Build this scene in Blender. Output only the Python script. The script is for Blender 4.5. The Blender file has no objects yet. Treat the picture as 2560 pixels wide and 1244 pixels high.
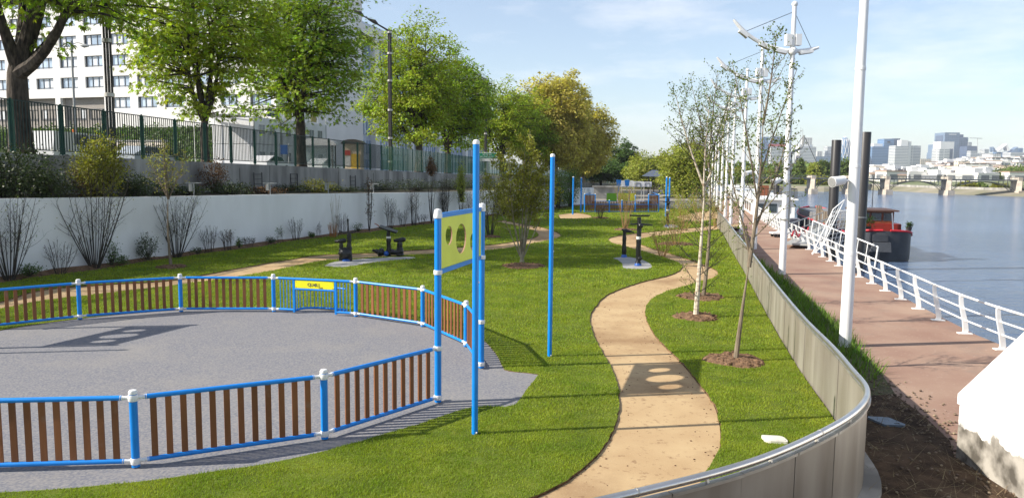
import bpy, math, random
import numpy as np
from mathutils import Vector, Matrix, Quaternion
from mathutils.geometry import delaunay_2d_cdt

# ------------------------------------------------------------------ camera, world, sun
SC = bpy.context.scene
COL = SC.collection
FOC, HOR, SLOPE, CAMH = 1900.0, 422.0, 0.010, 4.2          # measured from the photograph (2560 x 1244)
PITCH, ROLL = math.atan((622 - HOR) / FOC), math.atan(SLOPE)
FWD = np.array([0, math.cos(PITCH), -math.sin(PITCH)])
UP0 = np.array([0, math.sin(PITCH), math.cos(PITCH)])
RT0 = np.array([1.0, 0, 0])
CR = math.cos(ROLL) * RT0 + math.sin(ROLL) * UP0
CU = -math.sin(ROLL) * RT0 + math.cos(ROLL) * UP0
CAM = np.array([0, 0, CAMH])


def ray(x, y):
    return FWD + CR * (x - 1280) / FOC + CU * (622 - y) / FOC


def G(x, y, z=0.0):
    """place on the level z that the photograph shows at (x, y)"""
    d = ray(x, y)
    return CAM + d * ((z - CAMH) / d[2])


def AT(x, y, Y):
    """place at distance Y along the park"""
    d = ray(x, y)
    return CAM + d * (Y / d[1])


cam_d = bpy.data.cameras.new('camera')
cam = bpy.data.objects.new('camera', cam_d)
COL.objects.link(cam)
cam_d.sensor_fit = 'HORIZONTAL'
cam_d.sensor_width = 36.0
cam_d.lens = 36.0 * FOC / 2560.0
cam_d.clip_start = 0.1
cam_d.clip_end = 20000.0
cam.matrix_world = Matrix(((CR[0], CU[0], -FWD[0], 0), (CR[1], CU[1], -FWD[1], 0),
                           (CR[2], CU[2], -FWD[2], CAMH), (0, 0, 0, 1)))
SC.camera = cam

SUN_EL, SUN_SH = math.radians(34.5), math.radians(9.5)      # elevation, heading of the shadows from +X
SDIR = Vector((-math.cos(SUN_SH) * math.cos(SUN_EL), -math.sin(SUN_SH) * math.cos(SUN_EL), math.sin(SUN_EL)))
sun_d = bpy.data.lights.new('sun', 'SUN')
sun_d.energy = 5.0
sun_d.angle = math.radians(0.53)
sun_d.color = (1.0, 0.93, 0.82)
sun = bpy.data.objects.new('sun', sun_d)
COL.objects.link(sun)
sun.rotation_euler = SDIR.to_track_quat('Z', 'Y').to_euler()

world = bpy.data.worlds.new('World')
SC.world = world
world.use_nodes = True
wn, wl = world.node_tree.nodes, world.node_tree.links
wn.clear()
w_out = wn.new('ShaderNodeOutputWorld')
w_bg = wn.new('ShaderNodeBackground')
w_sky = wn.new('ShaderNodeTexSky')
w_sky.sky_type = 'NISHITA'
w_sky.sun_disc = False
w_sky.sun_elevation = SUN_EL
w_sky.sun_rotation = math.atan2(SDIR.x, SDIR.y)
w_sky.air_density = 1.0
w_sky.dust_density = 0.7
w_sky.ozone_density = 2.6
w_bg.inputs['Strength'].default_value = 0.104
w_tc = wn.new('ShaderNodeTexCoord')
w_map = wn.new('ShaderNodeMapping')
w_map.inputs['Scale'].default_value = (1.6, 1.6, 7.0)
w_map.inputs['Location'].default_value = (0.35, 0.2, 0.1)
w_no = wn.new('ShaderNodeTexNoise')
w_no.inputs['Scale'].default_value = 3.2
w_no.inputs['Detail'].default_value = 7.0
w_no.inputs['Roughness'].default_value = 0.62
w_cr = wn.new('ShaderNodeValToRGB')
w_cr.color_ramp.elements[0].position = 0.47
w_cr.color_ramp.elements[0].color = (0.16, 0.16, 0.16, 1)
w_cr.color_ramp.elements[1].position = 0.72
w_cr.color_ramp.elements[1].color = (0.50, 0.50, 0.50, 1)
w_mix = wn.new('ShaderNodeMixRGB')
w_mix.inputs['Color2'].default_value = (7.4, 7.3, 7.4, 1)
wl.new(w_tc.outputs['Generated'], w_map.inputs['Vector'])
wl.new(w_map.outputs['Vector'], w_no.inputs['Vector'])
wl.new(w_no.outputs['Fac'], w_cr.inputs['Fac'])
wl.new(w_cr.outputs['Color'], w_mix.inputs['Fac'])
wl.new(w_sky.outputs['Color'], w_mix.inputs['Color1'])
wl.new(w_mix.outputs['Color'], w_bg.inputs['Color'])
wl.new(w_bg.outputs['Background'], w_out.inputs['Surface'])

SC.view_settings.view_transform = 'Standard'
SC.view_settings.look = 'None'
SC.view_settings.exposure = 0.75
SC.view_settings.gamma = 1.0
SC.view_settings.use_curve_mapping = False
SC.cycles.max_bounces = 8
SC.cycles.transparent_max_bounces = 16
SC.cycles.volume_bounces = 0
SC.cycles.use_denoising = True

# ------------------------------------------------------------------ materials
MATS = {}


def mat(name, col, rough=0.7, var=0.12, scale=6.0, bump=0.0, bscale=None, metal=0.0, col2=None, spec=0.4,
        island=0.0, objvar=0.0, trans=0.0, alpha=1.0, detail=4.0, streak=None, fac=(0.35, 0.65)):
    """procedural surface: two tones mixed by noise, optional relief, per-leaf tone and light passing through"""
    if name in MATS:
        return MATS[name]
    m = bpy.data.materials.new(name)
    m.use_nodes = True
    n, l = m.node_tree.nodes, m.node_tree.links
    bs = n['Principled BSDF']
    out = n['Material Output']
    bs.inputs['Roughness'].default_value = rough
    bs.inputs['Metallic'].default_value = metal
    bs.inputs['Specular IOR Level'].default_value = spec
    c1 = np.array(col[:3])
    c2 = np.array(col2[:3]) if col2 is not None else np.clip(c1 * (1 - 2 * var), 0, 1)
    geo = n.new('ShaderNodeNewGeometry')
    vec = geo.outputs['Position']
    if streak is not None:
        mp = n.new('ShaderNodeMapping')
        mp.inputs['Scale'].default_value = streak
        l.new(vec, mp.inputs['Vector'])
        vec = mp.outputs['Vector']
    no = n.new('ShaderNodeTexNoise')
    no.inputs['Scale'].default_value = scale
    no.inputs['Detail'].default_value = detail
    l.new(vec, no.inputs['Vector'])
    ramp = n.new('ShaderNodeMapRange')
    ramp.inputs['From Min'].default_value = fac[0]
    ramp.inputs['From Max'].default_value = fac[1]
    l.new(no.outputs['Fac'], ramp.inputs['Value'])
    mx = n.new('ShaderNodeMixRGB')
    mx.inputs['Color1'].default_value = (*c2, 1)
    mx.inputs['Color2'].default_value = (*c1, 1)
    l.new(ramp.outputs['Result'], mx.inputs['Fac'])
    colour = mx.outputs['Color']
    if island:
        hs = n.new('ShaderNodeHueSaturation')
        mr = n.new('ShaderNodeMapRange')
        mr.inputs['To Min'].default_value = 1 - island
        mr.inputs['To Max'].default_value = 1 + island
        l.new(geo.outputs['Random Per Island'], mr.inputs['Value'])
        l.new(mr.outputs['Result'], hs.inputs['Value'])
        mh = n.new('ShaderNodeMapRange')
        mh.inputs['To Min'].default_value = 0.5 - island * 0.05
        mh.inputs['To Max'].default_value = 0.5 + island * 0.05
        l.new(geo.outputs['Random Per Island'], mh.inputs['Value'])
        l.new(mh.outputs['Result'], hs.inputs['Hue'])
        l.new(colour, hs.inputs['Color'])
        colour = hs.outputs['Color']
    if objvar:
        oi = n.new('ShaderNodeObjectInfo')
        hv_ = n.new('ShaderNodeHueSaturation')
        mo = n.new('ShaderNodeMapRange')
        mo.inputs['To Min'].default_value = 1 - objvar
        mo.inputs['To Max'].default_value = 1 + objvar
        l.new(oi.outputs['Random'], mo.inputs['Value'])
        l.new(mo.outputs['Result'], hv_.inputs['Value'])
        l.new(colour, hv_.inputs['Color'])
        colour = hv_.outputs['Color']
    l.new(colour, bs.inputs['Base Color'])
    if bump:
        nb = n.new('ShaderNodeTexNoise')
        nb.inputs['Scale'].default_value = bscale or scale * 4
        nb.inputs['Detail'].default_value = 5
        l.new(vec, nb.inputs['Vector'])
        bp = n.new('ShaderNodeBump')
        bp.inputs['Strength'].default_value = min(1.0, bump * 20)
        bp.inputs['Distance'].default_value = bump
        l.new(nb.outputs['Fac'], bp.inputs['Height'])
        l.new(bp.outputs['Normal'], bs.inputs['Normal'])
    if trans:
        tr = n.new('ShaderNodeBsdfTranslucent')
        bright = n.new('ShaderNodeMixRGB')
        bright.blend_type = 'MULTIPLY'
        bright.inputs['Fac'].default_value = 1.0
        bright.inputs['Color2'].default_value = (1.25, 1.35, 0.6, 1)
        l.new(colour, bright.inputs['Color1'])
        l.new(bright.outputs['Color'], tr.inputs['Color'])
        ms = n.new('ShaderNodeMixShader')
        ms.inputs['Fac'].default_value = trans
        l.new(bs.outputs['BSDF'], ms.inputs[1])
        l.new(tr.outputs['BSDF'], ms.inputs[2])
        l.new(ms.outputs['Shader'], out.inputs['Surface'])
    if alpha < 1:
        tp = n.new('ShaderNodeBsdfTransparent')
        ms = n.new('ShaderNodeMixShader')
        ms.inputs['Fac'].default_value = alpha
        l.new(tp.outputs['BSDF'], ms.inputs[1])
        l.new(bs.outputs['BSDF'], ms.inputs[2])
        l.new(ms.outputs['Shader'], out.inputs['Surface'])
    MATS[name] = m
    return m


def nodes_of(m):
    return m.node_tree.nodes, m.node_tree.links, m.node_tree.nodes['Principled BSDF']


def patches(m, layers):
    """further tones in patches over a material: (scale, from, to, colour, strength, height weight)"""
    n, l, b = nodes_of(m)
    src = b.inputs['Base Color'].links[0].from_socket
    tail = [q for q in l if q.from_socket == src]
    g = n.new('ShaderNodeNewGeometry')
    for sc_, lo, hi, colr, amount, zw in layers:
        no_ = n.new('ShaderNodeTexNoise')
        no_.inputs['Scale'].default_value = sc_
        no_.inputs['Detail'].default_value = 8
        no_.inputs['Roughness'].default_value = 0.6
        l.new(g.outputs['Position'], no_.inputs['Vector'])
        val = no_.outputs['Fac']
        if zw:
            sx = n.new('ShaderNodeSeparateXYZ')
            l.new(g.outputs['Position'], sx.inputs[0])
            ma = n.new('ShaderNodeMath')
            ma.operation = 'MULTIPLY_ADD'
            l.new(sx.outputs['Z'], ma.inputs[0])
            ma.inputs[1].default_value = zw
            l.new(val, ma.inputs[2])
            val = ma.outputs[0]
        r_ = n.new('ShaderNodeMapRange')
        r_.inputs['From Min'].default_value = lo
        r_.inputs['From Max'].default_value = hi
        r_.inputs['To Max'].default_value = amount
        l.new(val, r_.inputs['Value'])
        mx_ = n.new('ShaderNodeMixRGB')
        mx_.inputs['Color2'].default_value = (*colr, 1)
        l.new(r_.outputs['Result'], mx_.inputs['Fac'])
        l.new(src, mx_.inputs['Color1'])
        src = mx_.outputs['Color']
    for q in [(k.to_socket) for k in tail]:
        l.new(src, q)


# ------------------------------------------------------------------ mesh building
ORG = {}


class MB:
    def __init__(s):
        s.v, s.f, s.n = [], [], 0

    def add(s, v, f):
        v = np.asarray(v, float).reshape(-1, 3)
        s.v.append(v)
        for q in f:
            s.f.append(tuple(int(i) + s.n for i in q))
        s.n += len(v)
        return s

    def box(s, c, d, rz=0.0, ax=None):
        """box of size d around c, turned by rz (or by three axes ax)"""
        h = np.array(d, float) / 2
        p = np.array([[i, j, k] for i in (-1, 1) for j in (-1, 1) for k in (-1, 1)], float) * h
        if ax is None:
            ca, sa = math.cos(rz), math.sin(rz)
            R = np.array([[ca, sa, 0], [-sa, ca, 0], [0, 0, 1]])
        else:
            R = np.array(ax, float)
        s.add(p @ R + np.array(c, float), [(0, 1, 3, 2), (4, 6, 7, 5), (0, 4, 5, 1), (2, 3, 7, 6), (0, 2, 6, 4), (1, 5, 7, 3)])
        return s

    def bar(s, a, b, w, h, up=(0, 0, 1)):
        """straight bar a-b with section w x h"""
        a, b = np.array(a, float), np.array(b, float)
        d = b - a
        L = np.linalg.norm(d)
        d = d / L
        u = np.array(up, float)
        x = np.cross(d, u)
        if np.linalg.norm(x) < 1e-5:
            x = np.cross(d, [0, 1, 0])
        x /= np.linalg.norm(x)
        z = np.cross(x, d)
        return s.box((a + b) / 2, (w, L, h), ax=(x, d, z))

    def tube(s, pts, r, n=8, cap=True):
        P = np.asarray(pts, float)
        k = len(P)
        r = np.full(k, r, float) if np.isscalar(r) else np.asarray(r, float)
        T = np.zeros_like(P)
        T[1:-1] = P[2:] - P[:-2]
        T[0] = P[1] - P[0]
        T[-1] = P[-1] - P[-2]
        T /= np.linalg.norm(T, axis=1)[:, None] + 1e-12
        ref = np.array([0, 0, 1.0]) if abs(T[:, 2]).mean() < 0.8 else np.array([1.0, 0, 0])
        X = np.cross(T, ref)
        X /= np.linalg.norm(X, axis=1)[:, None] + 1e-12
        Y = np.cross(T, X)
        a = np.arange(n) * 2 * math.pi / n
        V = P[:, None] + r[:, None, None] * (np.cos(a)[None, :, None] * X[:, None] + np.sin(a)[None, :, None] * Y[:, None])
        F = []
        for i in range(k - 1):
            for j in range(n):
                j2 = (j + 1) % n
                F.append((i * n + j, i * n + j2, (i + 1) * n + j2, (i + 1) * n + j))
        if cap:
            F.append(tuple(range(n)))
            F.append(tuple(range((k - 1) * n, k * n))[::-1])
        return s.add(V.reshape(-1, 3), F)

    def lathe(s, c, prof, n=12, cap=True):
        """profile [(r, z)...] turned about the upright through c"""
        return s.tube([(c[0], c[1], c[2] + z) for _, z in prof], [r for r, _ in prof], n, cap)

    def prism(s, poly, z0, z1):
        """upright prism over a flat outline; z0, z1 may be lists"""
        k = len(poly)
        z0 = [z0] * k if np.isscalar(z0) else z0
        z1 = [z1] * k if np.isscalar(z1) else z1
        V = [(p[0], p[1], z0[i]) for i, p in enumerate(poly)] + [(p[0], p[1], z1[i]) for i, p in enumerate(poly)]
        F = [tuple(range(k))[::-1], tuple(range(k, 2 * k))]
        F += [(i, (i + 1) % k, k + (i + 1) % k, k + i) for i in range(k)]
        return s.add(V, F)

    def plate(s, poly, a, u, w, t):
        """flat outline [(p, q)...] in the plane a + p*u + q*w, thickness t along u x w"""
        a, u, w = (np.array(q, float) for q in (a, u, w))
        nn = np.cross(u, w)
        k = len(poly)
        V = [a + p * u + q * w - nn * t / 2 for p, q in poly] + [a + p * u + q * w + nn * t / 2 for p, q in poly]
        F = [tuple(range(k))[::-1], tuple(range(k, 2 * k))]
        F += [(i, (i + 1) % k, k + (i + 1) % k, k + i) for i in range(k)]
        return s.add(V, F)

    def ball(s, c, r, n=8, sq=1.0):
        prof = [(max(1e-3, r * math.sin(t)), -r * sq * math.cos(t)) for t in np.linspace(0.02, math.pi - 0.02, max(5, n // 2 + 2))]
        return s.lathe(c, prof, n)

    def arrays(s):
        return np.concatenate(s.v) if s.v else np.zeros((0, 3)), s.f

    def mesh(s, name, material, smooth=False, off=None):
        v, f = s.arrays()
        if off is not None:
            v = v - np.asarray(off, float)
        me = bpy.data.meshes.new(name)
        me.from_pydata(v.tolist(), [], f)
        me.materials.append(material)
        if smooth:
            me.shade_smooth() if smooth == 'all' else me.set_sharp_from_angle(angle=math.radians(38))
        me.update()
        return me

    def build(s, name, material, parent=None, smooth=True, **kw):
        if parent is None:
            v, _ = s.arrays()
            off = np.array([(v[:, 0].min() + v[:, 0].max()) / 2, (v[:, 1].min() + v[:, 1].max()) / 2, v[:, 2].min()])
        else:
            off = ORG[parent.name]
        me = s.mesh(name, material, smooth, off)
        o = bpy.data.objects.new(name, me)
        COL.objects.link(o)
        ORG[o.name] = off
        if parent is None:
            o.location = off
        else:
            o.parent = parent
        tag(o, **kw)
        return o


def tag(o, label=None, cat=None, group=None, kind=None):
    for k, v in (('label', label), ('category', cat), ('group', group), ('kind', kind)):
        if v:
            o[k] = v
    return o


def thing(name, label, cat, loc=(0, 0, 0), group=None):
    o = bpy.data.objects.new(name, None)
    o.empty_display_size = 0.2
    COL.objects.link(o)
    o.location = loc
    ORG[o.name] = np.array(loc, float)
    return tag(o, label, cat, group)


def copy_thing(o, loc, rz=0.0, label=None, parent=None, scale=None):
    c = o.copy()
    COL.objects.link(c)
    if parent is None:
        c.location = loc
        c.rotation_euler = (0, 0, rz)
        if scale:
            c.scale = (scale,) * 3
        if label:
            c['label'] = label
    else:
        c.parent = parent
    for ch in list(o.children):
        copy_thing(ch, None, parent=c)
    return c


def link_piece(name, me, parent, loc, rz=0.0):
    """one of many alike pieces sharing a mesh"""
    o = bpy.data.objects.new(name, me)
    COL.objects.link(o)
    o.parent = parent
    o.location = np.asarray(loc, float) - ORG[parent.name]
    o.rotation_euler = (0, 0, rz)
    ORG[o.name] = ORG[parent.name]
    return o


def raw_mesh(name, V, F, k):
    """fast mesh of n-gons of k corners from arrays"""
    V = np.asarray(V, np.float32)
    F = np.asarray(F, np.int32)
    me = bpy.data.meshes.new(name)
    me.vertices.add(len(V))
    me.vertices.foreach_set('co', V.ravel())
    me.loops.add(F.size)
    me.loops.foreach_set('vertex_index', F.ravel())
    me.polygons.add(len(F))
    me.polygons.foreach_set('loop_start', np.arange(0, F.size, k, dtype=np.int32))
    me.update(calc_edges=True)
    return me


def spline(P, n=8):
    """smooth curve through points"""
    P = np.asarray(P, float)
    Q = np.vstack([2 * P[0] - P[1], P, 2 * P[-1] - P[-2]])
    out = []
    for i in range(1, len(Q) - 2):
        t = np.linspace(0, 1, n, endpoint=False)[:, None]
        a, b, c, d = Q[i - 1], Q[i], Q[i + 1], Q[i + 2]
        out.append(0.5 * (2 * b + (c - a) * t + (2 * a - 5 * b + 4 * c - d) * t ** 2 + (3 * b - a - 3 * c + d) * t ** 3))
    out.append(P[-1:])
    return np.vstack(out)


def along(P, step):
    """points at equal steps along a polyline"""
    P = np.asarray(P, float)
    L = np.r_[0, np.cumsum(np.linalg.norm(np.diff(P, axis=0), axis=1))]
    k = max(1, int(round(L[-1] / step)))
    s = np.linspace(0, L[-1], k + 1)
    return np.stack([np.interp(s, L, P[:, i]) for i in range(P.shape[1])], 1)


def inside(poly, pts):
    """which points lie inside a flat outline"""
    x, y = pts[:, 0], pts[:, 1]
    res = np.zeros(len(pts), bool)
    k = len(poly)
    for i in range(k):
        x1, y1 = poly[i][:2]
        x2, y2 = poly[(i + 1) % k][:2]
        if y1 == y2:
            continue
        c = (y1 > y) != (y2 > y)
        res ^= c & (x < (x2 - x1) * (y - y1) / (y2 - y1) + x1)
    return res


def text_mesh(s, size, thick=0.004):
    cu = bpy.data.curves.new('lettering', 'FONT')
    cu.body = s
    cu.size = size
    cu.extrude = thick
    cu.align_x = 'LEFT'
    ob = bpy.data.objects.new('lettering', cu)
    COL.objects.link(ob)
    dg = bpy.context.evaluated_depsgraph_get()
    me = bpy.data.meshes.new_from_object(ob.evaluated_get(dg))
    bpy.data.objects.remove(ob)
    bpy.data.curves.remove(cu)
    return me


def lettering(parent, s, size, at, u, w, material, thick=0.004):
    """flat writing at a point, reading along u with w upward"""
    me = text_mesh(s, size, thick)
    me.materials.clear()
    me.materials.append(material)
    o = bpy.data.objects.new('lettering', me)
    COL.objects.link(o)
    o.parent = parent
    u, w = Vector(u).normalized(), Vector(w).normalized()
    nn = u.cross(w)
    a = Vector(at) - Vector(ORG[parent.name])
    o.matrix_local = Matrix(((u.x, w.x, nn.x, a.x), (u.y, w.y, nn.y, a.y), (u.z, w.z, nn.z, a.z), (0, 0, 0, 1)))
    return o

# ------------------------------------------------------------------ colours
m_sand = mat('sand_path', (0.47, 0.345, 0.195), 0.95, scale=0.9, col2=(0.37, 0.25, 0.135), bump=0.012, bscale=26, spec=0.1, detail=9, fac=(0.28, 0.68))
m_turf = mat('turf', (0.13, 0.165, 0.025), 0.95, scale=1.3, col2=(0.075, 0.105, 0.018), bump=0.02, bscale=60, spec=0.1, detail=8)
m_soil = mat('soil', (0.235, 0.145, 0.085), 1.0, scale=9, col2=(0.10, 0.06, 0.038), bump=0.05, bscale=22, spec=0.1, detail=8)
m_earth = mat('trodden_earth', (0.115, 0.076, 0.048), 1.0, scale=2.6, col2=(0.042, 0.028, 0.019), bump=0.035, bscale=26, spec=0.1, detail=10)
m_court = mat('rubber_floor', (0.245, 0.235, 0.23), 0.95, scale=26, col2=(0.135, 0.143, 0.172), bump=0.006, bscale=120, spec=0.15, detail=4)
m_quay = mat('quay_asphalt', (0.335, 0.232, 0.172), 0.95, scale=0.5, col2=(0.245, 0.145, 0.11), bump=0.006, bscale=60, spec=0.15, detail=9, fac=(0.3, 0.66))
m_concrete = mat('concrete', (0.40, 0.385, 0.35), 0.9, scale=0.9, col2=(0.22, 0.215, 0.20), bump=0.008, bscale=18, spec=0.2, detail=9, streak=(1, 1, 0.25))
m_concrete_dark = mat('old_concrete', (0.38, 0.37, 0.34), 0.95, scale=0.8, col2=(0.17, 0.165, 0.155), bump=0.012, bscale=12, detail=10, streak=(1, 1, 0.22), spec=0.15)
m_whitewall = mat('white_render', (0.80, 0.80, 0.80), 0.85, scale=0.6, col2=(0.70, 0.70, 0.69), bump=0.002, bscale=40, detail=7, spec=0.2, streak=(1, 1, 0.3))
m_pad = mat('pad_concrete', (0.35, 0.345, 0.335), 0.9, scale=3, col2=(0.25, 0.25, 0.245), bump=0.003, bscale=60)
m_street = mat('street_asphalt', (0.085, 0.082, 0.08), 0.9, scale=2, var=0.2, bump=0.004)
m_ground = mat('bare_ground', (0.17, 0.13, 0.085), 1.0, scale=0.5, col2=(0.09, 0.10, 0.04), detail=8, spec=0.1)
m_blade = mat('grass_blade', (0.285, 0.335, 0.030), 0.6, scale=1.1, col2=(0.17, 0.245, 0.020), island=0.35, trans=0.40, spec=0.25, detail=6)
m_blade2 = mat('tall_grass_blade', (0.17, 0.26, 0.035), 0.6, scale=1.5, col2=(0.075, 0.15, 0.02), island=0.35, trans=0.35, spec=0.25)

patches(m_sand, [(0.30, 0.50, 0.68, (0.20, 0.115, 0.06), 0.75, 0), (9.0, 0.58, 0.68, (0.22, 0.135, 0.075), 0.75, 0), (60.0, 0.58, 0.75, (0.60, 0.47, 0.30), 0.75, 0)])
patches(m_blade, [(0.22, 0.50, 0.72, (0.33, 0.31, 0.05), 0.4, 0), (2.6, 0.58, 0.72, (0.30, 0.25, 0.07), 0.35, 0)])
patches(m_court, [(0.5, 0.48, 0.72, (0.26, 0.245, 0.225), 0.5, 0), (3.0, 0.62, 0.75, (0.15, 0.14, 0.13), 0.4, 0)])
patches(m_whitewall, [(0.25, 0.56, 0.75, (0.58, 0.57, 0.55), 0.6, 0)])
patches(m_quay, [(0.9, 0.56, 0.72, (0.22, 0.17, 0.14), 0.5, 0), (14.0, 0.60, 0.74, (0.55, 0.47, 0.40), 0.5, 0)])

# ------------------------------------------------------------------ lines measured on the ground
WALL = np.array([(-25.2, 10.0, 3.3), (-21.9, 18.6, 3.12), (-18.58, 27.3, 2.95), (-15.67, 35.2, 2.78), (-12.4, 44.3, 2.62),
                 (-8.7, 53.2, 2.45), (-5.6, 60.5, 2.31), (-0.8, 71.0, 2.2), (4.75, 82.8, 2.1), (10.0, 94.0, 2.0)])
GUARD_K = [(15.6, 58.0), (13.75, 49.15), (11.6, 39.9), (9.72, 31.55), (7.52, 22.06), (6.22, 16.2), (5.66, 13.25), (5.33, 11.75),
           (5.06, 10.65), (4.57, 9.8), (3.79, 8.93), (2.61, 7.92), (1.27, 7.12), (-0.6, 6.2), (-3.0, 5.2)]
GUARD = spline(GUARD_K, 6)
RAIL_K = [(12.0, 9.5), (12.12, 11.4), (12.22, 13.3), (12.32, 15.2), (12.42, 17.1), (12.50, 19.0), (12.68, 20.9), (12.99, 22.8),
          (13.39, 24.7), (13.76, 26.56), (14.13, 28.45), (14.48, 30.3), (14.83, 32.2), (15.2, 34.1), (17.1, 43.6), (19.3, 54.0),
          (21.6, 64.0), (26.4, 85.0), (31, 106), (36, 126.0), (48, 180), (62, 240.0)]
QZ = -0.25            # quay level
WZ = -2.3             # river level


def quay_x(y):
    k = np.array(RAIL_K)
    return np.interp(y, k[:, 1], k[:, 0])


def fence_x(y):
    return -28.0 + 0.24 * y


def street_z(y):
    return 5.21 - 0.0187 * y - 0.006 * np.maximum(0, y - 100)


def sheet(name, poly, z, material, kind='structure', t=0.0):
    mb = MB()
    if t:
        mb.prism(poly, z - t, z)
    else:
        mb.add([(p[0], p[1], z if np.isscalar(z) else z[i]) for i, p in enumerate(poly)], [tuple(range(len(poly)))])
    return mb.build(name, material, smooth=False, kind=kind)


def gpoly(px, z=0.0, n=6):
    return spline([G(x, y, z)[:2] for x, y in px], n)


# paths: left and right edges as seen
p1L = np.vstack([[(-2.6, 7.2), (-1.0, 8.6)], gpoly([(1330, 1244), (1430, 1190), (1520, 1100), (1548, 1010), (1534, 930), (1492, 855), (1475, 800), (1485, 770),
             (1520, 735), (1600, 705), (1680, 685), (1705, 662), (1655, 641), (1570, 617), (1527, 605), (1525, 594), (1570, 585), (1650, 577), (1720, 570), (1800, 562), (1860, 556)])])
p1R = np.vstack([[(-1.6, 6.3), (0.6, 7.5), (2.0, 8.6)], gpoly([(1760, 1180), (1800, 1110), (1790, 1020), (1750, 960), (1700, 900), (1640, 840), (1615, 790), (1620, 755), (1660, 730),
             (1740, 706), (1790, 690), (1785, 672), (1705, 642), (1622, 618), (1590, 602), (1622, 592), (1700, 583), (1760, 577), (1860, 567)])])
PATH1 = np.vstack([p1L, p1R[::-1]])
p2N = gpoly([(-160, 800), (0, 772), (108, 750), (281, 730), (408, 716), (480, 706), (600, 690), (700, 672), (800, 652), (900, 645), (1000, 638), (1220, 625), (1340, 606), (1398, 592),
             (1392, 580), (1350, 567), (1300, 558), (1260, 550)])
p2F = gpoly([(-160, 775), (0, 753), (108, 723), (281, 709), (430, 699), (600, 669), (700, 652), (800, 637), (900, 633), (1000, 627), (1220, 612), (1320, 597), (1345, 588), (1338, 578), (1310, 569), (1280, 562), (1240, 553)])
PATH2 = np.vstack([p2N, p2F[::-1]])
PATH3 = gpoly([(1395, 536), (1440, 532), (1475, 538), (1470, 545), (1400, 546)], n=4)
PATH4 = gpoly([(1690, 541), (1740, 530), (1790, 526), (1800, 540), (1760, 552), (1700, 552)], n=4)

CC, CRAD = np.array([-7.22, 15.96]), 6.19
court_px = [(0, 1230), (188, 1218), (399, 1197), (516, 1179), (640, 1163), (781, 1134), (903, 1101), (969, 1082), (1060, 1055), (1140, 1026), (1200, 1012), (1283, 1017),
            (1348, 933), (1262, 926), (1248, 897), (1232, 873), (1210, 850)]
COURT = [tuple(G(x, y)[:2]) for x, y in court_px]
for a in np.radians(np.arange(20, 251, 6.0)):
    COURT.append((CC[0] + (CRAD + 0.35) * math.cos(a), CC[1] + (CRAD + 0.32) * math.sin(a)))
COURT = np.array(COURT)

PADS = {'left': gpoly([(812, 664), (830, 656), (870, 650), (940, 645), (1010, 642), (1040, 645), (990, 650), (930, 656), (880, 665), (845, 668)], n=4),
        'right': gpoly([(1532, 645), (1560, 642), (1588, 645), (1612, 652), (1628, 662), (1626, 670), (1598, 672), (1560, 670), (1556, 660), (1545, 650)], n=4),
        'far': gpoly([(1657, 566), (1675, 561), (1690, 563), (1696, 567), (1680, 570), (1662, 569)], n=4)}
SOILS = [(G(1308, 665), 0.98), (G(1740, 792), 0.66), (G(1752, 742), 0.78), (G(1838, 900), 0.67), (G(428, 668), 0.62), (G(1225, 592), 0.7),
         (G(1565, 574), 0.9), (G(1500, 545), 0.7), (G(1690, 610), 1.0)]
rng = np.random.default_rng(5)
SOIL_POLYS = []
for c, r in SOILS:
    a = np.linspace(0, 2 * math.pi, 26, endpoint=False)
    rr = r * (1 + 0.08 * np.sin(3 * a + c[0]) + rng.normal(0, 0.035, 26))
    SOIL_POLYS.append(np.stack([c[0] + rr * np.cos(a), c[1] + rr * np.sin(a)], 1))
wn_ = spline(WALL[:, :2], 5)
wd = np.gradient(wn_, axis=0)
wd /= np.linalg.norm(wd, axis=1)[:, None]
wnorm = np.stack([wd[:, 1], -wd[:, 0]], 1)                 # towards the river
bedw = 0.55 + 0.35 * np.sin(np.arange(len(wn_)) * 1.7) * np.sin(np.arange(len(wn_)) * 0.6) + rng.normal(0, 0.08, len(wn_))
BED_EDGE = wn_ + wnorm * np.clip(bedw, 0.3, 1.1)[:, None]

# lawn outline: planting bed along the wall, far end, guard wall, near end
guard_in = GUARD + 0.0
far_end = [(12.5, 92.0), (24.0, 90.0)]
LAWN_OUT = np.vstack([BED_EDGE, far_end, guard_in, [(-6, 4.6), (-24, 6.0)]])
HOLES = [PATH1, PATH2, PATH3, PATH4, COURT] + list(PADS.values()) + SOIL_POLYS


def wobble(poly, amp, step):
    """slightly uneven cut edge"""
    P = along(np.vstack([poly, poly[:1]]), step)[:-1]
    return P + np.random.default_rng(len(P)).normal(0, amp, P.shape)


HOLES = [wobble(PATH1, 0.012, 0.22), wobble(PATH2, 0.02, 0.4), PATH3, PATH4, wobble(COURT, 0.006, 0.3)] + list(PADS.values()) + SOIL_POLYS
vs, es = [], []
for poly in [LAWN_OUT] + HOLES:
    b = len(vs)
    vs += [Vector((float(p[0]), float(p[1]))) for p in poly]
    es += [(b + i, b + (i + 1) % len(poly)) for i in range(len(poly))]
cv, ce, cf, _, _, _ = delaunay_2d_cdt(vs, es, [], 0, 1e-4)
cv = np.array([(v.x, v.y) for v in cv])
cf = np.array([list(f) for f in cf])
cen = cv[cf].mean(1)
keep = inside(LAWN_OUT, cen)
for h in HOLES:
    keep &= ~inside(h, cen)
lf = cf[keep]
edges = {}
for t in lf:
    for i in range(3):
        a, b = int(t[i]), int(t[(i + 1) % 3])
        edges[(a, b)] = 1
mb = MB()
mb.add(np.c_[cv, np.zeros(len(cv))], lf.tolist())
lawn = mb.build('lawn', m_turf, smooth=False, kind='structure')
mb = MB()
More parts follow.
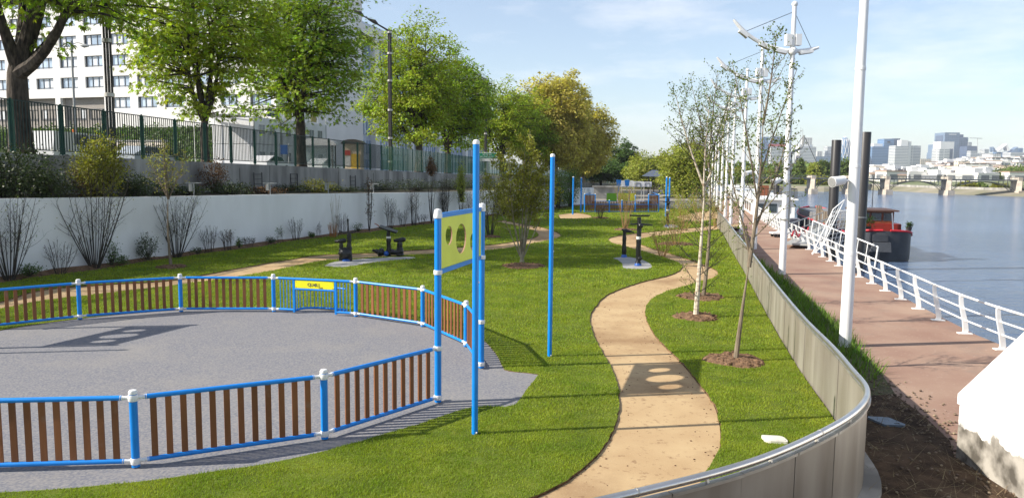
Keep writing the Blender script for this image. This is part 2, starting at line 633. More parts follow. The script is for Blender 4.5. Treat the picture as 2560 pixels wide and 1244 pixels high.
for (a, b) in edges:
    if (b, a) not in edges:
        p, q = cv[a], cv[b]
        mb.add([(p[0], p[1], -0.06), (q[0], q[1], -0.06), (q[0], q[1], 0), (p[0], p[1], 0)], [(0, 1, 2, 3)])
lawn_edge = mb.build('turf_edge', m_soil, lawn, smooth=False)

# ground sheets below the turf
edge_q = [(quay_x(y) + 0.25, y) for y in np.linspace(9, 240, 60)]
GROUND = [(-2900, -60), (12.2, -60), (12.2, 8)] + edge_q + [(62.3, 240), (70, 300), (40, 420), (-100, 1200), (-2900, 3000)]
sheet('ground', GROUND, -0.30, m_ground)
sheet('sand_path', PATH1, -0.035, m_sand)
sheet('side_path', PATH2, -0.036, m_sand)
sheet('far_path', PATH3, -0.037, m_sand)
sheet('east_path', PATH4, -0.038, m_sand)
big = COURT + (COURT - CC) * 0.01
sheet('court_floor', big, -0.012, m_court)
for k_, p in PADS.items():
    sheet('exercise_pad', p, 0.008, m_pad, t=0.06)
for i, (c, r) in enumerate(SOILS):
    P = SOIL_POLYS[i]
    mb = MB()
    rings = [(1.03, -0.03), (0.9, 0.03), (0.6, 0.07), (0.3, 0.09)]
    V = []
    for s_, z in rings:
        jit = rng.normal(0, 0.018, len(P))
        for j, p in enumerate(P):
            V.append((c[0] + (p[0] - c[0]) * s_, c[1] + (p[1] - c[1]) * s_, z + jit[j]))
    V.append((c[0], c[1], 0.1))
    k = len(P)
    F = [(r_ * k + j, r_ * k + (j + 1) % k, (r_ + 1) * k + (j + 1) % k, (r_ + 1) * k + j) for r_ in range(3) for j in range(k)]
    F += [(3 * k + j, 3 * k + (j + 1) % k, 4 * k) for j in range(k)]
    # clods lying on the dug ring
    mb.add(V, F)
    for _ in range(int(60 * r)):
        a, q = rng.uniform(0, 6.283), r * math.sqrt(rng.uniform(0, 0.95))
        s_ = rng.uniform(0.015, 0.05)
        mb.ball((c[0] + q * math.cos(a), c[1] + q * math.sin(a), 0.05 + 0.04 * (1 - q / r)), s_, 5, 0.7)
    mb.build('soil_ring', m_soil, smooth=False, kind='structure')
bed = np.vstack([wn_ + wnorm * (-0.1), BED_EDGE[::-1] + wnorm[::-1] * 0.1])
mb = MB()
nb = len(wn_)
V, F = [], []
for j, (o_, z) in enumerate([(-0.05, 0.13), (0.35, 0.10), (1.0, -0.02)]):
    for i in range(nb):
        q = wn_[i] * (1 - o_) + BED_EDGE[i] * o_ if o_ > 0 else wn_[i] - wnorm[i] * 0.1
        V.append((q[0], q[1], z + rng.normal(0, 0.03)))
for j in range(2):
    for i in range(nb - 1):
        F.append((j * nb + i, j * nb + i + 1, (j + 1) * nb + i + 1, (j + 1) * nb + i))
mb.add(V, F).build('planting_bed', m_soil, smooth=False, kind='structure')

# far end paving beyond the lawn
m_pave = mat('far_paving', (0.30, 0.27, 0.23), 0.9, scale=1.2, var=0.15)
sheet('far_terrace', [(12.0, 89.8), (24.5, 89.8), (30, 110), (45, 160), (20, 170), (8, 100)], -0.06, m_pave)

# quay
quay = [(GUARD[i][0], GUARD[i][1]) for i in range(0, len(GUARD), 3)][::-1]
quay = [(-3.0, 4.4), (12.2, 4.4), (12.25, 8.0)] + edge_q + [(50, 240), (30, 126), (15.6, 58.2)] + [tuple(p) for p in GUARD[::3]]
sheet('quay', quay, QZ, m_quay)
mb = MB()
for i in range(len(edge_q) - 1):
    (x1, y1), (x2, y2) = edge_q[i], edge_q[i + 1]
    mb.add([(x1, y1, QZ), (x2, y2, QZ), (x2, y2, WZ - 1), (x1, y1, WZ - 1)], [(0, 1, 2, 3)])
x1, y1 = edge_q[0]
mb.add([(12.25, -50, QZ), (x1, y1, QZ), (x1, y1, WZ - 1), (12.25, -50, WZ - 1)], [(0, 1, 2, 3)])
mb.build('quay_wall', m_concrete_dark, smooth=False, kind='structure')
VERGE_R = spline([(15.9, 57), (14.93, 49.2), (12.75, 39.9), (10.3, 25.4), (8.6, 17.8), (8.15, 16.2), (7.55, 14.3), (7.0, 12.9)], 6)
gi = GUARD[(GUARD[:, 1] > 12.9) & (GUARD[:, 1] < 57)]
VERGE = np.vstack([VERGE_R, gi[::-1]])
sheet('verge', VERGE, QZ + 0.006, mat('verge_soil', (0.10, 0.11, 0.04), 1.0, scale=4, col2=(0.07, 0.055, 0.03), bump=0.03, bscale=30))
gn = GUARD[GUARD[:, 1] < 14.6]
SOILA = np.vstack([[(7.75, 15.0), (7.62, 13.6), (7.35, 12.3), (7.02, 11.6), (7.05, 9.0), (7.1, 4.5), (-2.9, 4.5)], gn[::-1]])
sheet('bare_earth', SOILA, QZ + 0.010, m_earth)
# stones and dry stalks scattered on the earth and at the edge of the quay
mb = MB()
for _ in range(900):
    y = rng.uniform(6.5, 16.0)
    x = rng.normal(7.35 + 0.09 * (y - 11), 0.35) if rng.random() < 0.55 else rng.uniform(5.0, 7.6)
    s_ = rng.uniform(0.008, 0.035)
    mb.ball((x, y, QZ + 0.012 + s_ * 0.3), s_, 5, 0.6)
mb.build('gravel', mat('gravel', (0.24, 0.18, 0.125), 0.95, scale=20, var=0.25, island=0.35), kind='stuff', smooth=False,
         label='loose gravel and clods scattered over the bare earth', cat='gravel')

# river
m_water = mat('river_water', (0.110, 0.165, 0.265), 0.12, var=0.1, scale=0.05, spec=0.5)
n_, l_, b_ = nodes_of(m_water)
b_.inputs['IOR'].default_value = 1.33
g_ = n_.new('ShaderNodeNewGeometry')
mp_ = n_.new('ShaderNodeMapping')
mp_.inputs['Scale'].default_value = (0.55, 1.0, 1)
mp_.inputs['Rotation'].default_value = (0, 0, 0.25)
l_.new(g_.outputs['Position'], mp_.inputs['Vector'])
na_ = n_.new('ShaderNodeTexNoise')
na_.inputs['Scale'].default_value = 1.1
na_.inputs['Detail'].default_value = 6
na_.inputs['Roughness'].default_value = 0.62
l_.new(mp_.outputs['Vector'], na_.inputs['Vector'])
bp_ = n_.new('ShaderNodeBump')
bp_.inputs['Strength'].default_value = 1.0
bp_.inputs['Distance'].default_value = 0.42
l_.new(na_.outputs['Fac'], bp_.inputs['Height'])
l_.new(bp_.outputs['Normal'], b_.inputs['Normal'])
sheet('river', [(-3000, -800), (4000, -800), (4000, 5000), (-3000, 5000)], WZ, m_water)

# far bank: shoreline as seen, then rising land
shore_px = [(1840, 474), (1900, 476), (1990, 478), (2060, 480), (2130, 478), (2176, 475), (2260, 479), (2365, 485), (2460, 489), (2560, 492), (2700, 500), (2900, 512)]
SH = np.array([G(x, y, WZ)[:2] for x, y in shore_px])
SH = np.vstack([SH, [(170, 120), (200, 40), (260, -60)]])
rows = [(0, WZ - 0.6), (2, WZ + 0.1), (9, -1.1), (11, -0.8), (14, -0.75), (120, -0.3), (420, 1.0), (900, 6), (1700, 9), (3200, 12)]
V, F = [], []
k = len(SH)
for d, z in rows:
    for i, p in enumerate(SH):
        r0 = np.linalg.norm(p)
        q = p * (1 + d / r0)
        hill = 0.0
        if d > 150:
            hill = min(1.0, (d - 150) / 700) * 4 * max(0.0, min(1.0, (i - 6.0) / 3.0))
        V.append((q[0], q[1], z + hill))
for j in range(len(rows) - 1):
    for i in range(k - 1):
        F.append((j * k + i, j * k + i + 1, (j + 1) * k + i + 1, (j + 1) * k + i))
m_bank = mat('far_bank', (0.27, 0.24, 0.185), 0.95, scale=0.12, col2=(0.17, 0.165, 0.10), detail=8)
nf = 4 * (k - 1)
MB().add(V, F[:nf]).build('far_bank', m_bank, smooth=False, kind='structure')
MB().add(V, F[nf:]).build('far_hill', mat('far_hill', (0.20, 0.21, 0.11), 0.95, scale=0.05, col2=(0.11, 0.14, 0.05), detail=8), smooth=False, kind='structure')

# ------------------------------------------------------------------ ball court
m_blue = mat('blue_paint', (0.003, 0.225, 0.70), 0.34, var=0.05, scale=3, spec=0.5)
patches(m_blue, [(3.0, 0.62, 0.74, (0.12, 0.17, 0.30), 0.3, 0), (22.0, 0.62, 0.72, (0.10, 0.30, 0.62), 0.35, 0)])
m_cap = mat('white_cap', (0.78, 0.78, 0.77), 0.45, var=0.06, scale=12)
m_slat = mat('brown_slat', (0.245, 0.09, 0.031), 0.55, scale=2.5, col2=(0.165, 0.06, 0.022), streak=(1, 1, 0.25), detail=7, objvar=0.16)
patches(m_slat, [(4.0, 0.60, 0.74, (0.24, 0.16, 0.11), 0.4, 0), (30.0, 0.60, 0.72, (0.30, 0.15, 0.07), 0.35, 0)])
m_slat_edge = mat('slat_edge', (0.36, 0.21, 0.12), 0.6)
m_lime = mat('lime_panel', (0.72, 0.78, 0.10), 0.45, var=0.04, scale=2)
m_yellow = mat('yellow_sign', (0.84, 0.77, 0.02), 0.4, var=0.03, scale=3)
m_dark = mat('dark_metal', (0.03, 0.03, 0.032), 0.5, var=0.1)
m_print = mat('grey_print', (0.085, 0.085, 0.08), 0.6, var=0.02)
m_steel = mat('galvanised_steel', (0.50, 0.49, 0.46), 0.42, scale=2.2, col2=(0.36, 0.34, 0.31), metal=0.75, detail=8, streak=(1, 1, 0.4))

rp = [G(340, 1165), G(812, 1095)]
A_, B_ = G(1095, 1003), G(1203, 918)
rq = [G(1165, 865), G(1057, 815), G(890, 790), G(685, 778), G(453, 778), G(200, 797)]
RING_R = rp + [A_], [B_] + rq                                  # near part up to the totem, far part after it


def mirror(p):
    return np.array([2 * CC[0] - p[0], 2 * CC[1] - p[1], 0.0])


A2, B2 = np.array([-14.28, 16.72, 0.0]), np.array([-13.37, 19.06, 0.0])
left_near = [np.array([-7.83, 10.0, 0.0]), np.array([-10.3, 10.35, 0.0]), np.array([-12.5, 11.6, 0.0]), np.array([-13.9, 13.9, 0.0])]
chain_far = [B_] + rq + [B2]
chain_near = [A_, rp[1], rp[0]] + left_near + [A2]

fence = thing('ball_court_fence', 'low round fence of brown slats between blue posts round the grey ball court', 'fence', (CC[0], CC[1], 0))
PH, RT, RB = 1.08, 0.99, 0.085                                  # post, top rail and bottom rail heights


def post_mesh():
    return MB().lathe((0, 0, 0), [(0.056, 0.0), (0.056, PH - 0.03)], 14).mesh('post', m_blue, True)


def cap_mesh():
    return MB().lathe((0, 0, 0), [(0.059, PH - 0.035), (0.061, PH - 0.01), (0.048, PH + 0.018), (0.012, PH + 0.026)], 14).mesh('post_cap', m_cap, True)


def clamp_mesh():
    m = MB().lathe((0, 0, 0), [(0.062, -0.045), (0.066, -0.038), (0.066, 0.038), (0.062, 0.045)], 14)
    m.lathe((0, 0, 0), [(0.068, -0.005), (0.068, 0.005)], 14)
    return m.mesh('clamp', m_cap, True)


def ear_mesh():
    m = MB().tube([(0.05, 0, 0), (0.12, 0, 0), (0.17, 0, 0)], [0.026, 0.028, 0.038], 10)
    m.tube([(0.105, -0.05, 0.0), (0.105, -0.032, 0)], 0.010, 6)
    return m.mesh('clamp_arm', m_cap, True)


ME_POST, ME_CAP, ME_CLAMP, ME_EAR = post_mesh(), cap_mesh(), clamp_mesh(), ear_mesh()
sl = MB().box((0, 0, 0), (0.085, 0.024, RT - RB - 0.04))
ME_SLAT = sl.mesh('slat', m_slat, False)


def court_post(par, p):
    o = link_piece('post', ME_POST, par, p)
    for me, z in ((ME_CAP, 0), (ME_CLAMP, RT), (ME_CLAMP, RB)):
        c = bpy.data.objects.new('post_cap' if me is ME_CAP else 'clamp', me)
        COL.objects.link(c)
        c.parent = o
        c.location = (0, 0, z)
    return o


def ears(par, a, b):
    d = np.array(b) - np.array(a)
    rz = math.atan2(d[1], d[0])
    for p, r in ((a, rz), (b, rz + math.pi)):
        for z in (RT, RB):
            link_piece('clamp_arm', ME_EAR, par, (p[0], p[1], z), r)


def slat_panel(par, a, b):
    a, b = np.array(a, float), np.array(b, float)
    d = b - a
    L = np.linalg.norm(d)
    u = d / L
    rz = math.atan2(u[1], u[0])
    for z, nm in ((RT, 'top_rail'), (RB, 'bottom_rail')):
        MB().tube([a + u * 0.15 + [0, 0, z], b - u * 0.15 + [0, 0, z]], 0.036, 12).build(nm, m_blue, par)
    ears(par, a, b)
    n = max(3, int(round((L - 0.34) / 0.192)))
    for k in range(n):
        s_ = 0.25 + (L - 0.5) * k / (n - 1)
        link_piece('slat', ME_SLAT, par, (a[0] + u[0] * s_, a[1] + u[1] * s_, (RT + RB) / 2), rz + random.Random(k).uniform(-0.02, 0.02))


GE, GF = rq[2], rq[3]
for ch in (chain_far, chain_near):
    for i in range(len(ch)):
        if 0 < i < len(ch) - 1:
            court_post(fence, ch[i])
    for i in range(len(ch) - 1):
        if ch[i] is GE and ch[i + 1] is GF:
            continue
        slat_panel(fence, ch[i], ch[i + 1])

# goal with the yellow sign, set in the far side of the ring
goal = thing('ball_goal', 'small blue goal with barred back and a yellow sign on its crossbar', 'goal', ((GE[0] + GF[0]) / 2, (GE[1] + GF[1]) / 2, 0))
u = (GE - GF) / np.linalg.norm(GE - GF)                        # to the right as seen
nb_ = np.array([-u[1], u[0], 0])                               # away from the court
LG = np.linalg.norm(GE - GF)


def gp(s_, z, back=0.0):
    return GF + u * s_ + nb_ * back + np.array([0, 0, z])


g0, g1 = 0.66, 1.97
MB().tube([gp(0.15, RT), gp(LG - 0.15, RT)], 0.036, 12).build('top_rail', m_blue, goal)
MB().tube([gp(0.15, RB), gp(g0, RB)], 0.036, 12).build('bottom_rail', m_blue, goal)
MB().tube([gp(g1, RB), gp(LG - 0.15, RB)], 0.036, 12).build('bottom_rail', m_blue, goal)
ears(goal, GF, GE)
for s_ in (g0, g1):
    MB().bar(gp(s_, 0.02), gp(s_, RT - 0.03), 0.06, 0.06, up=u).build('goal_post', m_blue, goal)
MB().tube([gp(g0 + 0.03, 0.70), gp(g1 - 0.03, 0.70)], 0.034, 12).build('crossbar', m_blue, goal)
for k in range(4):
    s_ = 0.22 + 0.105 * k
    MB().tube([gp(s_, RB), gp(s_, RT)], 0.011, 6).build('goal_bar', m_blue, goal)
for k in range(4):
    s_ = g1 + 0.13 + 0.105 * k
    MB().tube([gp(s_, RB), gp(s_, RT)], 0.011, 6).build('goal_bar', m_blue, goal)
base_c = spline([gp(g0, RB - 0.02), gp(g0 + 0.12, RB, 0.26), gp(g0 + 0.35, RB, 0.42), gp((g0 + g1) / 2, RB, 0.48), gp(g1 - 0.35, RB, 0.46), gp(g1 - 0.05, RB, 0.43), gp(g1 + 0.12, RB, 0.36)], 5)
top_c = base_c + [0, 0, 0.62]
MB().tube(base_c, 0.034, 10).build('goal_base_tube', m_blue, goal)
MB().tube(top_c, 0.020, 8).build('goal_back_rail', m_blue, goal)
pts_b = along(base_c, 0.105)
for q in pts_b[1:-1]:
    MB().tube([q, q + [0, 0, 0.62]], 0.011, 6).build('goal_bar', m_blue, goal)
sg = MB().plate([(g0 + 0.05, 0.735), (g1 - 0.05, 0.735), (g1 - 0.05, 0.945), (g0 + 0.05, 0.945)], GF - nb_ * 0.02, u, np.array([0, 0, 1.0]), 0.012)
sign = sg.build('sign_panel', m_yellow, goal, smooth=False)
fr = -nb_ * 0.032
for s0, ch_ in ((0.98, 'Q'), (1.075, 'U'), (1.255, 'L'), (1.325, 'I')):
    lettering(sign, ch_, 0.135, gp(g0 - 0.21 + s0 - 0.52 + 0.17, 0.80) + fr + u * 0.02, u, (0, 0, 1), m_print, 0.002)
sA = g0 - 0.21 + 1.165 - 0.52 + 0.19
MB().plate([(sA, 0.838), (sA + 0.075, 0.895), (sA + 0.075, 0.782)], GF - nb_ * 0.03, u, np.array([0, 0, 1.0]), 0.006).build('triangle_mark', m_print, sign, smooth=False)
lettering(sign, 'Cité', 0.07, gp(sA + 0.17, 0.745) + fr, u, (0, 0, 1), m_print, 0.002)
for s_ in (g0 + 0.08, g1 - 0.08):
    for z in (0.76, 0.92):
        MB().tube([gp(s_, z) - nb_ * 0.02, gp(s_, z) - nb_ * 0.034], 0.008, 6).build('screw', m_dark, sign)


def totem(A, B, label):
    t = thing('target_panel', label, 'target panel', ((A[0] + B[0]) / 2, (A[1] + B[1]) / 2, 0))
    A, B = np.array([A[0], A[1], 0.0]), np.array([B[0], B[1], 0.0])
    L = np.linalg.norm(B - A)
    u = (B - A) / L
    w = np.array([0, 0, 1.0])
    for P in (A, B):
        po = MB().tube([P, P + w * 3.42], 0.062, 14).build('post', m_blue, t)
        MB().lathe(P, [(0.07, 3.37), (0.072, 3.43), (0.055, 3.475), (0.012, 3.49)], 14).build('post_cap', m_cap, po)
        for z in (3.36, 2.36, RT, RB):
            s_ = u if P is A else -u
            m_ = MB().lathe(P, [(0.075, z - 0.04), (0.078, z - 0.03), (0.078, z + 0.03), (0.075, z + 0.04)], 14)
            m_.bar(P + w * z + s_ * 0.05, P + w * z + s_ * 0.13, 0.05, 0.06)
            m_.build('clamp', m_cap, po)
    for z in (3.365, 2.36):
        MB().bar(A + u * 0.1 + w * z, B - u * 0.1 + w * z, 0.05, 0.085).build('cross_rail', m_blue, t, smooth=False)
    # plate with three round openings
    x0, x1, z0, z1 = 0.10, L - 0.10, 2.405, 3.32
    outer = [(x0, z0), (x1, z0), (x1, z1), (x0, z1)]
    circ = []
    for cx, cz, r in ((0.52, 2.975, 0.175), (1.18, 2.86, 0.285), (1.88, 2.735, 0.175)):
        circ.append([(cx + r * math.cos(a), cz + r * math.sin(a)) for a in np.linspace(0, 2 * math.pi, 28, endpoint=False)])
    vs, es = [], []
    for poly in [outer] + circ:
        b = len(vs)
        vs += [Vector(p) for p in poly]
        es += [(b + i, b + (i + 1) % len(poly)) for i in range(len(poly))]
    cv, _, cf, _, _, _ = delaunay_2d_cdt(vs, es, [], 0, 1e-5)
    cv = np.array([(v.x, v.y) for v in cv])
    cf = np.array([list(f) for f in cf])
    cen = cv[cf].mean(1)
    keep = np.ones(len(cf), bool)
    for c in circ:
        keep &= ~inside(c, cen)
    cf = cf[keep]
    nn = np.cross(u, w)
    th = 0.013
    P0 = [A + u * p[0] + w * p[1] for p in cv]
    k = len(cv)
    V = [p - nn * th for p in P0] + [p + nn * th for p in P0]
    F = [tuple(f[::-1]) for f in cf] + [tuple(f + k) for f in cf]
    ed = {}
    for f in cf:
        for i in range(3):
            ed[(int(f[i]), int(f[(i + 1) % 3]))] = 1
    rimF = [(a, b, b + k, a + k) for (a, b) in ed if (b, a) not in ed]
    MB().add(V, F).build('lime_plate', m_lime, t, smooth=False)
    MB().add(V, rimF).build('plate_edge', m_slat_edge, t, smooth=False)
    return t


totem(A_, B_, 'lime green target panel with three round holes between blue posts beside the court opening')
totem(A2, B2, 'lime green target panel with three holes at the left end of the court')


def tall_pole(p, h, label, group=None, r=0.05):
    t = thing('tall_pole', label, 'pole', (p[0], p[1], 0), group)
    P = np.array([p[0], p[1], 0.0])
    MB().tube([P + [0, 0, -0.05], P + [0, 0, h]], r, 16).build('shaft', m_blue, t)
    MB().lathe(P, [(r * 1.06, h - 0.03), (r * 1.08, h + 0.005), (r * 0.85, h + 0.03), (0.01, h + 0.04)], 16).build('pole_cap', m_cap, t)
    MB().ball(P + [r, -0.01, h * 0.53], 0.018, 6).build('bolt', m_cap, t)
    MB().ball(P + [r * 0.6, -r * 0.8, 0.03], 0.016, 6).build('bolt', m_cap, t)


tall_pole(G(1187, 1083), 4.6, 'tall bright blue pole on the lawn in front of the target panel')
tall_pole(G(1374, 890), 4.5, 'tall blue pole standing alone in the lawn left of the sand path')
tall_pole((-15.4, 16.0), 4.55, 'blue pole at the left edge of the ball court')

# ------------------------------------------------------------------ exercise machines wrapped in black film
m_wrap = mat('black_film', (0.012, 0.012, 0.013), 0.32, scale=14, var=0.3, bump=0.03, bscale=22, spec=0.5)
m_tape = mat('white_tape', (0.75, 0.75, 0.73), 0.5)
m_foot = mat('blue_foot', (0.03, 0.12, 0.45), 0.4)


def wrapped(name, p, r, prof, par, n=10, seed=0):
    """upright of wrapped film: radii jitter like crumpled plastic"""
    rr = np.random.default_rng(seed)
    zs = np.linspace(0, 1, 14)
    z = np.interp(zs, np.linspace(0, 1, len(prof)), [q[1] for q in prof])
    rad = np.interp(zs, np.linspace(0, 1, len(prof)), [q[0] for q in prof]) * (1 + rr.normal(0, 0.09, 14))
    return MB().tube([(p[0] + rr.normal(0, 0.006), p[1] + rr.normal(0, 0.006), zz) for zz in z], rad, n).build(name, m_wrap, par)


def saddle(name, c, par, rz=0.0, s=1.0, label=None):
    mb = MB()
    pr = [(-0.30, 0.05, 0.05), (-0.18, 0.10, 0.075), (0.0, 0.13, 0.085), (0.14, 0.16, 0.09), (0.24, 0.13, 0.07), (0.28, 0.06, 0.04)]
    ca, sa = math.cos(rz), math.sin(rz)
    pts, rad = [], []
    for x, w_, h_ in pr:
        pts.append((c[0] + ca * x * s, c[1] + sa * x * s, c[2] + 0.02 * math.sin(x * 6)))
        rad.append((w_ + h_) / 2 * s)
    mb.tube(pts, rad, 10)
    return mb.build(name, m_wrap, par)


def machine(kind, p, label, rz=0.0):
    t = thing('exercise_machine', label, 'exercise machine', (p[0], p[1], 0.008))
    x, y = p[0], p[1]
    if kind == 'bike':          # seat post, pedal drum and taller handle post
        wrapped('handle_post', (x + 0.10, y), 0, [(0.13, 0.0), (0.12, 0.5), (0.09, 0.85), (0.10, 1.1), (0.08, 1.3)], t, seed=1)
        MB().tube([(x + 0.06, y, 1.25), (x + 0.06, y, 1.55), (x + 0.05, y, 1.9)], [0.055, 0.035, 0.04], 8).build('mast', m_wrap, t)
        MB().tube(spline([(x - 0.32, y - 0.1, 1.36), (x - 0.12, y, 1.28), (x + 0.12, y, 1.28), (x + 0.42, y + 0.05, 1.34)], 4), 0.035, 8).build('handlebar', m_wrap, t)
        wrapped('seat_post', (x - 0.26, y), 0, [(0.12, 0.0), (0.12, 0.35), (0.09, 0.6), (0.08, 0.86)], t, seed=2)
        saddle('seat', (x - 0.28, y, 0.9), t, 0.0, 0.9)
        MB().ball((x - 0.08, y, 0.34), 0.30, 12, 0.95).build('pedal_drum', m_wrap, t)
        MB().lathe((x - 0.02, y - 0.05, 0), [(0.2, 0.0), (0.2, 0.05), (0.12, 0.1)], 12).build('foot', m_foot, t)
    elif kind == 'rower':       # post with tilted board, stool and low step
        wrapped('board_post', (x, y), 0, [(0.12, 0.0), (0.13, 0.25), (0.10, 0.7), (0.09, 1.2)], t, seed=3)
        MB().plate([(-0.48, -0.25), (-0.1, -0.3), (0.42, -0.22), (0.42, 0.2), (-0.1, 0.3), (-0.48, 0.2)], (x + 0.02, y, 1.28), np.array([0.93, 0, -0.30]), np.array([0, 1.0, 0.1]), 0.07).build('tilted_board', m_wrap, t, smooth=False)
        MB().tube(spline([(x - 0.42, y, 1.40), (x - 0.55, y, 1.50), (x - 0.66, y - 0.05, 1.56)], 3), 0.022, 6).build('handle', mat('orange_handle', (0.35, 0.08, 0.03), 0.5), t)
        MB().lathe((x, y, 0), [(0.106, 0.86), (0.106, 0.95)], 12).build('tape_band', m_tape, t)
        wrapped('stool_post', (x + 0.52, y + 0.05), 0, [(0.16, 0.0), (0.2, 0.2), (0.14, 0.45), (0.10, 0.72)], t, seed=4)
        saddle('seat', (x + 0.52, y + 0.05, 0.77), t, 0.3, 1.0)
        MB().tube([(x + 0.1, y, 0.22), (x + 0.3, y, 0.18), (x + 0.5, y, 0.2)], [0.15, 0.12, 0.14], 8).build('link_beam', m_wrap, t)
        MB().tube(spline([(x - 0.75, y - 0.15, 0.30), (x - 0.55, y - 0.12, 0.24), (x - 0.4, y - 0.12, 0.2), (x - 0.2, y - 0.1, 0.25)], 4), [0.07] * 3 + [0.12] * 4 + [0.2] * 3 + [0.18] * 2 + [0.12], 9).build('foot_rest', m_wrap, t)
        MB().ball((x - 0.1, y - 0.15, 0.14), 0.13, 8).build('foot', m_foot, t)
    elif kind == 'seat_pole':
        wrapped('pole', (x, y), 0, [(0.10, 0.0), (0.11, 0.4), (0.09, 0.9), (0.09, 1.26)], t, seed=5)
        saddle('seat', (x + 0.12, y, 1.27), t, math.pi, 0.75)
        MB().tube([(x - 0.15, y, 1.33), (x + 0.05, y, 1.33), (x + 0.45, y, 1.2)], [0.04, 0.06, 0.03], 8).build('handle', m_wrap, t)
        MB().lathe((x, y, 0), [(0.15, 0.0), (0.14, 0.06), (0.11, 0.14)], 12).build('foot', m_foot, t)
    elif kind == 'bar_pole':
        wrapped('pole', (x, y), 0, [(0.13, 0.0), (0.10, 0.4), (0.10, 1.0), (0.10, 1.6), (0.09, 2.15)], t, seed=6)
        MB().tube([(x - 0.42, y, 2.22), (x, y, 2.21), (x + 0.45, y, 2.22)], 0.035, 8).build('top_bar', m_wrap, t)
        MB().tube([(x - 0.40, y - 0.12, 1.84), (x, y - 0.12, 1.86), (x + 0.56, y - 0.12, 1.82)], [0.03, 0.04, 0.028], 8).build('handlebar', m_wrap, t)
        MB().ball((x + 0.05, y - 0.1, 1.78), 0.12, 10).build('hub', m_wrap, t)
        MB().lathe((x, y, 0), [(0.108, 1.18), (0.108, 1.30)], 12).build('tape_band', m_tape, t)
        MB().ball((x + 0.06, y - 0.02, 0.34), 0.12, 8).build('pedal_hub', m_wrap, t)
        MB().lathe((x, y, 0), [(0.17, 0.0), (0.16, 0.05), (0.13, 0.12)], 12).build('foot', m_foot, t)
    return t


machine('bike', G(868, 652), 'exercise machine in black film with a seat and a tall handle mast')
machine('rower', G(972, 640), 'exercise machine in black film with a tilted board and low stool')
machine('seat_pole', G(1560, 643), 'short wrapped post with a saddle, left of the taller wrapped post')
machine('bar_pole', G(1595, 664), 'tall post wrapped in black film with two crossbars on the grey pad')
machine('bar_pole', G(1668, 566), 'distant wrapped exercise post near the second playground')

# ------------------------------------------------------------------ metal guard wall round the lawn
GP = along(GUARD[::-1], 0.05)
gd = np.gradient(GP, axis=0)
gd /= np.linalg.norm(gd, axis=1)[:, None]
gout = np.stack([gd[:, 1], -gd[:, 0]], 1)                       # river side
guard = thing('metal_guard_wall', 'long curving guard wall of grey metal panels with a steel handrail', 'guard wall', (6.2, 16.2, QZ))
m_panel = mat('metal_panel', (0.375, 0.345, 0.30), 0.45, scale=1.6, col2=(0.24, 0.21, 0.175), metal=0.35, detail=9, streak=(1, 1, 0.22), spec=0.4, objvar=0.10)
GT = 1.06
lenG = np.r_[0, np.cumsum(np.linalg.norm(np.diff(GP, axis=0), axis=1))]


def gpt(s_):
    return np.array([np.interp(s_, lenG, GP[:, 0]), np.interp(s_, lenG, GP[:, 1])]), np.array([np.interp(s_, lenG, gout[:, 0]), np.interp(s_, lenG, gout[:, 1])])


s_ = 0.0
k = 0
while s_ < lenG[-1] - 0.3:
    w_ = 1.0
    ss = np.linspace(s_ + 0.006, min(s_ + w_ - 0.006, lenG[-1]), 5)
    off = 0.004 * ((k * 7) % 3)
    V, F = [], []
    for q in ss:
        p, o_ = gpt(q)
        for dz, t_ in ((-0.16, 0.0), (GT - 0.05, 0.0), (GT - 0.05, 0.035), (-0.16, 0.035)):
            V.append((p[0] + o_[0] * (t_ + off + 0.03), p[1] + o_[1] * (t_ + off + 0.03), dz))
    for i in range(4):
        for j in range(4):
            F.append((i * 4 + j, i * 4 + (j + 1) % 4, (i + 1) * 4 + (j + 1) % 4, (i + 1) * 4 + j))
    F += [(0, 1, 2, 3)[::-1], (16, 17, 18, 19)]
    MB().add(V, F).build('panel', m_panel, guard, smooth=True)
    # cap lip on each panel
    V, F = [], []
    for q in ss:
        p, o_ = gpt(q)
        for dz, t_ in ((GT - 0.048, -0.005), (GT - 0.015, -0.005), (GT - 0.015, 0.075), (GT - 0.048, 0.075)):
            V.append((p[0] + o_[0] * (t_ + off + 0.03), p[1] + o_[1] * (t_ + off + 0.03), dz))
    F = [(i * 4 + j, i * 4 + (j + 1) % 4, (i + 1) * 4 + (j + 1) % 4, (i + 1) * 4 + j) for i in range(4) for j in range(4)]
    F += [(3, 2, 1, 0), (16, 17, 18, 19)]
    MB().add(V, F).build('panel_lip', m_steel, guard, smooth=False)
    p, o_ = gpt(s_ + 0.5)
    MB().bar((p[0] + o_[0] * 0.065, p[1] + o_[1] * 0.065, GT - 0.02), (p[0] + o_[0] * 0.05, p[1] + o_[1] * 0.05, GT + 0.05), 0.03, 0.03).build('rail_bracket', m_steel, guard, smooth=False)
    s_ += w_
    k += 1
rail = np.c_[GP[::3] + gout[::3] * 0.05, np.full(len(GP[::3]), GT + 0.055)]
m_rail = mat('brushed_rail', (0.62, 0.60, 0.57), 0.28, scale=3, var=0.08, metal=0.9, detail=6)
MB().tube(rail, 0.042, 12).build('handrail', m_rail, guard, smooth='all')
for q in np.arange(1.6, lenG[-1], 3.0):
    (p, o_), (p2, o2) = gpt(q), gpt(q + 0.02)
    MB().tube([(p[0] + o_[0] * 0.05, p[1] + o_[1] * 0.05, GT + 0.055), (p2[0] + o2[0] * 0.05, p2[1] + o2[1] * 0.05, GT + 0.055)], 0.045, 12).build('rail_joint', m_steel, guard)
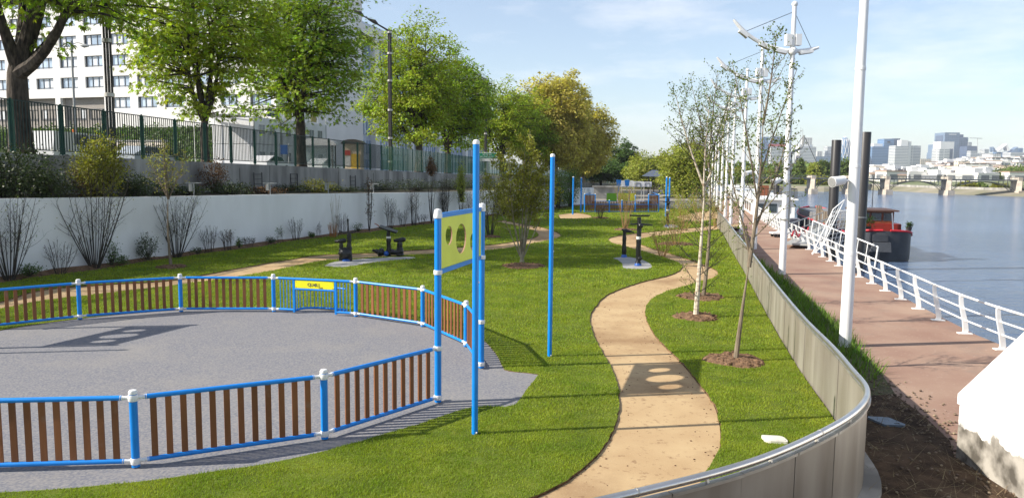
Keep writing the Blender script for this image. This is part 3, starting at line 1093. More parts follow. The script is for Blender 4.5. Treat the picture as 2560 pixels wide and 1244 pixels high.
# concrete footing below the panels
V, F = [], []
idx = range(0, len(GP), 6)
for i in idx:
    p, o_ = GP[i], gout[i]
    for t_, z in ((-0.02, -0.28), (-0.02, -0.165), (0.30, -0.175), (0.32, -0.28)):
        V.append((p[0] + o_[0] * t_, p[1] + o_[1] * t_, z))
n = len(list(idx))
F = [(i * 4 + j, i * 4 + j + 1, (i + 1) * 4 + j + 1, (i + 1) * 4 + j) for i in range(n - 1) for j in range(3)]
MB().add(V, F).build('footing', m_concrete_dark, guard, smooth=False)

# ------------------------------------------------------------------ quay railing
m_white = mat('white_paint', (0.80, 0.80, 0.78), 0.42, scale=5, col2=(0.70, 0.69, 0.65), detail=7, fac=(0.2, 0.5))
qr = thing('quay_railing', 'white quayside railing with curved posts and three rails along the water', 'railing', (12.5, 19, QZ))
RP = np.vstack([np.array(RAIL_K[:14]), along(np.array(RAIL_K[13:18]), 1.93)[1:]])
prof = [(0.0, 0.0, 0.075), (-0.02, 0.10, 0.07), (0.02, 0.35, 0.07), (0.10, 0.62, 0.06), (0.16, 0.85, 0.055), (0.18, 1.04, 0.05), (0.17, 1.10, 0.045)]


def rail_frame(i):
    d = RP[min(i + 1, len(RP) - 1)] - RP[max(i - 1, 0)]
    d = d / np.linalg.norm(d)
    return d, np.array([d[1], -d[0]])


pm = MB()
V, F = [], []
for (o_, z, hw) in prof:
    for a_, b_ in ((-hw, -0.022), (hw, -0.022), (hw, 0.022), (-hw, 0.022)):
        V.append((-o_ * 0.9 + a_, b_, z))
n = len(prof)
F = [(i * 4 + j, i * 4 + (j + 1) % 4, (i + 1) * 4 + (j + 1) % 4, (i + 1) * 4 + j) for i in range(n - 1) for j in range(4)]
F += [(3, 2, 1, 0), tuple(range((n - 1) * 4, n * 4))]
pm.add(V, F)
pm.box((0, 0, 0.012), (0.36, 0.18, 0.024))
ME_RPOST = pm.mesh('railing_post', m_white, False)
for i, p in enumerate(RP):
    d, o_ = rail_frame(i)
    link_piece('railing_post', ME_RPOST, qr, (p[0], p[1], QZ), math.atan2(o_[1], o_[0]))
for o_, z, r in ((0.155, 1.085, 0.030), (0.075, 0.72, 0.024), (0.01, 0.38, 0.024)):
    pts = []
    for i, p in enumerate(RP):
        d, ov = rail_frame(i)
        q = p - ov * o_
        pts.append((q[0], q[1], QZ + z))
    MB().tube(pts, r, 10).build('rail', m_white, qr, smooth='all')
    if r > 0.026:
        for q in pts:
            MB().ball(q, 0.05, 8, 0.8).build('rail_knuckle', m_white, qr)

# ------------------------------------------------------------------ lamp masts like ship yards
m_mast = mat('mast_white', (0.80, 0.80, 0.79), 0.38, scale=1.4, col2=(0.70, 0.70, 0.68), detail=8, streak=(1, 1, 0.3), fac=(0.2, 0.5))
MASTS = [(8.59, 19.2), (11.8, 32.9), (13.96, 43.6), (16.3, 54.0), (18.5, 64.3), (20.9, 74.6), (23.3, 85.0), (25.6, 95.3), (28.0, 105.6), (30.3, 116), (32.7, 126.5), (35.1, 137), (37.5, 147), (39.9, 158)]
mlabels = ['thick white lamp mast nearest on the quay, its top out of the picture', 'white lamp mast with a crescent yard, second along the quay',
           'third white lamp mast along the quay, partly behind the young tree', 'fourth white lamp mast along the quay from the front', 'fifth white lamp mast along the quay from the front',
           'sixth white lamp mast along the quay from the front', 'seventh white lamp mast along the quay from the front']
mast0 = None
for i, (mx, my) in enumerate(MASTS):
    lab = mlabels[i] if i < len(mlabels) else ['eighth', 'ninth', 'tenth', 'eleventh', 'twelfth', 'thirteenth', 'farthest'][i - 7] + ' white lamp mast in the converging row along the quay'
    if mast0 is None:
        t = thing('lamp_mast', lab, 'lamp mast', (0, 0, 0), 'white lamp masts along the quay')
        MB().lathe((0, 0, 0), [(0.155, -0.1), (0.15, 0.5), (0.125, 6.0), (0.10, 9.3), (0.09, 11.4)], 12).build('pole', m_mast, t)
        MB().ball((0, 0, 11.45), 0.13, 10).build('ball_finial', m_mast, t)
        arc = []
        for a in np.linspace(0, 1, 17):
            x = -2.55 + 3.65 * a
            arc.append((x, 0, 9.52 + 0.158 * (x - 0.1) ** 2 + (0.18 * max(0, -x - 1.6) ** 2)))
        yard = MB().tube(arc, [0.05] + [0.085] * 15 + [0.05], 8).build('yard', m_mast, t)
        for x0, x1 in ((-2.3, -1.95), (-1.45, -0.95), (-0.75, -0.25), (0.3, 0.85)):
            za, zb = (9.52 + 0.158 * (x0 - 0.1) ** 2), (9.52 + 0.158 * (x1 - 0.1) ** 2)
            lm = MB()
            lm.bar((x0, 0, za - 0.10), (x1, 0, zb - 0.10), 0.26, 0.09)
            lm.build('floodlight', m_mast, yard)
            MB().bar((x0 + 0.03, 0, za - 0.155), (x1 - 0.03, 0, zb - 0.155), 0.2, 0.02).build('lamp_glass', mat('lamp_glass', (0.25, 0.25, 0.25), 0.2, var=0.05), yard, smooth=False)
        for x, z in ((-2.1, 10.28), (0.8, 9.62)):
            MB().tube([(x, 0, z), (0, 0, 11.15)], 0.012, 5).build('stay_cable', m_dark, t)
        for x in (-0.2, 0.2):
            MB().box((x, 0, 9.98), (0.24, 0.3, 0.46)).build('control_box', m_mast, t, smooth=False)
        MB().ball((0, 0, 9.52), 0.2, 10).build('yard_joint', m_mast, t)
        for z in (2.4, 4.6, 7.0):
            MB().lathe((0, 0, z), [(0.142 - z * 0.004, -0.05), (0.158 - z * 0.004, -0.04), (0.158 - z * 0.004, 0.04), (0.142 - z * 0.004, 0.05)], 12).build('collar', m_mast, t)
        t.location = (mx, my, QZ)
        mast0 = t
    else:
        copy_thing(mast0, (mx, my, QZ), 0, lab)
# spotlights clamped to the masts
spots = [(0, 4.25, -0.42, 0.0, 'white cylinder spotlight clamped to the nearest lamp mast'), (1, 4.1, -0.45, 0.4, 'white spotlight clamped low on the second lamp mast'), (2, 4.4, -0.5, 0.2, 'white spotlight on the third lamp mast behind the leaves')]
for i, z, dx, tilt, lab in spots:
    mx, my = MASTS[i]
    t = thing('spotlight', lab, 'spotlight', (mx, my, QZ + z))
    a = np.array([mx + dx + 0.12, my - 0.06, QZ + z])
    b = np.array([mx + dx - 0.22, my - 0.2, QZ + z - 0.05 - tilt * 0.2])
    MB().tube([a, a * 0.5 + b * 0.5, b], [0.115, 0.12, 0.135], 12).build('housing', m_mast, t)
    MB().tube([b, b + (b - a) * 0.03], [0.12, 0.12], 12).build('lens', mat('lamp_glass', (0.25, 0.25, 0.25), 0.2), t)
    MB().tube([a, (mx, my, QZ + z - 0.02)], 0.035, 6).build('bracket', m_mast, t)
# swan-neck pipe on the second mast
mx, my = MASTS[1]
t = thing('swan_neck_pipe', 'white swan neck pipe strapped to the second lamp mast', 'pipe', (mx + 0.2, my, QZ + 4.5))
MB().tube(spline([(mx + 0.17, my, QZ + 2.0), (mx + 0.17, my, QZ + 4.9), (mx + 0.2, my, QZ + 5.25), (mx + 0.45, my, QZ + 5.4), (mx + 0.62, my, QZ + 5.55), (mx + 0.66, my, QZ + 6.0)], 5), 0.05, 8).build('pipe', m_steel, t)
for z in (2.4, 4.6):
    MB().lathe((mx + 0.03, my, QZ + z), [(0.21, -0.03), (0.21, 0.03)], 12).build('strap', m_steel, t)
MB().tube([(mx + 0.66, my, QZ + 6.0), (mx + 0.1, my, QZ + 5.2)], 0.012, 5).build('stay', m_dark, t)
MB().tube([(mx + 0.66, my, QZ + 6.0), (mx + 2.0, my + 1.5, QZ + 4.6)], 0.012, 5).build('stay', m_dark, t)

# ------------------------------------------------------------------ small things on the ground at the right
m_block = mat('block_white', (0.82, 0.82, 0.81), 0.7, scale=2, var=0.03)
m_weath = mat('weathered_block', (0.76, 0.75, 0.72), 0.9, scale=2.4, col2=(0.19, 0.17, 0.14), bump=0.006, bscale=14, detail=11)
n_, l_, b_ = nodes_of(m_weath)
mr_ = [q for q in n_ if q.type == 'MAP_RANGE'][0]
no_ = [q for q in n_ if q.type == 'TEX_NOISE'][0]
g_ = n_.new('ShaderNodeNewGeometry')
sx_ = n_.new('ShaderNodeSeparateXYZ')
l_.new(g_.outputs['Position'], sx_.inputs[0])
ma_ = n_.new('ShaderNodeMath')
ma_.operation = 'MULTIPLY_ADD'
l_.new(sx_.outputs['Z'], ma_.inputs[0])
ma_.inputs[1].default_value = 1.1
l_.new(no_.outputs['Fac'], ma_.inputs[2])
l_.new(ma_.outputs[0], mr_.inputs['Value'])
mr_.inputs['From Min'].default_value = 0.80
mr_.inputs['From Max'].default_value = 0.86
mx_ = [q for q in n_ if q.type == 'MIX_RGB'][0]
n2_ = n_.new('ShaderNodeTexNoise')
n2_.inputs['Scale'].default_value = 3.2
n2_.inputs['Detail'].default_value = 10
l_.new(g_.outputs['Position'], n2_.inputs['Vector'])
c2_ = n_.new('ShaderNodeValToRGB')
c2_.color_ramp.elements[0].position = 0.36
c2_.color_ramp.elements[0].color = (0.085, 0.075, 0.06, 1)
c2_.color_ramp.elements[1].position = 0.64
c2_.color_ramp.elements[1].color = (0.40, 0.37, 0.32, 1)
l_.new(n2_.outputs['Fac'], c2_.inputs['Fac'])
l_.new(c2_.outputs['Color'], mx_.inputs['Color1'])
bl = thing('white_parapet_block', 'white painted concrete parapet block with a sloping face at the edge of the quay', 'parapet', (7.6, 9, QZ))
pr = [(7.03, QZ - 0.05), (7.03, 0.77), (9.4, 3.25), (10.2, 3.25), (10.2, QZ - 0.05)]
V = [(x, 11.58, z) for x, z in pr] + [(x, 5.0, z) for x, z in pr]
MB().add(V, [(0, 1, 6, 5), (4, 3, 2, 1, 0), (5, 6, 7, 8, 9)]).build('weathered_base', m_weath, bl, smooth=False)
MB().add([(7.0, 11.6, 0.775), (9.42, 11.6, 3.28), (9.42, 5.0, 3.28), (7.0, 5.0, 0.775), (7.0, 11.6, 0.62), (7.0, 5.0, 0.62), (9.42, 11.6, 3.1), (9.42, 5.0, 3.1)],
         [(0, 3, 2, 1), (0, 4, 5, 3), (0, 1, 6, 4)]).build('sloping_face', m_block, bl, smooth=False)
c = G(2215, 1058, QZ)
t = thing('inspection_cover', 'blue grey square inspection cover on the bare earth', 'cover', (c[0], c[1], QZ + 0.01))
m_cov = mat('cover_grey', (0.15, 0.20, 0.25), 0.5, scale=8, var=0.15)
MB().prism([(c[0] + a, c[1] + b) for a, b in ((-0.24, 0.2), (-0.2, 0.26), (0.14, 0.21), (0.26, -0.16), (0.22, -0.22), (-0.12, -0.19))], QZ + 0.012, QZ + 0.05).build('lid', m_cov, t, smooth=False)
MB().box((c[0] + 0.12, c[1] - 0.14, QZ + 0.052), (0.09, 0.02, 0.008)).build('key_slot', m_dark, t, smooth=False)
c = G(1936, 1101)
t = thing('white_access_lid', 'white rounded access lid lying in the lawn beside the guard wall', 'lid', (c[0], c[1], 0))
MB().prism([(c[0] + 0.17 * math.copysign(abs(math.cos(a)) ** 0.4, math.cos(a)), c[1] + 0.13 * math.copysign(abs(math.sin(a)) ** 0.4, math.sin(a)) - 0.25 * 0.17 * math.cos(a)) for a in np.linspace(0, 6.283, 24, endpoint=False)], 0.0, 0.045).build('lid', mat('lid_cream', (0.66, 0.64, 0.56), 0.7, var=0.08), t, smooth=False)
MB().prism([(c[0] + 0.14 * math.copysign(abs(math.cos(a)) ** 0.4, math.cos(a)), c[1] + 0.10 * math.copysign(abs(math.sin(a)) ** 0.4, math.sin(a)) - 0.25 * 0.14 * math.cos(a)) for a in np.linspace(0, 6.283, 24, endpoint=False)], 0.044, 0.052).build('lid_plate', mat('lid_cream2', (0.60, 0.58, 0.52), 0.7, var=0.08), t, smooth=False)

# ------------------------------------------------------------------ retaining walls, street and green fence
ww = thing('white_retaining_wall', 'long low white rendered retaining wall along the back of the lawn', 'wall', (-15.67, 35.2, 0))
WS = spline(WALL, 4)
wdir = np.gradient(WS[:, :2], axis=0)
wdir /= np.linalg.norm(wdir, axis=1)[:, None]
wnrm = np.stack([wdir[:, 1], -wdir[:, 0]], 1)


def wall_strip(P, nrm, z0, z1, t):
    V, F = [], []
    for i in range(len(P)):
        p, o_ = P[i, :2], nrm[i]
        b = p - o_ * t
        V += [(p[0], p[1], z0[i]), (p[0], p[1], z1[i]), (b[0], b[1], z1[i]), (b[0], b[1], z0[i])]
    n = len(P)
    F = [(i * 4 + j, (i + 1) * 4 + j, (i + 1) * 4 + (j + 1) % 4, i * 4 + (j + 1) % 4) for i in range(n - 1) for j in range(4)]
    F += [(0, 1, 2, 3), (4 * n - 1, 4 * n - 2, 4 * n - 3, 4 * n - 4)]
    return V, F


V, F = wall_strip(WS, wnrm, np.full(len(WS), -0.3), WS[:, 2], 0.3)
MB().add(V, F).build('wall_face', m_whitewall, ww, smooth=False)

# planted terrace between the two walls
FY = np.linspace(8, 290, 60)
FL = np.stack([fence_x(FY), FY, street_z(FY)], 1)
TY = np.linspace(10, 94, 30)
wx = np.interp(TY, WALL[:, 1], WALL[:, 0])
wz = np.interp(TY, WALL[:, 1], WALL[:, 2])
V, F = [], []
for i, y in enumerate(TY):
    V += [(wx[i] - 0.2, y, wz[i] - 0.12), (fence_x(y) + 0.05, y, wz[i] + 0.1)]
F = [(2 * i, 2 * i + 1, 2 * i + 3, 2 * i + 2) for i in range(len(TY) - 1)]
MB().add(V, F).build('planted_terrace', mat('terrace_soil', (0.06, 0.045, 0.03), 1.0, scale=3, col2=(0.03, 0.035, 0.015), bump=0.03), smooth=False, kind='structure')

cw = thing('concrete_wall', 'stained grey concrete wall below the green fence', 'wall', (fence_x(50), 50, 2))
CY = np.arange(8.0, 290, 3.2)
for i, y in enumerate(CY[:-1]):
    y2 = CY[i + 1] - 0.02
    P = np.array([(fence_x(y) + 0.3, y), (fence_x(y2) + 0.3, y2)])
    nn = np.array([0.972, -0.233])
    o_ = 0.012 * ((i * 5) % 3)
    V, F = wall_strip(P + nn * o_, np.array([nn, nn]), np.array([1.0, 1.0]) if y < 100 else np.array([-0.3, -0.3]), np.array([street_z(y), street_z(y2)]), 0.6)
    MB().add(V, F).build('wall_bay', m_concrete_dark, cw, smooth=False)
    if i % 2 == 0:
        V, F = wall_strip(np.array([P[0] + nn * 0.05 - [0, 0.1], P[0] + nn * 0.05 + [0.05, 0.22]]), np.array([nn, nn]), np.array([1.0, 1.0]), np.array([street_z(y) - 0.25] * 2), 0.2)
        MB().add(V, F).build('wall_rib', m_concrete_dark, cw, smooth=False)

m_green = mat('green_fence_paint', (0.008, 0.060, 0.042), 0.45, var=0.1, scale=4)
m_iron = mat('dark_green_bars', (0.012, 0.030, 0.024), 0.5, var=0.1, scale=4)
m_gglass = mat('green_glass', (0.02, 0.16, 0.11), 0.12, var=0.15, scale=0.5, alpha=0.70, spec=0.5)
gf = thing('green_bar_fence', 'tall green fence of close vertical bars on top of the concrete wall', 'fence', (fence_x(45), 45, street_z(45)))
gg = thing('green_glass_screen', 'green tinted glass screen continuing the fence beyond the bars', 'screen', (fence_x(90), 90, street_z(90)))
step = 2.52
d2 = np.array([0.24, 1.0]) / math.hypot(0.24, 1)
y = 9.3
k = 0
FH = 2.2
while y < 285:
    p = np.array([fence_x(y), y])
    q = p + d2 * step
    za, zb = street_z(p[1]), street_z(q[1])
    glass = y > 66
    par = gg if glass else gf
    a3, b3 = np.array([p[0], p[1], za]), np.array([q[0], q[1], zb])
    MB().box((p[0], p[1], za + FH / 2 + 0.02), (0.075, 0.075, FH + 0.06), rz=0.24).build('post', m_green, par, smooth=False)
    if not glass:
        u3 = (b3 - a3) / step
        for s_ in (0.11, step - 0.11):
            MB().bar(a3 + u3 * s_ + [0, 0, 0.05], a3 + u3 * s_ + [0, 0, FH], 0.05, 0.05).build('end_stile', m_green, par, smooth=False)
        for z in (0.30, FH - 0.22):
            MB().bar(a3 + u3 * 0.0 + [0, 0, z], a3 + u3 * 0.16 + [0, 0, z], 0.03, 0.05).build('hinge', m_iron, par, smooth=False)
            MB().bar(a3 - u3 * 0.16 + [0, 0, z], a3 + [0, 0, z], 0.03, 0.05).build('hinge', m_iron, par, smooth=False)
        for z, nm in ((FH - 0.02, 'top_rail'), (0.20, 'bottom_rail')):
            MB().bar(a3 + u3 * 0.13 + [0, 0, z], b3 - u3 * 0.13 + [0, 0, z], 0.045, 0.045).build(nm, m_iron, par, smooth=False)
        bars = MB()
        for s_ in np.linspace(0.25, step - 0.25, 14):
            c = a3 + u3 * s_
            bars.box((c[0], c[1], c[2] + (FH + 0.18) / 2), (0.036, 0.042, FH - 0.24), rz=0.24)
        bars.build('bars', m_iron, par, smooth=False, kind='stuff')
    else:
        for j in range(2):
            u3 = (b3 - a3) / step
            s0, s1 = 0.06 + j * step / 2, (j + 1) * step / 2 - 0.03
            A, B = a3 + u3 * s0, a3 + u3 * s1
            MB().add([A + [0, 0, 0.1], B + [0, 0, 0.1], B + [0, 0, FH], A + [0, 0, FH]], [(0, 1, 2, 3)]).build('glass_pane', m_gglass, par, smooth=False)
        MB().bar((a3 + b3) / 2 + [0, 0, 0.02], (a3 + b3) / 2 + [0, 0, FH], 0.05, 0.05).build('mullion', m_green, par, smooth=False)
    y = q[1]
    k += 1

# street
V, F = [], []
ys = np.linspace(-20, 420, 45)
for y in ys:
    V += [(fence_x(y) - 0.3, y, street_z(y) - 0.02), (fence_x(y) - 3.5, y, street_z(y) - 0.02)]
F = [(2 * i, 2 * i + 1, 2 * i + 3, 2 * i + 2) for i in range(len(ys) - 1)]
MB().add(V, F).build('pavement', mat('pavement', (0.28, 0.27, 0.25), 0.9, scale=2, var=0.12), smooth=False, kind='structure')
V = []
for y in ys:
    V += [(fence_x(y) - 3.5, y, street_z(y) - 0.14), (fence_x(y) - 22, y, street_z(y) - 0.14)]
MB().add(V, F).build('street', m_street, smooth=False, kind='structure')
V = []
for y in ys:
    V += [(fence_x(y) - 22, y, street_z(y) - 0.0), (-400, y, street_z(y) + 0.0)]
MB().add(V, F).build('upper_ground', mat('upper_ground', (0.24, 0.22, 0.18), 0.95, scale=0.6, var=0.2), smooth=False, kind='structure')
V = []
for y in ys:
    V += [(fence_x(y) - 3.5, y, street_z(y) - 0.02), (fence_x(y) - 3.5, y, street_z(y) - 0.14)]
MB().add(V, F).build('kerb', m_pad, smooth=False, kind='structure')

# ------------------------------------------------------------------ white office building
m_facade = mat('white_facade', (0.82, 0.80, 0.77), 0.8, scale=0.4, var=0.03, spec=0.2)
m_wframe = mat('window_frame', (0.16, 0.16, 0.165), 0.5, var=0.05)
m_pane = mat('window_pane', (0.50, 0.61, 0.74), 0.08, scale=0.35, col2=(0.26, 0.34, 0.44), spec=0.9, detail=2)
m_blind = mat('window_blind', (0.72, 0.74, 0.76), 0.5, scale=1.5, var=0.1)
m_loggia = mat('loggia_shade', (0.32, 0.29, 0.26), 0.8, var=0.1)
bo = np.array([-35.6, 115.5, 0.0])                              # street corner
bu = np.array([-0.949, 0.315, 0.0])                             # along the white front, away from the corner
bn = np.array([-0.315, -0.949, 0.0])                            # front faces
BT, B0 = 38.0, 3.0
off = thing('office_building', 'large white office block with rows of three-pane windows behind the trees', 'building', tuple(bo))
bays, bay_w, fl0, flh = 17, 5.35, 16.7, 3.35
# front wall with real openings: piers, bands and recessed windows
LW = bays * bay_w


def fp(s_, z, o_=0.0):
    return bo + bu * s_ + bn * o_ + np.array([0, 0, z])


def fbox(mb, s0, s1, z0, z1, o0, o1):
    V = [fp(s, z, o_) for s in (s0, s1) for z in (z0, z1) for o_ in (o0, o1)]
    mb.add(V, [(0, 1, 3, 2), (4, 6, 7, 5), (0, 4, 5, 1), (2, 3, 7, 6), (0, 2, 6, 4), (1, 5, 7, 3)])


wmb = MB()
ww_, wh_ = 3.8, 1.8
floors = 6
for b in range(bays + 1):
    s0 = max(0, b * bay_w - (bay_w - ww_) / 2)
    s1 = min(LW, b * bay_w + (bay_w - ww_) / 2)
    fbox(wmb, s0, s1, 15.25 if b > 6 else 9.0, BT, -0.4, 0.0)
wall1 = wmb.build('facade_piers', m_facade, off, smooth=False)
wmb = MB()
zb = 12.2
for f in range(floors + 1):
    za = fl0 + f * flh - (flh - wh_) / 2
    fbox(wmb, 0, LW, (fl0 + (f - 1) * flh + wh_) if f else 15.2, fl0 if f == 0 else fl0 + f * flh, -0.38, -0.003)
fbox(wmb, 0, 6 * bay_w, 9.0, 13.3, -0.38, -0.003)
fbox(wmb, 0, 6 * bay_w, 15.1, 15.21, -0.38, -0.004)
wmb.build('facade_bands', m_facade, off, smooth=False)
core = MB()
fbox(core, -0.05, LW, B0, BT - 0.02, -26, -0.9)
core.build('core_walls', m_facade, off, smooth=False)
# ground floor: deep openings between piers
for b in range(6, bays + 1, 2):
    gm = MB()
    fbox(gm, max(0, b * bay_w - 0.55), b * bay_w + 0.55, B0, 15.3, -0.45, 0.02)
    gm.build('ground_pier', m_facade, off, smooth=False)
gm = MB()
fbox(gm, 0, LW, B0, 10.3, -0.6, -0.1)
gm.build('plinth', m_facade, off, smooth=False)
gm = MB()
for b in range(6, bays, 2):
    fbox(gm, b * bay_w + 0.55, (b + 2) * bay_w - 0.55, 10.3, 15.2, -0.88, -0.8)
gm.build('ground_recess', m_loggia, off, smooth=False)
# windows: one frame mesh shared, three panes each
fm = MB()
L_ = ww_
for s0, s1, z0, z1 in ((0, L_, 0, 0.07), (0, L_, wh_ - 0.07, wh_), (0, 0.07, 0.07, wh_ - 0.07), (L_ - 0.07, L_, 0.07, wh_ - 0.07), (L_ * 0.34 - 0.035, L_ * 0.34 + 0.035, 0.07, wh_ - 0.07), (L_ * 0.68 - 0.035, L_ * 0.68 + 0.035, 0.07, wh_ - 0.07), (0.07, L_ - 0.07, 0.22, 0.27)):
    fm.box(((s0 + s1) / 2, 0, (z0 + z1) / 2), (s1 - s0, 0.08, z1 - z0))
ME_WF = fm.mesh('window', m_wframe, False)
rz_f = math.atan2(-bu[1], -bu[0])
panes = []
for a0, a1 in ((0.07, 0.34), (0.36, 0.66), (0.70, 0.975)):
    panes.append((MB().box((L_ * (a0 + a1) / 2, 0.05, wh_ / 2), (L_ * (a1 - a0), 0.012, wh_ - 0.14)).mesh('pane', m_pane, False), (L_ * (a0 + a1) / 2)))
ME_BLIND = MB().box((0, 0.09, 0), (0.75, 0.01, wh_ - 0.3)).mesh('blind', m_blind, False)
rw = random.Random(4)


def put_window(s_, z, o_=-0.30):
    p = fp(s_ + ww_, z, o_)
    o = link_piece('window', ME_WF, off, p, rz_f)
    for me, cx in panes:
        c = bpy.data.objects.new('pane', me)
        COL.objects.link(c)
        c.parent = o
        if rw.random() < 0.3:
            c2 = bpy.data.objects.new('blind', ME_BLIND)
            COL.objects.link(c2)
            c2.parent = o
            c2.location = (cx, -0.055, wh_ / 2)
    return o


for b in range(bays):
    for f in range(floors):
        put_window(b * bay_w + (bay_w - ww_) / 2, fl0 + f * flh)
for b in range(6):
    put_window(b * bay_w + (bay_w - ww_) / 2, 13.3)
for b in range(6, bays, 2):
    for j in range(2):
        put_window(b * bay_w + 0.9 + j * 4.6, 11.6, -0.76)
# street side: pale blue curtain wall in the shade, white frame
sd = np.array([0.235, 0.972, 0.0])
sn = np.array([0.972, -0.235, 0.0])
m_cglass = mat('curtain_glass', (0.20, 0.30, 0.44), 0.10, scale=0.25, col2=(0.30, 0.38, 0.50), spec=0.9, detail=2)
m_cpan = mat('curtain_panel', (0.52, 0.58, 0.66), 0.5, var=0.06)
side = thing('glass_office_building', 'shaded office building with pale blue glass front along the street', 'building', tuple(bo + sd * 30))
SL = 118.0


def sp(s_, z, o_=0.0):
    return bo + sd * s_ + sn * o_ + np.array([0, 0, z])


def sbox(mb, s0, s1, z0, z1, o0, o1):
    V = [sp(s, z, o_) for s in (s0, s1) for z in (z0, z1) for o_ in (o0, o1)]
    mb.add(V, [(0, 1, 3, 2), (4, 6, 7, 5), (0, 4, 5, 1), (2, 3, 7, 6), (0, 2, 6, 4), (1, 5, 7, 3)])


m_ = MB()
sbox(m_, 0.6, 10, 1.5, 29.5, -2.5, -1.0)
sbox(m_, 10, SL, 1.5, 29.5, -22, -1.0)
m_.build('core_walls', m_cpan, side, smooth=False)
for b, (s0, s1) in enumerate([(0.6, 17), (19, 36), (38, 55), (57, 74), (76, 96), (98, SL)]):
    for f in range(7):
        z0 = 3.2 + f * 3.7
        m_ = MB()
        sbox(m_, s0, s1, z0, z0 + 2.5, -0.92, -0.85)
        g_ = m_.build('glass_band', m_cglass, side, smooth=False)
        m_ = MB()
        nfin = int((s1 - s0) / 1.5)
        for j in range(nfin + 1):
            s_ = s0 + (s1 - s0) * j / nfin
            wv = 0.28 if (j * 7 + f * 3 + b) % 3 else 0.6
            sbox(m_, s_ - wv / 2, s_ + wv / 2, z0, z0 + 2.5, -0.84, -0.72)
        m_.build('mullions', m_cpan, g_, smooth=False)
    m_ = MB()
    sbox(m_, s1, s1 + 2, 1.5, 30.5, -1.2, 0.2)
    m_.build('white_pier', m_facade, side, smooth=False)
m_ = MB()
sbox(m_, 0.6, SL, 29.0, 30.8, -1.2, 0.25)
m_.build('roof_band', m_facade, side, smooth=False)
for s0, s1, z0, z1 in ((36.2, 37.8, 3, 29), (19.2, 36, 19.5, 20.8)):
    m_ = MB()
    sbox(m_, s0, s1, z0, z1, -0.9, 0.21)
    m_.build('white_frame', m_facade, side, smooth=False)
m_ = MB()
sbox(m_, 10, 70, 30.8, 33.5, -16, -5)
m_.build('plant_room', m_cpan, side, smooth=False)

# ------------------------------------------------------------------ trees and shrubs
m_bark = mat('dark_bark', (0.085, 0.066, 0.050), 0.95, scale=7, col2=(0.018, 0.014, 0.011), bump=0.06, bscale=9, streak=(1, 1, 0.3))
m_bark_pale = mat('pale_bark', (0.34, 0.30, 0.22), 0.9, scale=4, col2=(0.17, 0.14, 0.09), bump=0.01, bscale=16)
m_bark_young = mat('young_bark', (0.23, 0.185, 0.13), 0.9, scale=7, col2=(0.13, 0.10, 0.07), bump=0.01, bscale=18, streak=(1, 1, 0.4))
m_birch = mat('birch_bark', (0.56, 0.49, 0.39), 0.8, scale=3.2, col2=(0.25, 0.18, 0.12), streak=(1, 1, 3.5), fac=(0.34, 0.54), detail=7)
m_twig = mat('dark_twig', (0.055, 0.045, 0.035), 0.9, var=0.2, scale=6)
m_twig_tan = mat('tan_twig', (0.36, 0.22, 0.09), 0.8, var=0.2, scale=6)
L_chest = mat('chestnut_leaf', (0.275, 0.350, 0.026), 0.5, scale=0.5, col2=(0.155, 0.240, 0.017), island=0.5, trans=0.5, spec=0.35)
L_chest2 = mat('chestnut_leaf_yellow', (0.34, 0.385, 0.026), 0.5, scale=0.5, col2=(0.20, 0.275, 0.018), island=0.5, trans=0.45, spec=0.35)
L_plane = mat('plane_leaf', (0.55, 0.475, 0.13), 0.7, scale=0.6, col2=(0.42, 0.36, 0.09), island=0.35, trans=0.5, spec=0.2)
L_young = mat('young_leaf', (0.17, 0.20, 0.04), 0.55, scale=2, col2=(0.09, 0.125, 0.02), island=0.4, trans=0.4, spec=0.3)
L_olive = mat('olive_leaf', (0.28, 0.265, 0.04), 0.55, scale=2, col2=(0.17, 0.175, 0.025), island=0.4, trans=0.4, spec=0.3)
L_dark = mat('evergreen_leaf', (0.060, 0.085, 0.020), 0.5, scale=2, col2=(0.03, 0.045, 0.012), island=0.4, trans=0.2, spec=0.4)
L_mid = mat('shrub_leaf', (0.095, 0.16, 0.026), 0.5, scale=2, col2=(0.055, 0.10, 0.015), island=0.4, trans=0.3, spec=0.4)
L_brown = mat('brown_leaf', (0.18, 0.09, 0.045), 0.7, scale=3, col2=(0.09, 0.05, 0.03), island=0.4, trans=0.25)
L_willow = mat('willow_leaf', (0.33, 0.35, 0.05), 0.6, scale=1, col2=(0.22, 0.25, 0.03), island=0.35, trans=0.4)
L_far = mat('far_leaf', (0.14, 0.185, 0.04), 0.7, scale=0.1, col2=(0.08, 0.12, 0.025), island=0.35, trans=0.3)
L_blossom = mat('pale_catkin', (0.42, 0.40, 0.27), 0.8, var=0.15, scale=5, island=0.3, trans=0.2)


def unit(v):
    return v / (np.linalg.norm(v, axis=-1, keepdims=True) + 1e-9)


def leaf_mesh(name, C, D, N, size, ratio=0.55, material=None, fold=0.25):
    """pointed folded leaves: centres C, directions D, normals N, lengths size"""
    D = unit(D)
    S = unit(np.cross(D, N))
    Nn = np.cross(S, D)
    s = size[:, None]
    a = C - D * s * 0.5
    b = C + S * s * ratio * 0.5 - Nn * s * fold * 0.3 + D * s * 0.08
    c = C + D * s * 0.5 - Nn * s * 0.08
    d = C - S * s * ratio * 0.5 - Nn * s * fold * 0.3 + D * s * 0.08
    V = np.stack([a, b, c, d], 1).reshape(-1, 3)
    n = len(C)
    i = np.arange(n)[:, None] * 4
    F = np.concatenate([i + [0, 1, 2], i + [0, 2, 3]], 1).reshape(-1, 3)
    me = raw_mesh(name, V, F, 3)
    me.materials.append(material)
    return me


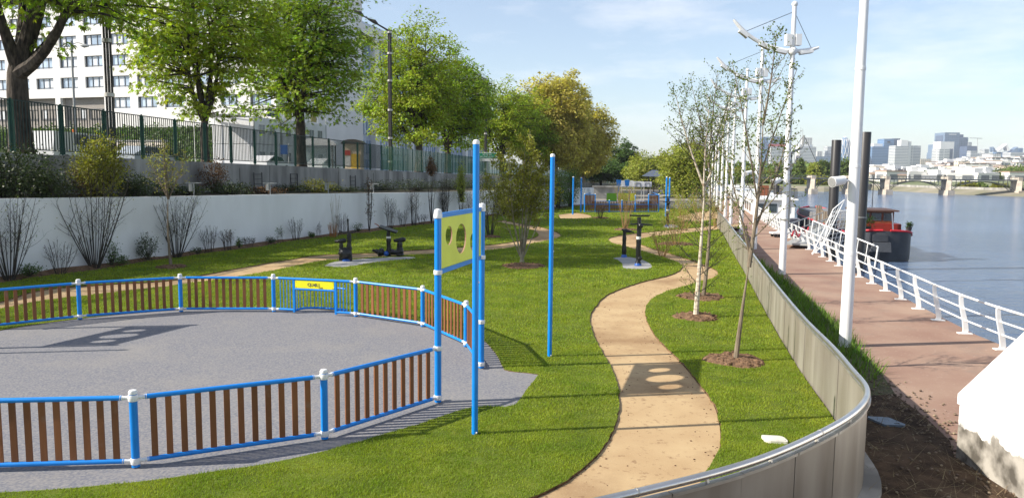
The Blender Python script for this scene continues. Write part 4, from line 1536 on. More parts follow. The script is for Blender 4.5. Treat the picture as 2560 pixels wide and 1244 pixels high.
def palmate_mesh(name, C, D, N, size, material):
    """hand-shaped drooping leaves of five leaflets"""
    D = unit(D)
    S = unit(np.cross(D, N))
    Vs, Fs = [], []
    n = len(C)
    for j, a in enumerate((-1.25, -0.62, 0.0, 0.62, 1.25)):
        dd = D * math.cos(a) + S * math.sin(a)
        ss = np.cross(unit(N), dd)
        ln = size[:, None] * (1.0 if abs(a) < 0.3 else (0.9 if abs(a) < 1 else 0.68))
        drop = np.array([0, 0, -1.0]) * ln * 0.22
        p0 = C
        p1 = C + dd * ln * 0.62 + ss * ln * 0.20 + drop * 0.3
        p2 = C + dd * ln + drop
        p3 = C + dd * ln * 0.62 - ss * ln * 0.20 + drop * 0.3
        Vs.append(np.stack([p0, p1, p2, p3], 1))
    V = np.stack(Vs, 1).reshape(-1, 3)
    i = np.arange(n * 5)[:, None] * 4
    F = (i + [0, 1, 2, 3]).reshape(-1, 4)
    # keep the five leaflets one island: share the hub corner
    F = F.reshape(n, 5, 4)
    F[:, :, 0] = F[:, :1, 0]
    me = raw_mesh(name, V, F.reshape(-1, 4), 4)
    me.materials.append(material)
    return me


def add_part(name, me, parent, off):
    me.transform(Matrix.Translation(-Vector(off)))
    o = bpy.data.objects.new(name, me)
    COL.objects.link(o)
    o.parent = parent
    ORG[o.name] = np.asarray(off, float)
    return o


def branch_curve(a, b, rg, bend=0.15, n=5, sag=0.0):
    a, b = np.asarray(a, float), np.asarray(b, float)
    t = np.linspace(0, 1, n)[:, None]
    L = np.linalg.norm(b - a)
    m = rg.normal(0, bend * L * 0.5, 3)
    return a * (1 - t) + b * t + m * (4 * t * (1 - t)) * 0.5 + np.array([0, 0, 1.0]) * sag * L * (4 * t * (1 - t))


def big_tree(name, label, base, H, fork, crown, seed, clumps, leaves, trunk_r, leaf=L_chest, lsize=0.24, bark=m_bark, palm=False,
             limbs=6, flat=0.5, clump_r=1.3, group=None, lean=(0, 0), rmin=0.12, limb=0.5, droop=0.35):
    """broad street tree: crown = (cx, cy, cz, rx, ry, rz) offset of the crown volume from the base"""
    rg = np.random.default_rng(seed)
    base = np.array(base, float)
    t = thing(name, label, 'tree', tuple(base), group)
    cc = base + np.array(crown[:3])
    R = np.array(crown[3:])
    # uneven crown volume
    pts = []
    ph = rg.uniform(0, 6.28, 6)
    while len(pts) < clumps:
        v = unit(rg.normal(0, 1, 3))
        rad = rg.uniform(rmin, 1.0) ** 0.55
        az = math.atan2(v[1], v[0])
        wob = 1 + 0.13 * math.sin(3 * az + ph[0]) + 0.10 * math.sin(5 * az + ph[1] + 3 * v[2]) + 0.10 * math.sin(4 * v[2] + ph[2])
        p = cc + v * rad * R * wob
        if p[2] < base[2] + fork * 0.75:
            continue
        if all(np.sum((p - q) ** 2) > (clump_r * 0.62) ** 2 for q in pts[-120:]):
            pts.append(p)
        elif rg.random() < 0.05:
            pts.append(p)
    pts = np.array(pts)
    mb = MB()
    fk = base + np.array([lean[0], lean[1], fork])
    tr = branch_curve(base - [0, 0, 0.3], fk, rg, 0.05, 7)
    rad = trunk_r * np.array([1.35, 1.10, 1.0, 0.96, 0.94, 0.86, 0.55])
    mb.tube(tr, rad, 12)
    nodes, nr = [fk], [trunk_r * 0.8]
    for i in range(limbs):
        a = 2 * math.pi * (i + rg.uniform(-0.25, 0.25)) / limbs
        el = rg.uniform(0.35, 1.2) if i % 3 else 1.45
        v = np.array([math.cos(a) * math.cos(el), math.sin(a) * math.cos(el), math.sin(el)])
        end = cc + v * R * 0.62
        start = fk - np.array([0, 0, fork * rg.uniform(0.08, 0.24)])
        c = branch_curve(start, end, rg, 0.22, 9, sag=-0.04)
        rr = np.linspace(trunk_r * rg.uniform(limb * 0.85, limb * 1.2), trunk_r * 0.12, 9)
        rr[0] *= 1.35
        rr[1] *= 1.12
        mb.tube(c, rr, 7, cap=False)
        for j in range(2, 9):
            nodes.append(c[j])
            nr.append(rr[j])
    nodes, nr = np.array(nodes), np.array(nr)
    for p in pts:
        d = np.linalg.norm(nodes - p, axis=1) + 0.8 * np.maximum(0, nodes[:, 2] - p[2])
        j = int(np.argmin(d))
        c = branch_curve(nodes[j], p, rg, 0.2, 5, sag=0.05)
        r0 = min(nr[j] * 0.7, 0.09)
        mb.tube(c, np.linspace(r0, 0.012, 5), 4, cap=False)
    mb.build('trunk', bark, t)
    # leaves in flattened, drooping clumps
    k = len(pts)
    per = leaves // k
    idx = np.repeat(np.arange(k), per)
    n = len(idx)
    cr = rg.uniform(0.6, 1.25, k)[idx] * clump_r
    v = unit(rg.normal(0, 1, (n, 3)))
    rad = rg.uniform(0, 1, n) ** 0.45
    off = v * (rad * cr)[:, None] * np.array([1, 1, flat])
    outd = unit(pts[idx] - cc + 1e-6)
    C = pts[idx] + off
    C[:, 2] -= droop * (off[:, 0] ** 2 + off[:, 1] ** 2) / cr
    D = unit(off * [1, 1, 0.3] + outd * 0.5 + rg.normal(0, 0.5, (n, 3)))
    D[:, 2] -= 0.35
    N = unit(np.array([0, 0, 1.0]) + rg.normal(0, 0.45, (n, 3)) + outd * 0.35)
    sz = lsize * rg.uniform(0.6, 1.25, n)
    me = palmate_mesh('foliage', C, D, N, sz, leaf) if palm else leaf_mesh('foliage', C, D, N, sz, 0.62, leaf)
    add_part('foliage', me, t, base)
    return t


def young_tree(name, label, base, stems, seed, bark, leaf, leaves, lsize, group=None, cat='tree', twigs=3, leafname='foliage', bark2=None, ratio=0.6, up=0.4):
    """stems: list of (start offset, end offset, radius, number of branches, branch length, first fraction, spread)"""
    rg = np.random.default_rng(seed)
    base = np.array(base, float)
    t = thing(name, label, cat, tuple(base), group)
    mb, mt = MB(), MB()
    tips = []
    for (a, b, r, nb, bl, f0, spread) in stems:
        a, b = base + np.array(a, float), base + np.array(b, float)
        c = branch_curve(a, b, rg, 0.07, 10)
        rr = np.linspace(r, max(0.006, r * 0.16), 10)
        mb.tube(c, rr, 8 if r > 0.03 else 5)
        axis = unit(b - a)
        for j in range(nb):
            f = f0 + (1 - f0) * (j + rg.uniform(0, 0.8)) / max(nb, 1)
            f = min(f, 0.99)
            i0 = f * 9
            p = c[int(i0)] * (1 - i0 % 1) + c[min(9, int(i0) + 1)] * (i0 % 1)
            az = j * 2.4 + rg.uniform(-0.5, 0.5)
            side = unit(np.cross(axis, [math.cos(az), math.sin(az), 0.1]))
            d = unit(axis * up + side * spread + [0, 0, 0.25])
            ln = bl * (1 - 0.65 * (f - f0) / (1 - f0 + 1e-6)) * rg.uniform(0.65, 1.2)
            e = p + d * ln + np.array([0, 0, 0.12 * ln])
            q = branch_curve(p, e, rg, 0.12, 6, sag=-0.05)
            r1 = max(0.004, min(rr[int(i0)] * 0.5, 0.004 + 0.011 * ln))
            (mt if bark2 else mb).tube(q, np.linspace(r1, 0.003, 6), 4, cap=False)
            tips += [q[2], q[3], q[4], q[5]]
            for w_ in range(twigs):
                s = q[rg.integers(1, 6)]
                e2 = s + unit(d + rg.normal(0, 0.55, 3) + [0, 0, 0.3]) * ln * rg.uniform(0.2, 0.45)
                q2 = branch_curve(s, e2, rg, 0.1, 3)
                (mt if bark2 else mb).tube(q2, np.linspace(max(0.003, r1 * 0.5), 0.002, 3), 3, cap=False)
                tips += [q2[1], q2[2], q2[2]]
        tips += [c[-1], c[-2]]
    mb.build('trunk' if stems[0][2] > 0.035 else 'stems', bark, t)
    if bark2 and mt.n:
        mt.build('branches', bark2, t)
    tips = np.array(tips)
    if leaves:
        idx = rg.integers(0, len(tips), leaves)
        C = tips[idx] + rg.normal(0, lsize * 0.9, (leaves, 3))
        D = rg.normal(0, 1, (leaves, 3)) + [0, 0, -0.2]
        N = unit(rg.normal(0, 0.7, (leaves, 3)) + [0, 0, 0.7])
        add_part(leafname, leaf_mesh(leafname, C, D, N, lsize * rg.uniform(0.6, 1.3, leaves), ratio, leaf), t, base)
    return t


def fan(n, h, spread, r, rg, nb=5, bl=0.5, f0=0.35, sp=0.5, jitter=0.12, azr=(0, 6.283)):
    """stems fanning out of one root"""
    out = []
    for i in range(n):
        a = azr[0] + (azr[1] - azr[0]) * (i + rg.uniform(-0.3, 0.3)) / n
        s = spread * rg.uniform(0.35, 1.0)
        hh = h * rg.uniform(0.72, 1.0)
        out.append(((jitter * math.cos(a), jitter * math.sin(a), -0.05), (s * math.cos(a), s * math.sin(a), hh), r * rg.uniform(0.7, 1.1), nb, bl, f0, sp))
    return out


def bush(name, label, base, R, leaves, lsize, leaf, seed, cat='shrub', group=None, flat=1.0, stems=6, twig=m_twig, palm=False, clumps=None):
    rg = np.random.default_rng(seed)
    base = np.array(base, float)
    t = thing(name, label, cat, tuple(base), group)
    R = np.array(R, float)
    cc = base + [0, 0, R[2] * 0.95]
    k = clumps or 26
    v = unit(rg.normal(0, 1, (k, 3)))
    cl = cc + v * R * (rg.uniform(0.35, 0.95, (k, 1)))
    cl[:, 2] = np.maximum(cl[:, 2], base[2] + 0.08)
    mb = MB()
    for i in range(k):
        mb.tube(branch_curve(base + rg.normal(0, 0.08, 3) * [1, 1, 0] * R, cl[i], rg, 0.15, 4), np.linspace(0.018, 0.004, 4) * (0.6 + R[2] * 0.4), 4, cap=False)
    mb.build('stems', twig, t)
    idx = rg.integers(0, k, leaves)
    C = cl[idx] + rg.normal(0, 1, (leaves, 3)) * R * 0.24
    C[:, 2] = np.maximum(C[:, 2], base[2] + 0.02)
    out = unit(C - cc)
    D = out + rg.normal(0, 0.7, (leaves, 3))
    N = unit(out * 0.6 + rg.normal(0, 0.5, (leaves, 3)) + [0, 0, 0.5])
    add_part('foliage', leaf_mesh('foliage', C, D, N, lsize * rg.uniform(0.6, 1.3, leaves), 0.5, leaf), t, base)
    return t


# street trees behind the fence
def street_tree(px, name, label, H, **kw):
    """trunk seen at photo column px, in the row 1.6 m behind the fence"""
    s = (px - 1280) / FOC
    Y = (29.6) / (0.24 - s)
    return (s * Y, Y, street_z(Y) - 0.05)


GT_ = 'street trees along the fence'
b = street_tree(62, '', '', 0)
big_tree('chestnut_tree', 'thick dark trunked chestnut at the far left, its crown cut by the frame', b, 13, 4.3, (2.0, 0.3, 9.8, 7.2, 5.5, 4.4), 11, 230, 12500, 0.44, L_chest, 0.21, palm=True, limbs=8, flat=0.42, clump_r=1.3, rmin=0.3, limb=0.5, group=GT_)
b = street_tree(517, '', '', 0)
big_tree('chestnut_tree', 'slender chestnut with a low side branch, second from the left', b, 13, 2.8, (-0.2, 0, 8.4, 4.4, 4.4, 5.3), 12, 250, 14500, 0.24, L_chest2, 0.21, palm=True, limbs=7, flat=0.42, clump_r=1.3, group=GT_)
b = street_tree(755, '', '', 0)
big_tree('chestnut_tree', 'tall full chestnut in front of the site cabins', b, 14, 4.2, (0.3, 0, 9.3, 5.6, 5.2, 6.2), 13, 330, 20000, 0.38, L_chest, 0.22, palm=True, limbs=8, flat=0.4, clump_r=1.4, group=GT_)
b = street_tree(1045, '', '', 0)
big_tree('chestnut_tree', 'bright green chestnut just right of the tall twin-arm street lamp', b, 16, 4.0, (-0.6, 0, 9.6, 5.6, 5.2, 6.3), 14, 280, 30000, 0.42, L_chest2, 0.29, limbs=8, flat=0.45, clump_r=1.45, group=GT_)
b = street_tree(1118, '', '', 0)
big_tree('chestnut_tree', 'leaning forked chestnut beside the blue pole top', b, 15, 3.4, (0.6, 0, 8.8, 5.2, 5.0, 5.8), 15, 250, 25000, 0.40, L_chest, 0.30, limbs=8, flat=0.45, clump_r=1.45, group=GT_)
b = street_tree(1252, '', '', 0)
big_tree('chestnut_tree', 'round chestnut above the green road sign', b, 14, 3.6, (0, 0, 8.8, 6.0, 5.5, 5.6), 16, 230, 21000, 0.42, L_chest2, 0.34, limbs=8, flat=0.5, clump_r=1.6, group=GT_)
b = street_tree(1318, '', '', 0)
big_tree('chestnut_tree', 'chestnut merging with the brown plane trees', b, 14, 3.6, (0, 0, 9.0, 6.0, 5.5, 5.8), 17, 230, 21000, 0.42, L_chest, 0.36, limbs=8, flat=0.5, clump_r=1.6, group=GT_)
for px, Y, zt, rx, lab, sd_ in ((1385, 138, 19.6, 7.0, 'tallest plane tree with brownish spring foliage', 21), (1428, 150, 16.6, 6.6, 'broad brown plane tree right of the tallest one', 22), (1455, 172, 13.2, 5.2, 'lower olive brown plane tree at the right end of the row', 23)):
    s = (px - 1280) / FOC
    b = (s * Y, Y, street_z(Y))
    hh = zt - b[2]
    big_tree('plane_tree', lab, b, hh, hh * 0.2, (0, 0, hh * 0.58, rx, rx, hh * 0.46), sd_, 470, 56000, 0.5, L_plane, 0.50, bark=m_bark_pale, limbs=9, flat=0.8, clump_r=1.7, group='plane trees', droop=0.2)
# far trees over the second playground
for px, Y, zt, rx, lf, lab, sd_ in ((1555, 215, 12.0, 5.0, L_mid, 'dark green round tree beyond the far playground', 31), (1612, 190, 8.4, 5.6, L_willow, 'pale green rounded willow left of the pavilion roof', 32),
                                    (1712, 120, 8.2, 4.6, L_willow, 'yellow green weeping willow beside the far playground poles', 33), (1745, 175, 13.0, 5.0, L_olive, 'olive tree behind the converging mast row', 34),
                                    (1500, 205, 6.5, 6.0, L_mid, 'low green tree behind the far glass screen', 35), (1665, 230, 9.0, 5.0, L_brown, 'reddish bare tree beyond the pavilion', 36)):
    s = (px - 1280) / FOC
    z0 = -0.1 if Y < 200 else 0.3
    hh = zt - z0
    weep = lf is L_willow
    big_tree('far_tree', lab, (s * Y, Y, z0), hh, hh * 0.22, (0, 0, hh * 0.55, rx, rx, hh * 0.47), sd_, 150, 12000, 0.3, lf, 0.55 if Y > 150 else 0.40, limbs=7, flat=0.9 if weep else 0.5, clump_r=1.6, droop=1.1 if weep else 0.3)

# ------------------------------------------------------------------ young trees and shrubs on the lawn
rg7 = np.random.default_rng(77)
b = G(1305, 656)
st = []
for (x, z, y, r, nb) in ((-1.15, 4.6, 0.3, 0.045, 13), (-0.6, 5.1, -0.4, 0.04, 14), (0.1, 5.6, 0.2, 0.05, 15), (0.45, 5.0, -0.3, 0.04, 14), (1.0, 4.7, 0.3, 0.04, 13), (1.45, 3.6, -0.2, 0.03, 10), (-1.55, 3.7, -0.2, 0.03, 10), (0.3, 5.9, 0.0, 0.03, 6), (-0.2, 4.3, 0.9, 0.035, 12), (0.7, 4.2, 0.9, 0.03, 11)):
    st.append(((0.05 * x, 0.05 * y, 0.25), (x, y, z), r, nb, 1.0, 0.30, 0.75))
st.insert(0, ((0, 0, -0.1), (0.02, 0, 0.55), 0.13, 0, 0, 0.5, 0.5))
young_tree('multi_stem_tree', 'multi stemmed olive leaved tree on a soil ring left of the lone blue pole', b, st, 41, m_bark_pale, L_olive, 10500, 0.105, twigs=5)
b = G(1225, 591)
young_tree('blossom_shrub', 'dark bare stemmed shrub with pale blossom right of the target panel', b, fan(9, 4.0, 1.3, 0.035, rg7, 9, 0.8, 0.3), 42, m_twig, L_blossom, 1500, 0.075, cat='shrub', twigs=3)

b = G(1739, 793)
young_tree('birch_tree', 'young white birch on the front soil ring right of the sand path', b,
           [((0, 0, -0.1), (0.14, 0.05, 3.75), 0.085, 16, 1.15, 0.10, 1.0), ((0.14, 0.05, 3.7), (-0.75, 0.1, 6.3), 0.035, 16, 1.1, 0.2, 0.55), ((0.14, 0.05, 3.7), (0.75, 0.2, 6.0), 0.032, 14, 0.9, 0.2, 0.55), ((0.12, 0.05, 3.5), (0.15, -0.2, 6.3), 0.03, 12, 0.8, 0.25, 0.55)],
           43, m_birch, L_young, 2200, 0.062, twigs=5, bark2=m_twig)
b = G(1757, 744)
young_tree('birch_tree', 'reddish stemmed young birch just behind the white one', b,
           [((0, 0, -0.1), (0.05, 0, 4.6), 0.075, 24, 1.3, 0.12, 1.0), ((0.05, 0, 4.5), (0.9, 0.1, 7.2), 0.03, 18, 1.2, 0.1, 0.7), ((0.05, 0, 4.3), (-0.6, 0.1, 7.0), 0.03, 18, 1.2, 0.1, 0.7), ((0.05, 0, 4.3), (0.2, -0.1, 7.4), 0.03, 16, 1.1, 0.1, 0.7)],
           44, m_bark_young, L_young, 2500, 0.062, twigs=5, bark2=m_twig)
b = G(1838, 902)
young_tree('young_alder_tree', 'slim brown trunked young tree nearest the guard wall', b,
           [((0, 0, -0.1), (0.24, 0.08, 2.15), 0.07, 0, 0.5, 0.5, 0.6), ((0.24, 0.08, 2.1), (0.42, 0.1, 5.3), 0.052, 14, 1.35, 0.02, 0.62), ((0.42, 0.1, 5.2), (0.62, 0.1, 7.15), 0.028, 12, 0.75, 0.02, 0.5),
            ((0.30, 0.1, 2.2), (-0.45, 0.2, 4.9), 0.03, 10, 0.8, 0.3, 0.55), ((0.33, 0.1, 2.9), (1.05, 0.1, 5.3), 0.028, 10, 0.8, 0.3, 0.55), ((0.36, 0.1, 3.6), (-0.3, 0.0, 6.4), 0.024, 9, 0.6, 0.3, 0.5), ((0.38, 0.1, 4.0), (1.1, 0.1, 6.4), 0.022, 9, 0.6, 0.3, 0.5)],
           45, m_bark_young, L_young, 2600, 0.058, twigs=5)
b = G(1563, 574)
young_tree('willow_clump', 'tan stemmed willow clump in front of the second playground', b, fan(20, 3.2, 1.05, 0.018, rg7, 4, 0.8, 0.6, 0.35), 46, m_twig_tan, L_willow, 800, 0.08, cat='shrub', twigs=2, ratio=0.3)
for i, (px, py, h, sp, lf, n, lab) in enumerate([(1690, 612, 2.3, 1.2, L_olive, 900, 'twiggy tan shrub with first leaves behind the birches'), (1655, 640, 1.3, 0.8, L_young, 300, 'low twiggy shrub at the bend of the sand path'),
                                                 (1712, 575, 2.9, 1.5, L_willow, 1700, 'yellow leaved shrub beyond the path bend'), (1745, 560, 3.0, 1.4, L_olive, 1300, 'dense tan shrub left of the lamp mast row'), (1790, 566, 2.4, 1.1, L_olive, 800, 'small twiggy shrub at the guard wall end'),
                                                 (1500, 546, 1.2, 0.5, L_brown, 150, 'small bare shrub on a soil ring before the far court')]):
    young_tree('twiggy_shrub', lab, G(px, py), fan(12, h, sp, 0.02, rg7, 6, 0.7, 0.3, 0.5), 50 + i, m_twig_tan if i != 5 else m_twig, lf, n, 0.075, cat='shrub', twigs=2)

# ------------------------------------------------------------------ planting along the white wall
def on_bed(px, o_=0.45):
    """point of the planting bed at photo column px"""
    s = (px - 1280) / FOC
    P = np.interp(np.linspace(10, 94, 400), WALL[:, 1], WALL[:, 0])
    Y = np.linspace(10, 94, 400)
    i = int(np.argmin(np.abs((P + o_) / (Y * 1.0 + 0.0) - s * (1 + 0.0))))
    return np.array([P[i] + o_, Y[i] - 0.1 * o_, 0.08])


wall_plants = [  # px, kind, height m, spread, leaf, leaves, label
    (18, 'fan', 3.4, 1.3, L_young, 260, 'tall bare multi stemmed shrub at the left end of the white wall'),
    (62, 'bush', 0.45, 0.4, L_mid, 700, 'low green tuft at the foot of the white wall by the left edge'),
    (148, 'fan', 1.25, 0.7, L_brown, 60, 'small purple twigged shrub against the white wall'),
    (232, 'fan', 4.3, 1.6, L_olive, 420, 'large bare multi stemmed shrub with fanning stems before the white wall'),
    (275, 'bush', 1.1, 0.35, L_mid, 600, 'narrow leafy shrub right of the large fanning shrub'),
    (305, 'bush', 0.35, 0.3, L_mid, 400, 'small green clump between two wall shrubs'),
    (358, 'bush', 1.15, 0.5, L_dark, 1100, 'dark leaved rounded shrub against the white wall'),
    (438, 'fan', 3.2, 1.5, L_young, 260, 'bare fanning shrub behind the single trunked tree'),
    (490, 'bush', 0.3, 0.3, L_dark, 300, 'low dark cushion plant at the wall foot'),
    (516, 'fan', 1.25, 0.55, L_brown, 0, 'leafless purple twigged shrub, first right of the tree'),
    (567, 'fan', 1.0, 0.35, L_brown, 260, 'brown topped small shrub at the wall'),
    (592, 'bush', 0.6, 0.2, L_mid, 300, 'small upright ivy plant at the wall'),
    (622, 'fan', 0.45, 0.35, L_dark, 120, 'low dark twiggy plant at the wall'),
    (677, 'bush', 0.35, 0.35, L_dark, 400, 'low dark green clump left of the thin climber'),
    (698, 'fan', 0.95, 0.18, L_mid, 200, 'thin green climber on a stake at the wall'),
    (735, 'fan', 1.2, 0.5, L_brown, 40, 'bare V shaped twiggy shrub at the wall'),
    (776, 'bush', 0.35, 0.22, L_mid, 500, 'small round green ball shrub at the wall'),
    (793, 'fan', 0.9, 0.12, L_brown, 10, 'single thin bare stem at the wall'),
    (855, 'fan', 1.3, 0.4, L_brown, 30, 'bare grey twigs behind the wrapped exercise machine'),
    (893, 'bush', 0.6, 0.4, L_mid, 300, 'low grey green shrub left of the slim columnar tree'),
    (976, 'fan', 2.2, 0.5, L_young, 80, 'bare upright shrub right of the slim columnar tree'),
    (1005, 'fan', 1.2, 0.6, L_brown, 30, 'low bare spreading shrub at the wall'),
    (1032, 'fan', 2.8, 0.4, L_brown, 120, 'slim bare fastigiate tree at the wall'),
    (1053, 'fan', 0.8, 0.6, L_brown, 30, 'low bare twigs left of the brown headed tree'),
    (1110, 'fan', 3.6, 0.45, L_blossom, 300, 'slim upright tree with pale buds at the wall'),
    (1178, 'fan', 2.4, 0.9, L_young, 200, 'twiggy shrub behind the target panel'),
]
for i, (px, kd, h, sp, lf, n, lab) in enumerate(wall_plants):
    p = on_bed(px, 0.42 + 0.12 * (i % 3))
    if kd == 'fan':
        nst = 5 if sp < 0.3 else (22 if h > 3 else 14)
        young_tree('wall_shrub', lab, p, fan(nst, h, sp, 0.007 + 0.0036 * h, rg7, 8 if h > 2 else 5, 0.20 * h + 0.12, 0.28, 0.55, 0.16), 100 + i, m_twig, lf, n, 0.06 if h > 1.5 else 0.05, cat='shrub', twigs=2)
    else:
        bush('wall_shrub', lab, p, (sp, sp, h * 0.5), n, 0.07, lf, 100 + i)
# single items with a shape of their own
b = G(428, 666)
young_tree('pear_tree', 'single trunked young tree with pale buds standing before the white wall', b,
           [((0, 0, -0.1), (-0.02, 0, 2.9), 0.075, 0, 0.5, 0.5, 0.6), ((-0.02, 0, 2.8), (-0.1, 0, 5.1), 0.045, 18, 1.0, 0.02, 0.95), ((-0.02, 0, 2.8), (0.7, 0.2, 4.6), 0.03, 12, 0.7, 0.1, 0.8), ((-0.02, 0, 2.8), (-0.85, 0.1, 4.5), 0.03, 12, 0.7, 0.1, 0.8), ((-0.02, 0, 2.9), (0.2, -0.7, 4.7), 0.03, 12, 0.7, 0.1, 0.8)],
           60, m_bark_young, L_olive, 1300, 0.07, twigs=4)
p = on_bed(830, 1.1)
young_tree('orange_stem_clump', 'clump of orange cut stems with tall tan canes before the white wall', p, fan(30, 0.85, 0.42, 0.014, rg7, 0, 0.2, 0.5, 0.3, 0.16), 61, mat('orange_stem', (0.42, 0.17, 0.045), 0.7, var=0.2), L_brown, 0, 0.05, cat='shrub')
young_tree('tan_canes', 'tall thin tan canes rising behind the orange stem clump', p + [0.1, 0.25, 0], fan(14, 2.7, 0.5, 0.011, rg7, 0, 0.3, 0.5, 0.3, 0.1), 62, mat('tan_cane', (0.36, 0.30, 0.22), 0.8, var=0.2), L_brown, 0, 0.05, cat='shrub')
p = on_bed(920, 0.6)
young_tree('columnar_tree', 'slim columnar tree with dark purple leaves against the white wall', p, fan(6, 3.7, 0.22, 0.03, rg7, 10, 0.35, 0.2, 0.4, 0.03), 63, m_twig, L_brown, 420, 0.08, cat='tree', twigs=2)
p = on_bed(1078, 0.6)
young_tree('topiary_tree', 'bare stemmed tree with a round head of brown leaves at the wall', p, fan(7, 4.0, 0.4, 0.03, rg7, 5, 0.3, 0.3, 0.4, 0.03), 64, m_twig, L_brown, 60, 0.08, cat='tree', twigs=1)
bush('brown_leaf_head', 'round head of dry brown leaves on the bare stems', p + [0.0, 0.0, 3.5], (0.42, 0.42, 0.72), 1500, 0.11, L_brown, 65, cat='foliage')
p = on_bed(1150, 0.6)
bush('columnar_shrub', 'fresh green columnar shrub rising above the white wall', p + [0, 0, 1.4], (0.42, 0.42, 1.65), 2600, 0.11, L_willow, 66, cat='shrub', clumps=40)
young_tree('bare_hedge_tree', 'bare feathered stems below the green column at the wall', p, fan(8, 2.4, 0.5, 0.02, rg7, 8, 0.4, 0.1, 0.5, 0.08), 67, m_twig, L_brown, 60, 0.06, cat='shrub')
for i, (px, h, lab) in enumerate([(1262, 3.4, 'leafy hedge shrub left of the multi stemmed tree'), (1330, 3.2, 'hedge shrub behind the multi stemmed tree'), (1395, 4.2, 'dense green shrub behind the lone blue pole'), (1425, 4.4, 'tall green shrub left of the far court poles')]):
    p = on_bed(px, 0.9)
    bush('hedge_shrub', lab, p, (1.3, 1.3, h * 0.5), 3800, 0.15, L_mid if i > 1 else L_olive, 120 + i, group='hedge at the far end of the white wall', clumps=50)

# ------------------------------------------------------------------ shrubs on the terrace above the white wall
def on_terrace(px, f=0.5):
    s = (px - 1280) / FOC
    Y = np.linspace(10, 94, 500)
    X = np.interp(Y, WALL[:, 1], WALL[:, 0]) * (1 - f) + fence_x(Y) * f
    i = int(np.argmin(np.abs(X / Y - s)))
    return np.array([X[i], Y[i], np.interp(Y[i], WALL[:, 1], WALL[:, 2]) - 0.02])


terr = [(30, 0.55, (2.0, 1.6, 1.15), 5200, L_dark, 'big dark evergreen mound above the wall at the far left'), (120, 0.4, (1.2, 0.9, 0.62), 2400, L_dark, 'dark ivy mound right of the evergreen mound'),
        (250, 0.30, (1.0, 1.0, 1.38), 5200, L_olive, 'olive yellow feathery bush rising above the white wall'), (212, 0.5, (0.9, 0.8, 0.75), 1800, L_brown, 'brownish shrub left of the olive bush'),
        (335, 0.45, (1.1, 0.8, 0.7), 2300, L_dark, 'dark green bush left of the young pear tree crown'), (400, 0.6, (0.9, 0.8, 0.55), 1500, L_dark, 'dark ivy on the terrace behind the pear tree'),
        (535, 0.75, (0.8, 0.7, 1.15), 2300, L_brown, 'russet climbing shrub against the concrete wall'), (575, 0.5, (1.3, 0.9, 0.6), 2500, L_dark, 'low dark bush with green tips on the terrace'),
        (660, 0.5, (1.5, 0.8, 0.35), 1500, L_brown, 'low brown scrub on the terrace'), (785, 0.6, (1.5, 0.9, 0.75), 2600, L_olive, 'autumn tinted bramble on the terrace'),
        (720, 0.8, (1.2, 0.6, 0.5), 1500, L_dark, 'dark bramble below the concrete wall'), (860, 0.6, (1.6, 0.8, 0.4), 1500, L_dark, 'dark scrub left of the wall ladder'),
        (960, 0.7, (1.8, 1.0, 0.8), 2600, L_dark, 'dark bramble right of the wall ladder'), (1040, 0.5, (1.8, 1.0, 0.8), 2600, L_dark, 'dark thicket below the glass screen'), (1130, 0.5, (2.0, 1.0, 0.9), 2600, L_dark, 'dark thicket behind the columnar shrub'),
        (1210, 0.5, (2.2, 1.2, 1.0), 2600, L_mid, 'green thicket behind the tall blue pole'), (470, 0.5, (1.0, 0.7, 0.45), 1500, L_dark, 'dark cushion bush right of the pear tree crown'), (1330, 0.5, (3.0, 1.5, 1.4), 3200, L_mid, 'leafy thicket at the end of the terrace')]
for i, (px, f, R, n, lf, lab) in enumerate(terr):
    R = (R[0], R[1], R[2] * (0.62 if px >= 400 and px != 535 else 0.9))
    bush('terrace_shrub', lab, on_terrace(px, f), R, n if px < 400 else int(n * 0.6), 0.10 + 0.02 * R[2], lf, 140 + i, clumps=int(20 + 18 * R[0]))
# floodlight stands on the terrace edge and steel ladders on the concrete wall
m_stand = mat('stand_grey', (0.36, 0.37, 0.36), 0.5, var=0.1)
for px, lab in ((488, 'small grey floodlight stand on the terrace by the russet climber'), (676, 'small grey floodlight stand above the white wall, second from left'), (820, 'small grey floodlight stand above the white wall, third from left'), (932, 'small grey floodlight stand behind the columnar tree')):
    p = on_terrace(px, 0.1)
    t = thing('floodlight_stand', lab, 'floodlight', tuple(p))
    MB().tube([p, p + [0, 0, 0.62]], 0.03, 6).build('post', m_stand, t)
    MB().box(p + [0, 0, 0.64], (0.72, 0.14, 0.05)).build('crossbar', m_stand, t, smooth=False)
    MB().box(p + [-0.12, -0.08, 0.42], (0.14, 0.1, 0.36)).build('box', m_stand, t, smooth=False)
for px, lab in ((645, 'dark steel ladder grille on the concrete wall, left one'), (735, 'dark steel ladder grille on the concrete wall, middle one'), (882, 'dark steel ladder grille on the concrete wall, right one')):
    s = (px - 1280) / FOC
    Y = 27.6 / (0.24 - s)
    p = np.array([fence_x(Y) + 0.42, Y, 2.3])
    t = thing('wall_ladder', lab, 'ladder', tuple(p))
    zt = street_z(Y) - 0.5
    ud = np.array([0.233, 0.972, 0]) * 0.45
    for k in (-1, 1):
        MB().bar(p + ud * k, np.array([*(p + ud * k)[:2], zt]), 0.05, 0.05).build('stile', m_dark, t, smooth=False)
    for z in np.arange(2.5, zt, 0.3):
        MB().bar(np.array([*(p - ud)[:2], z]), np.array([*(p + ud)[:2], z]), 0.03, 0.03).build('rung', m_dark, t, smooth=False)

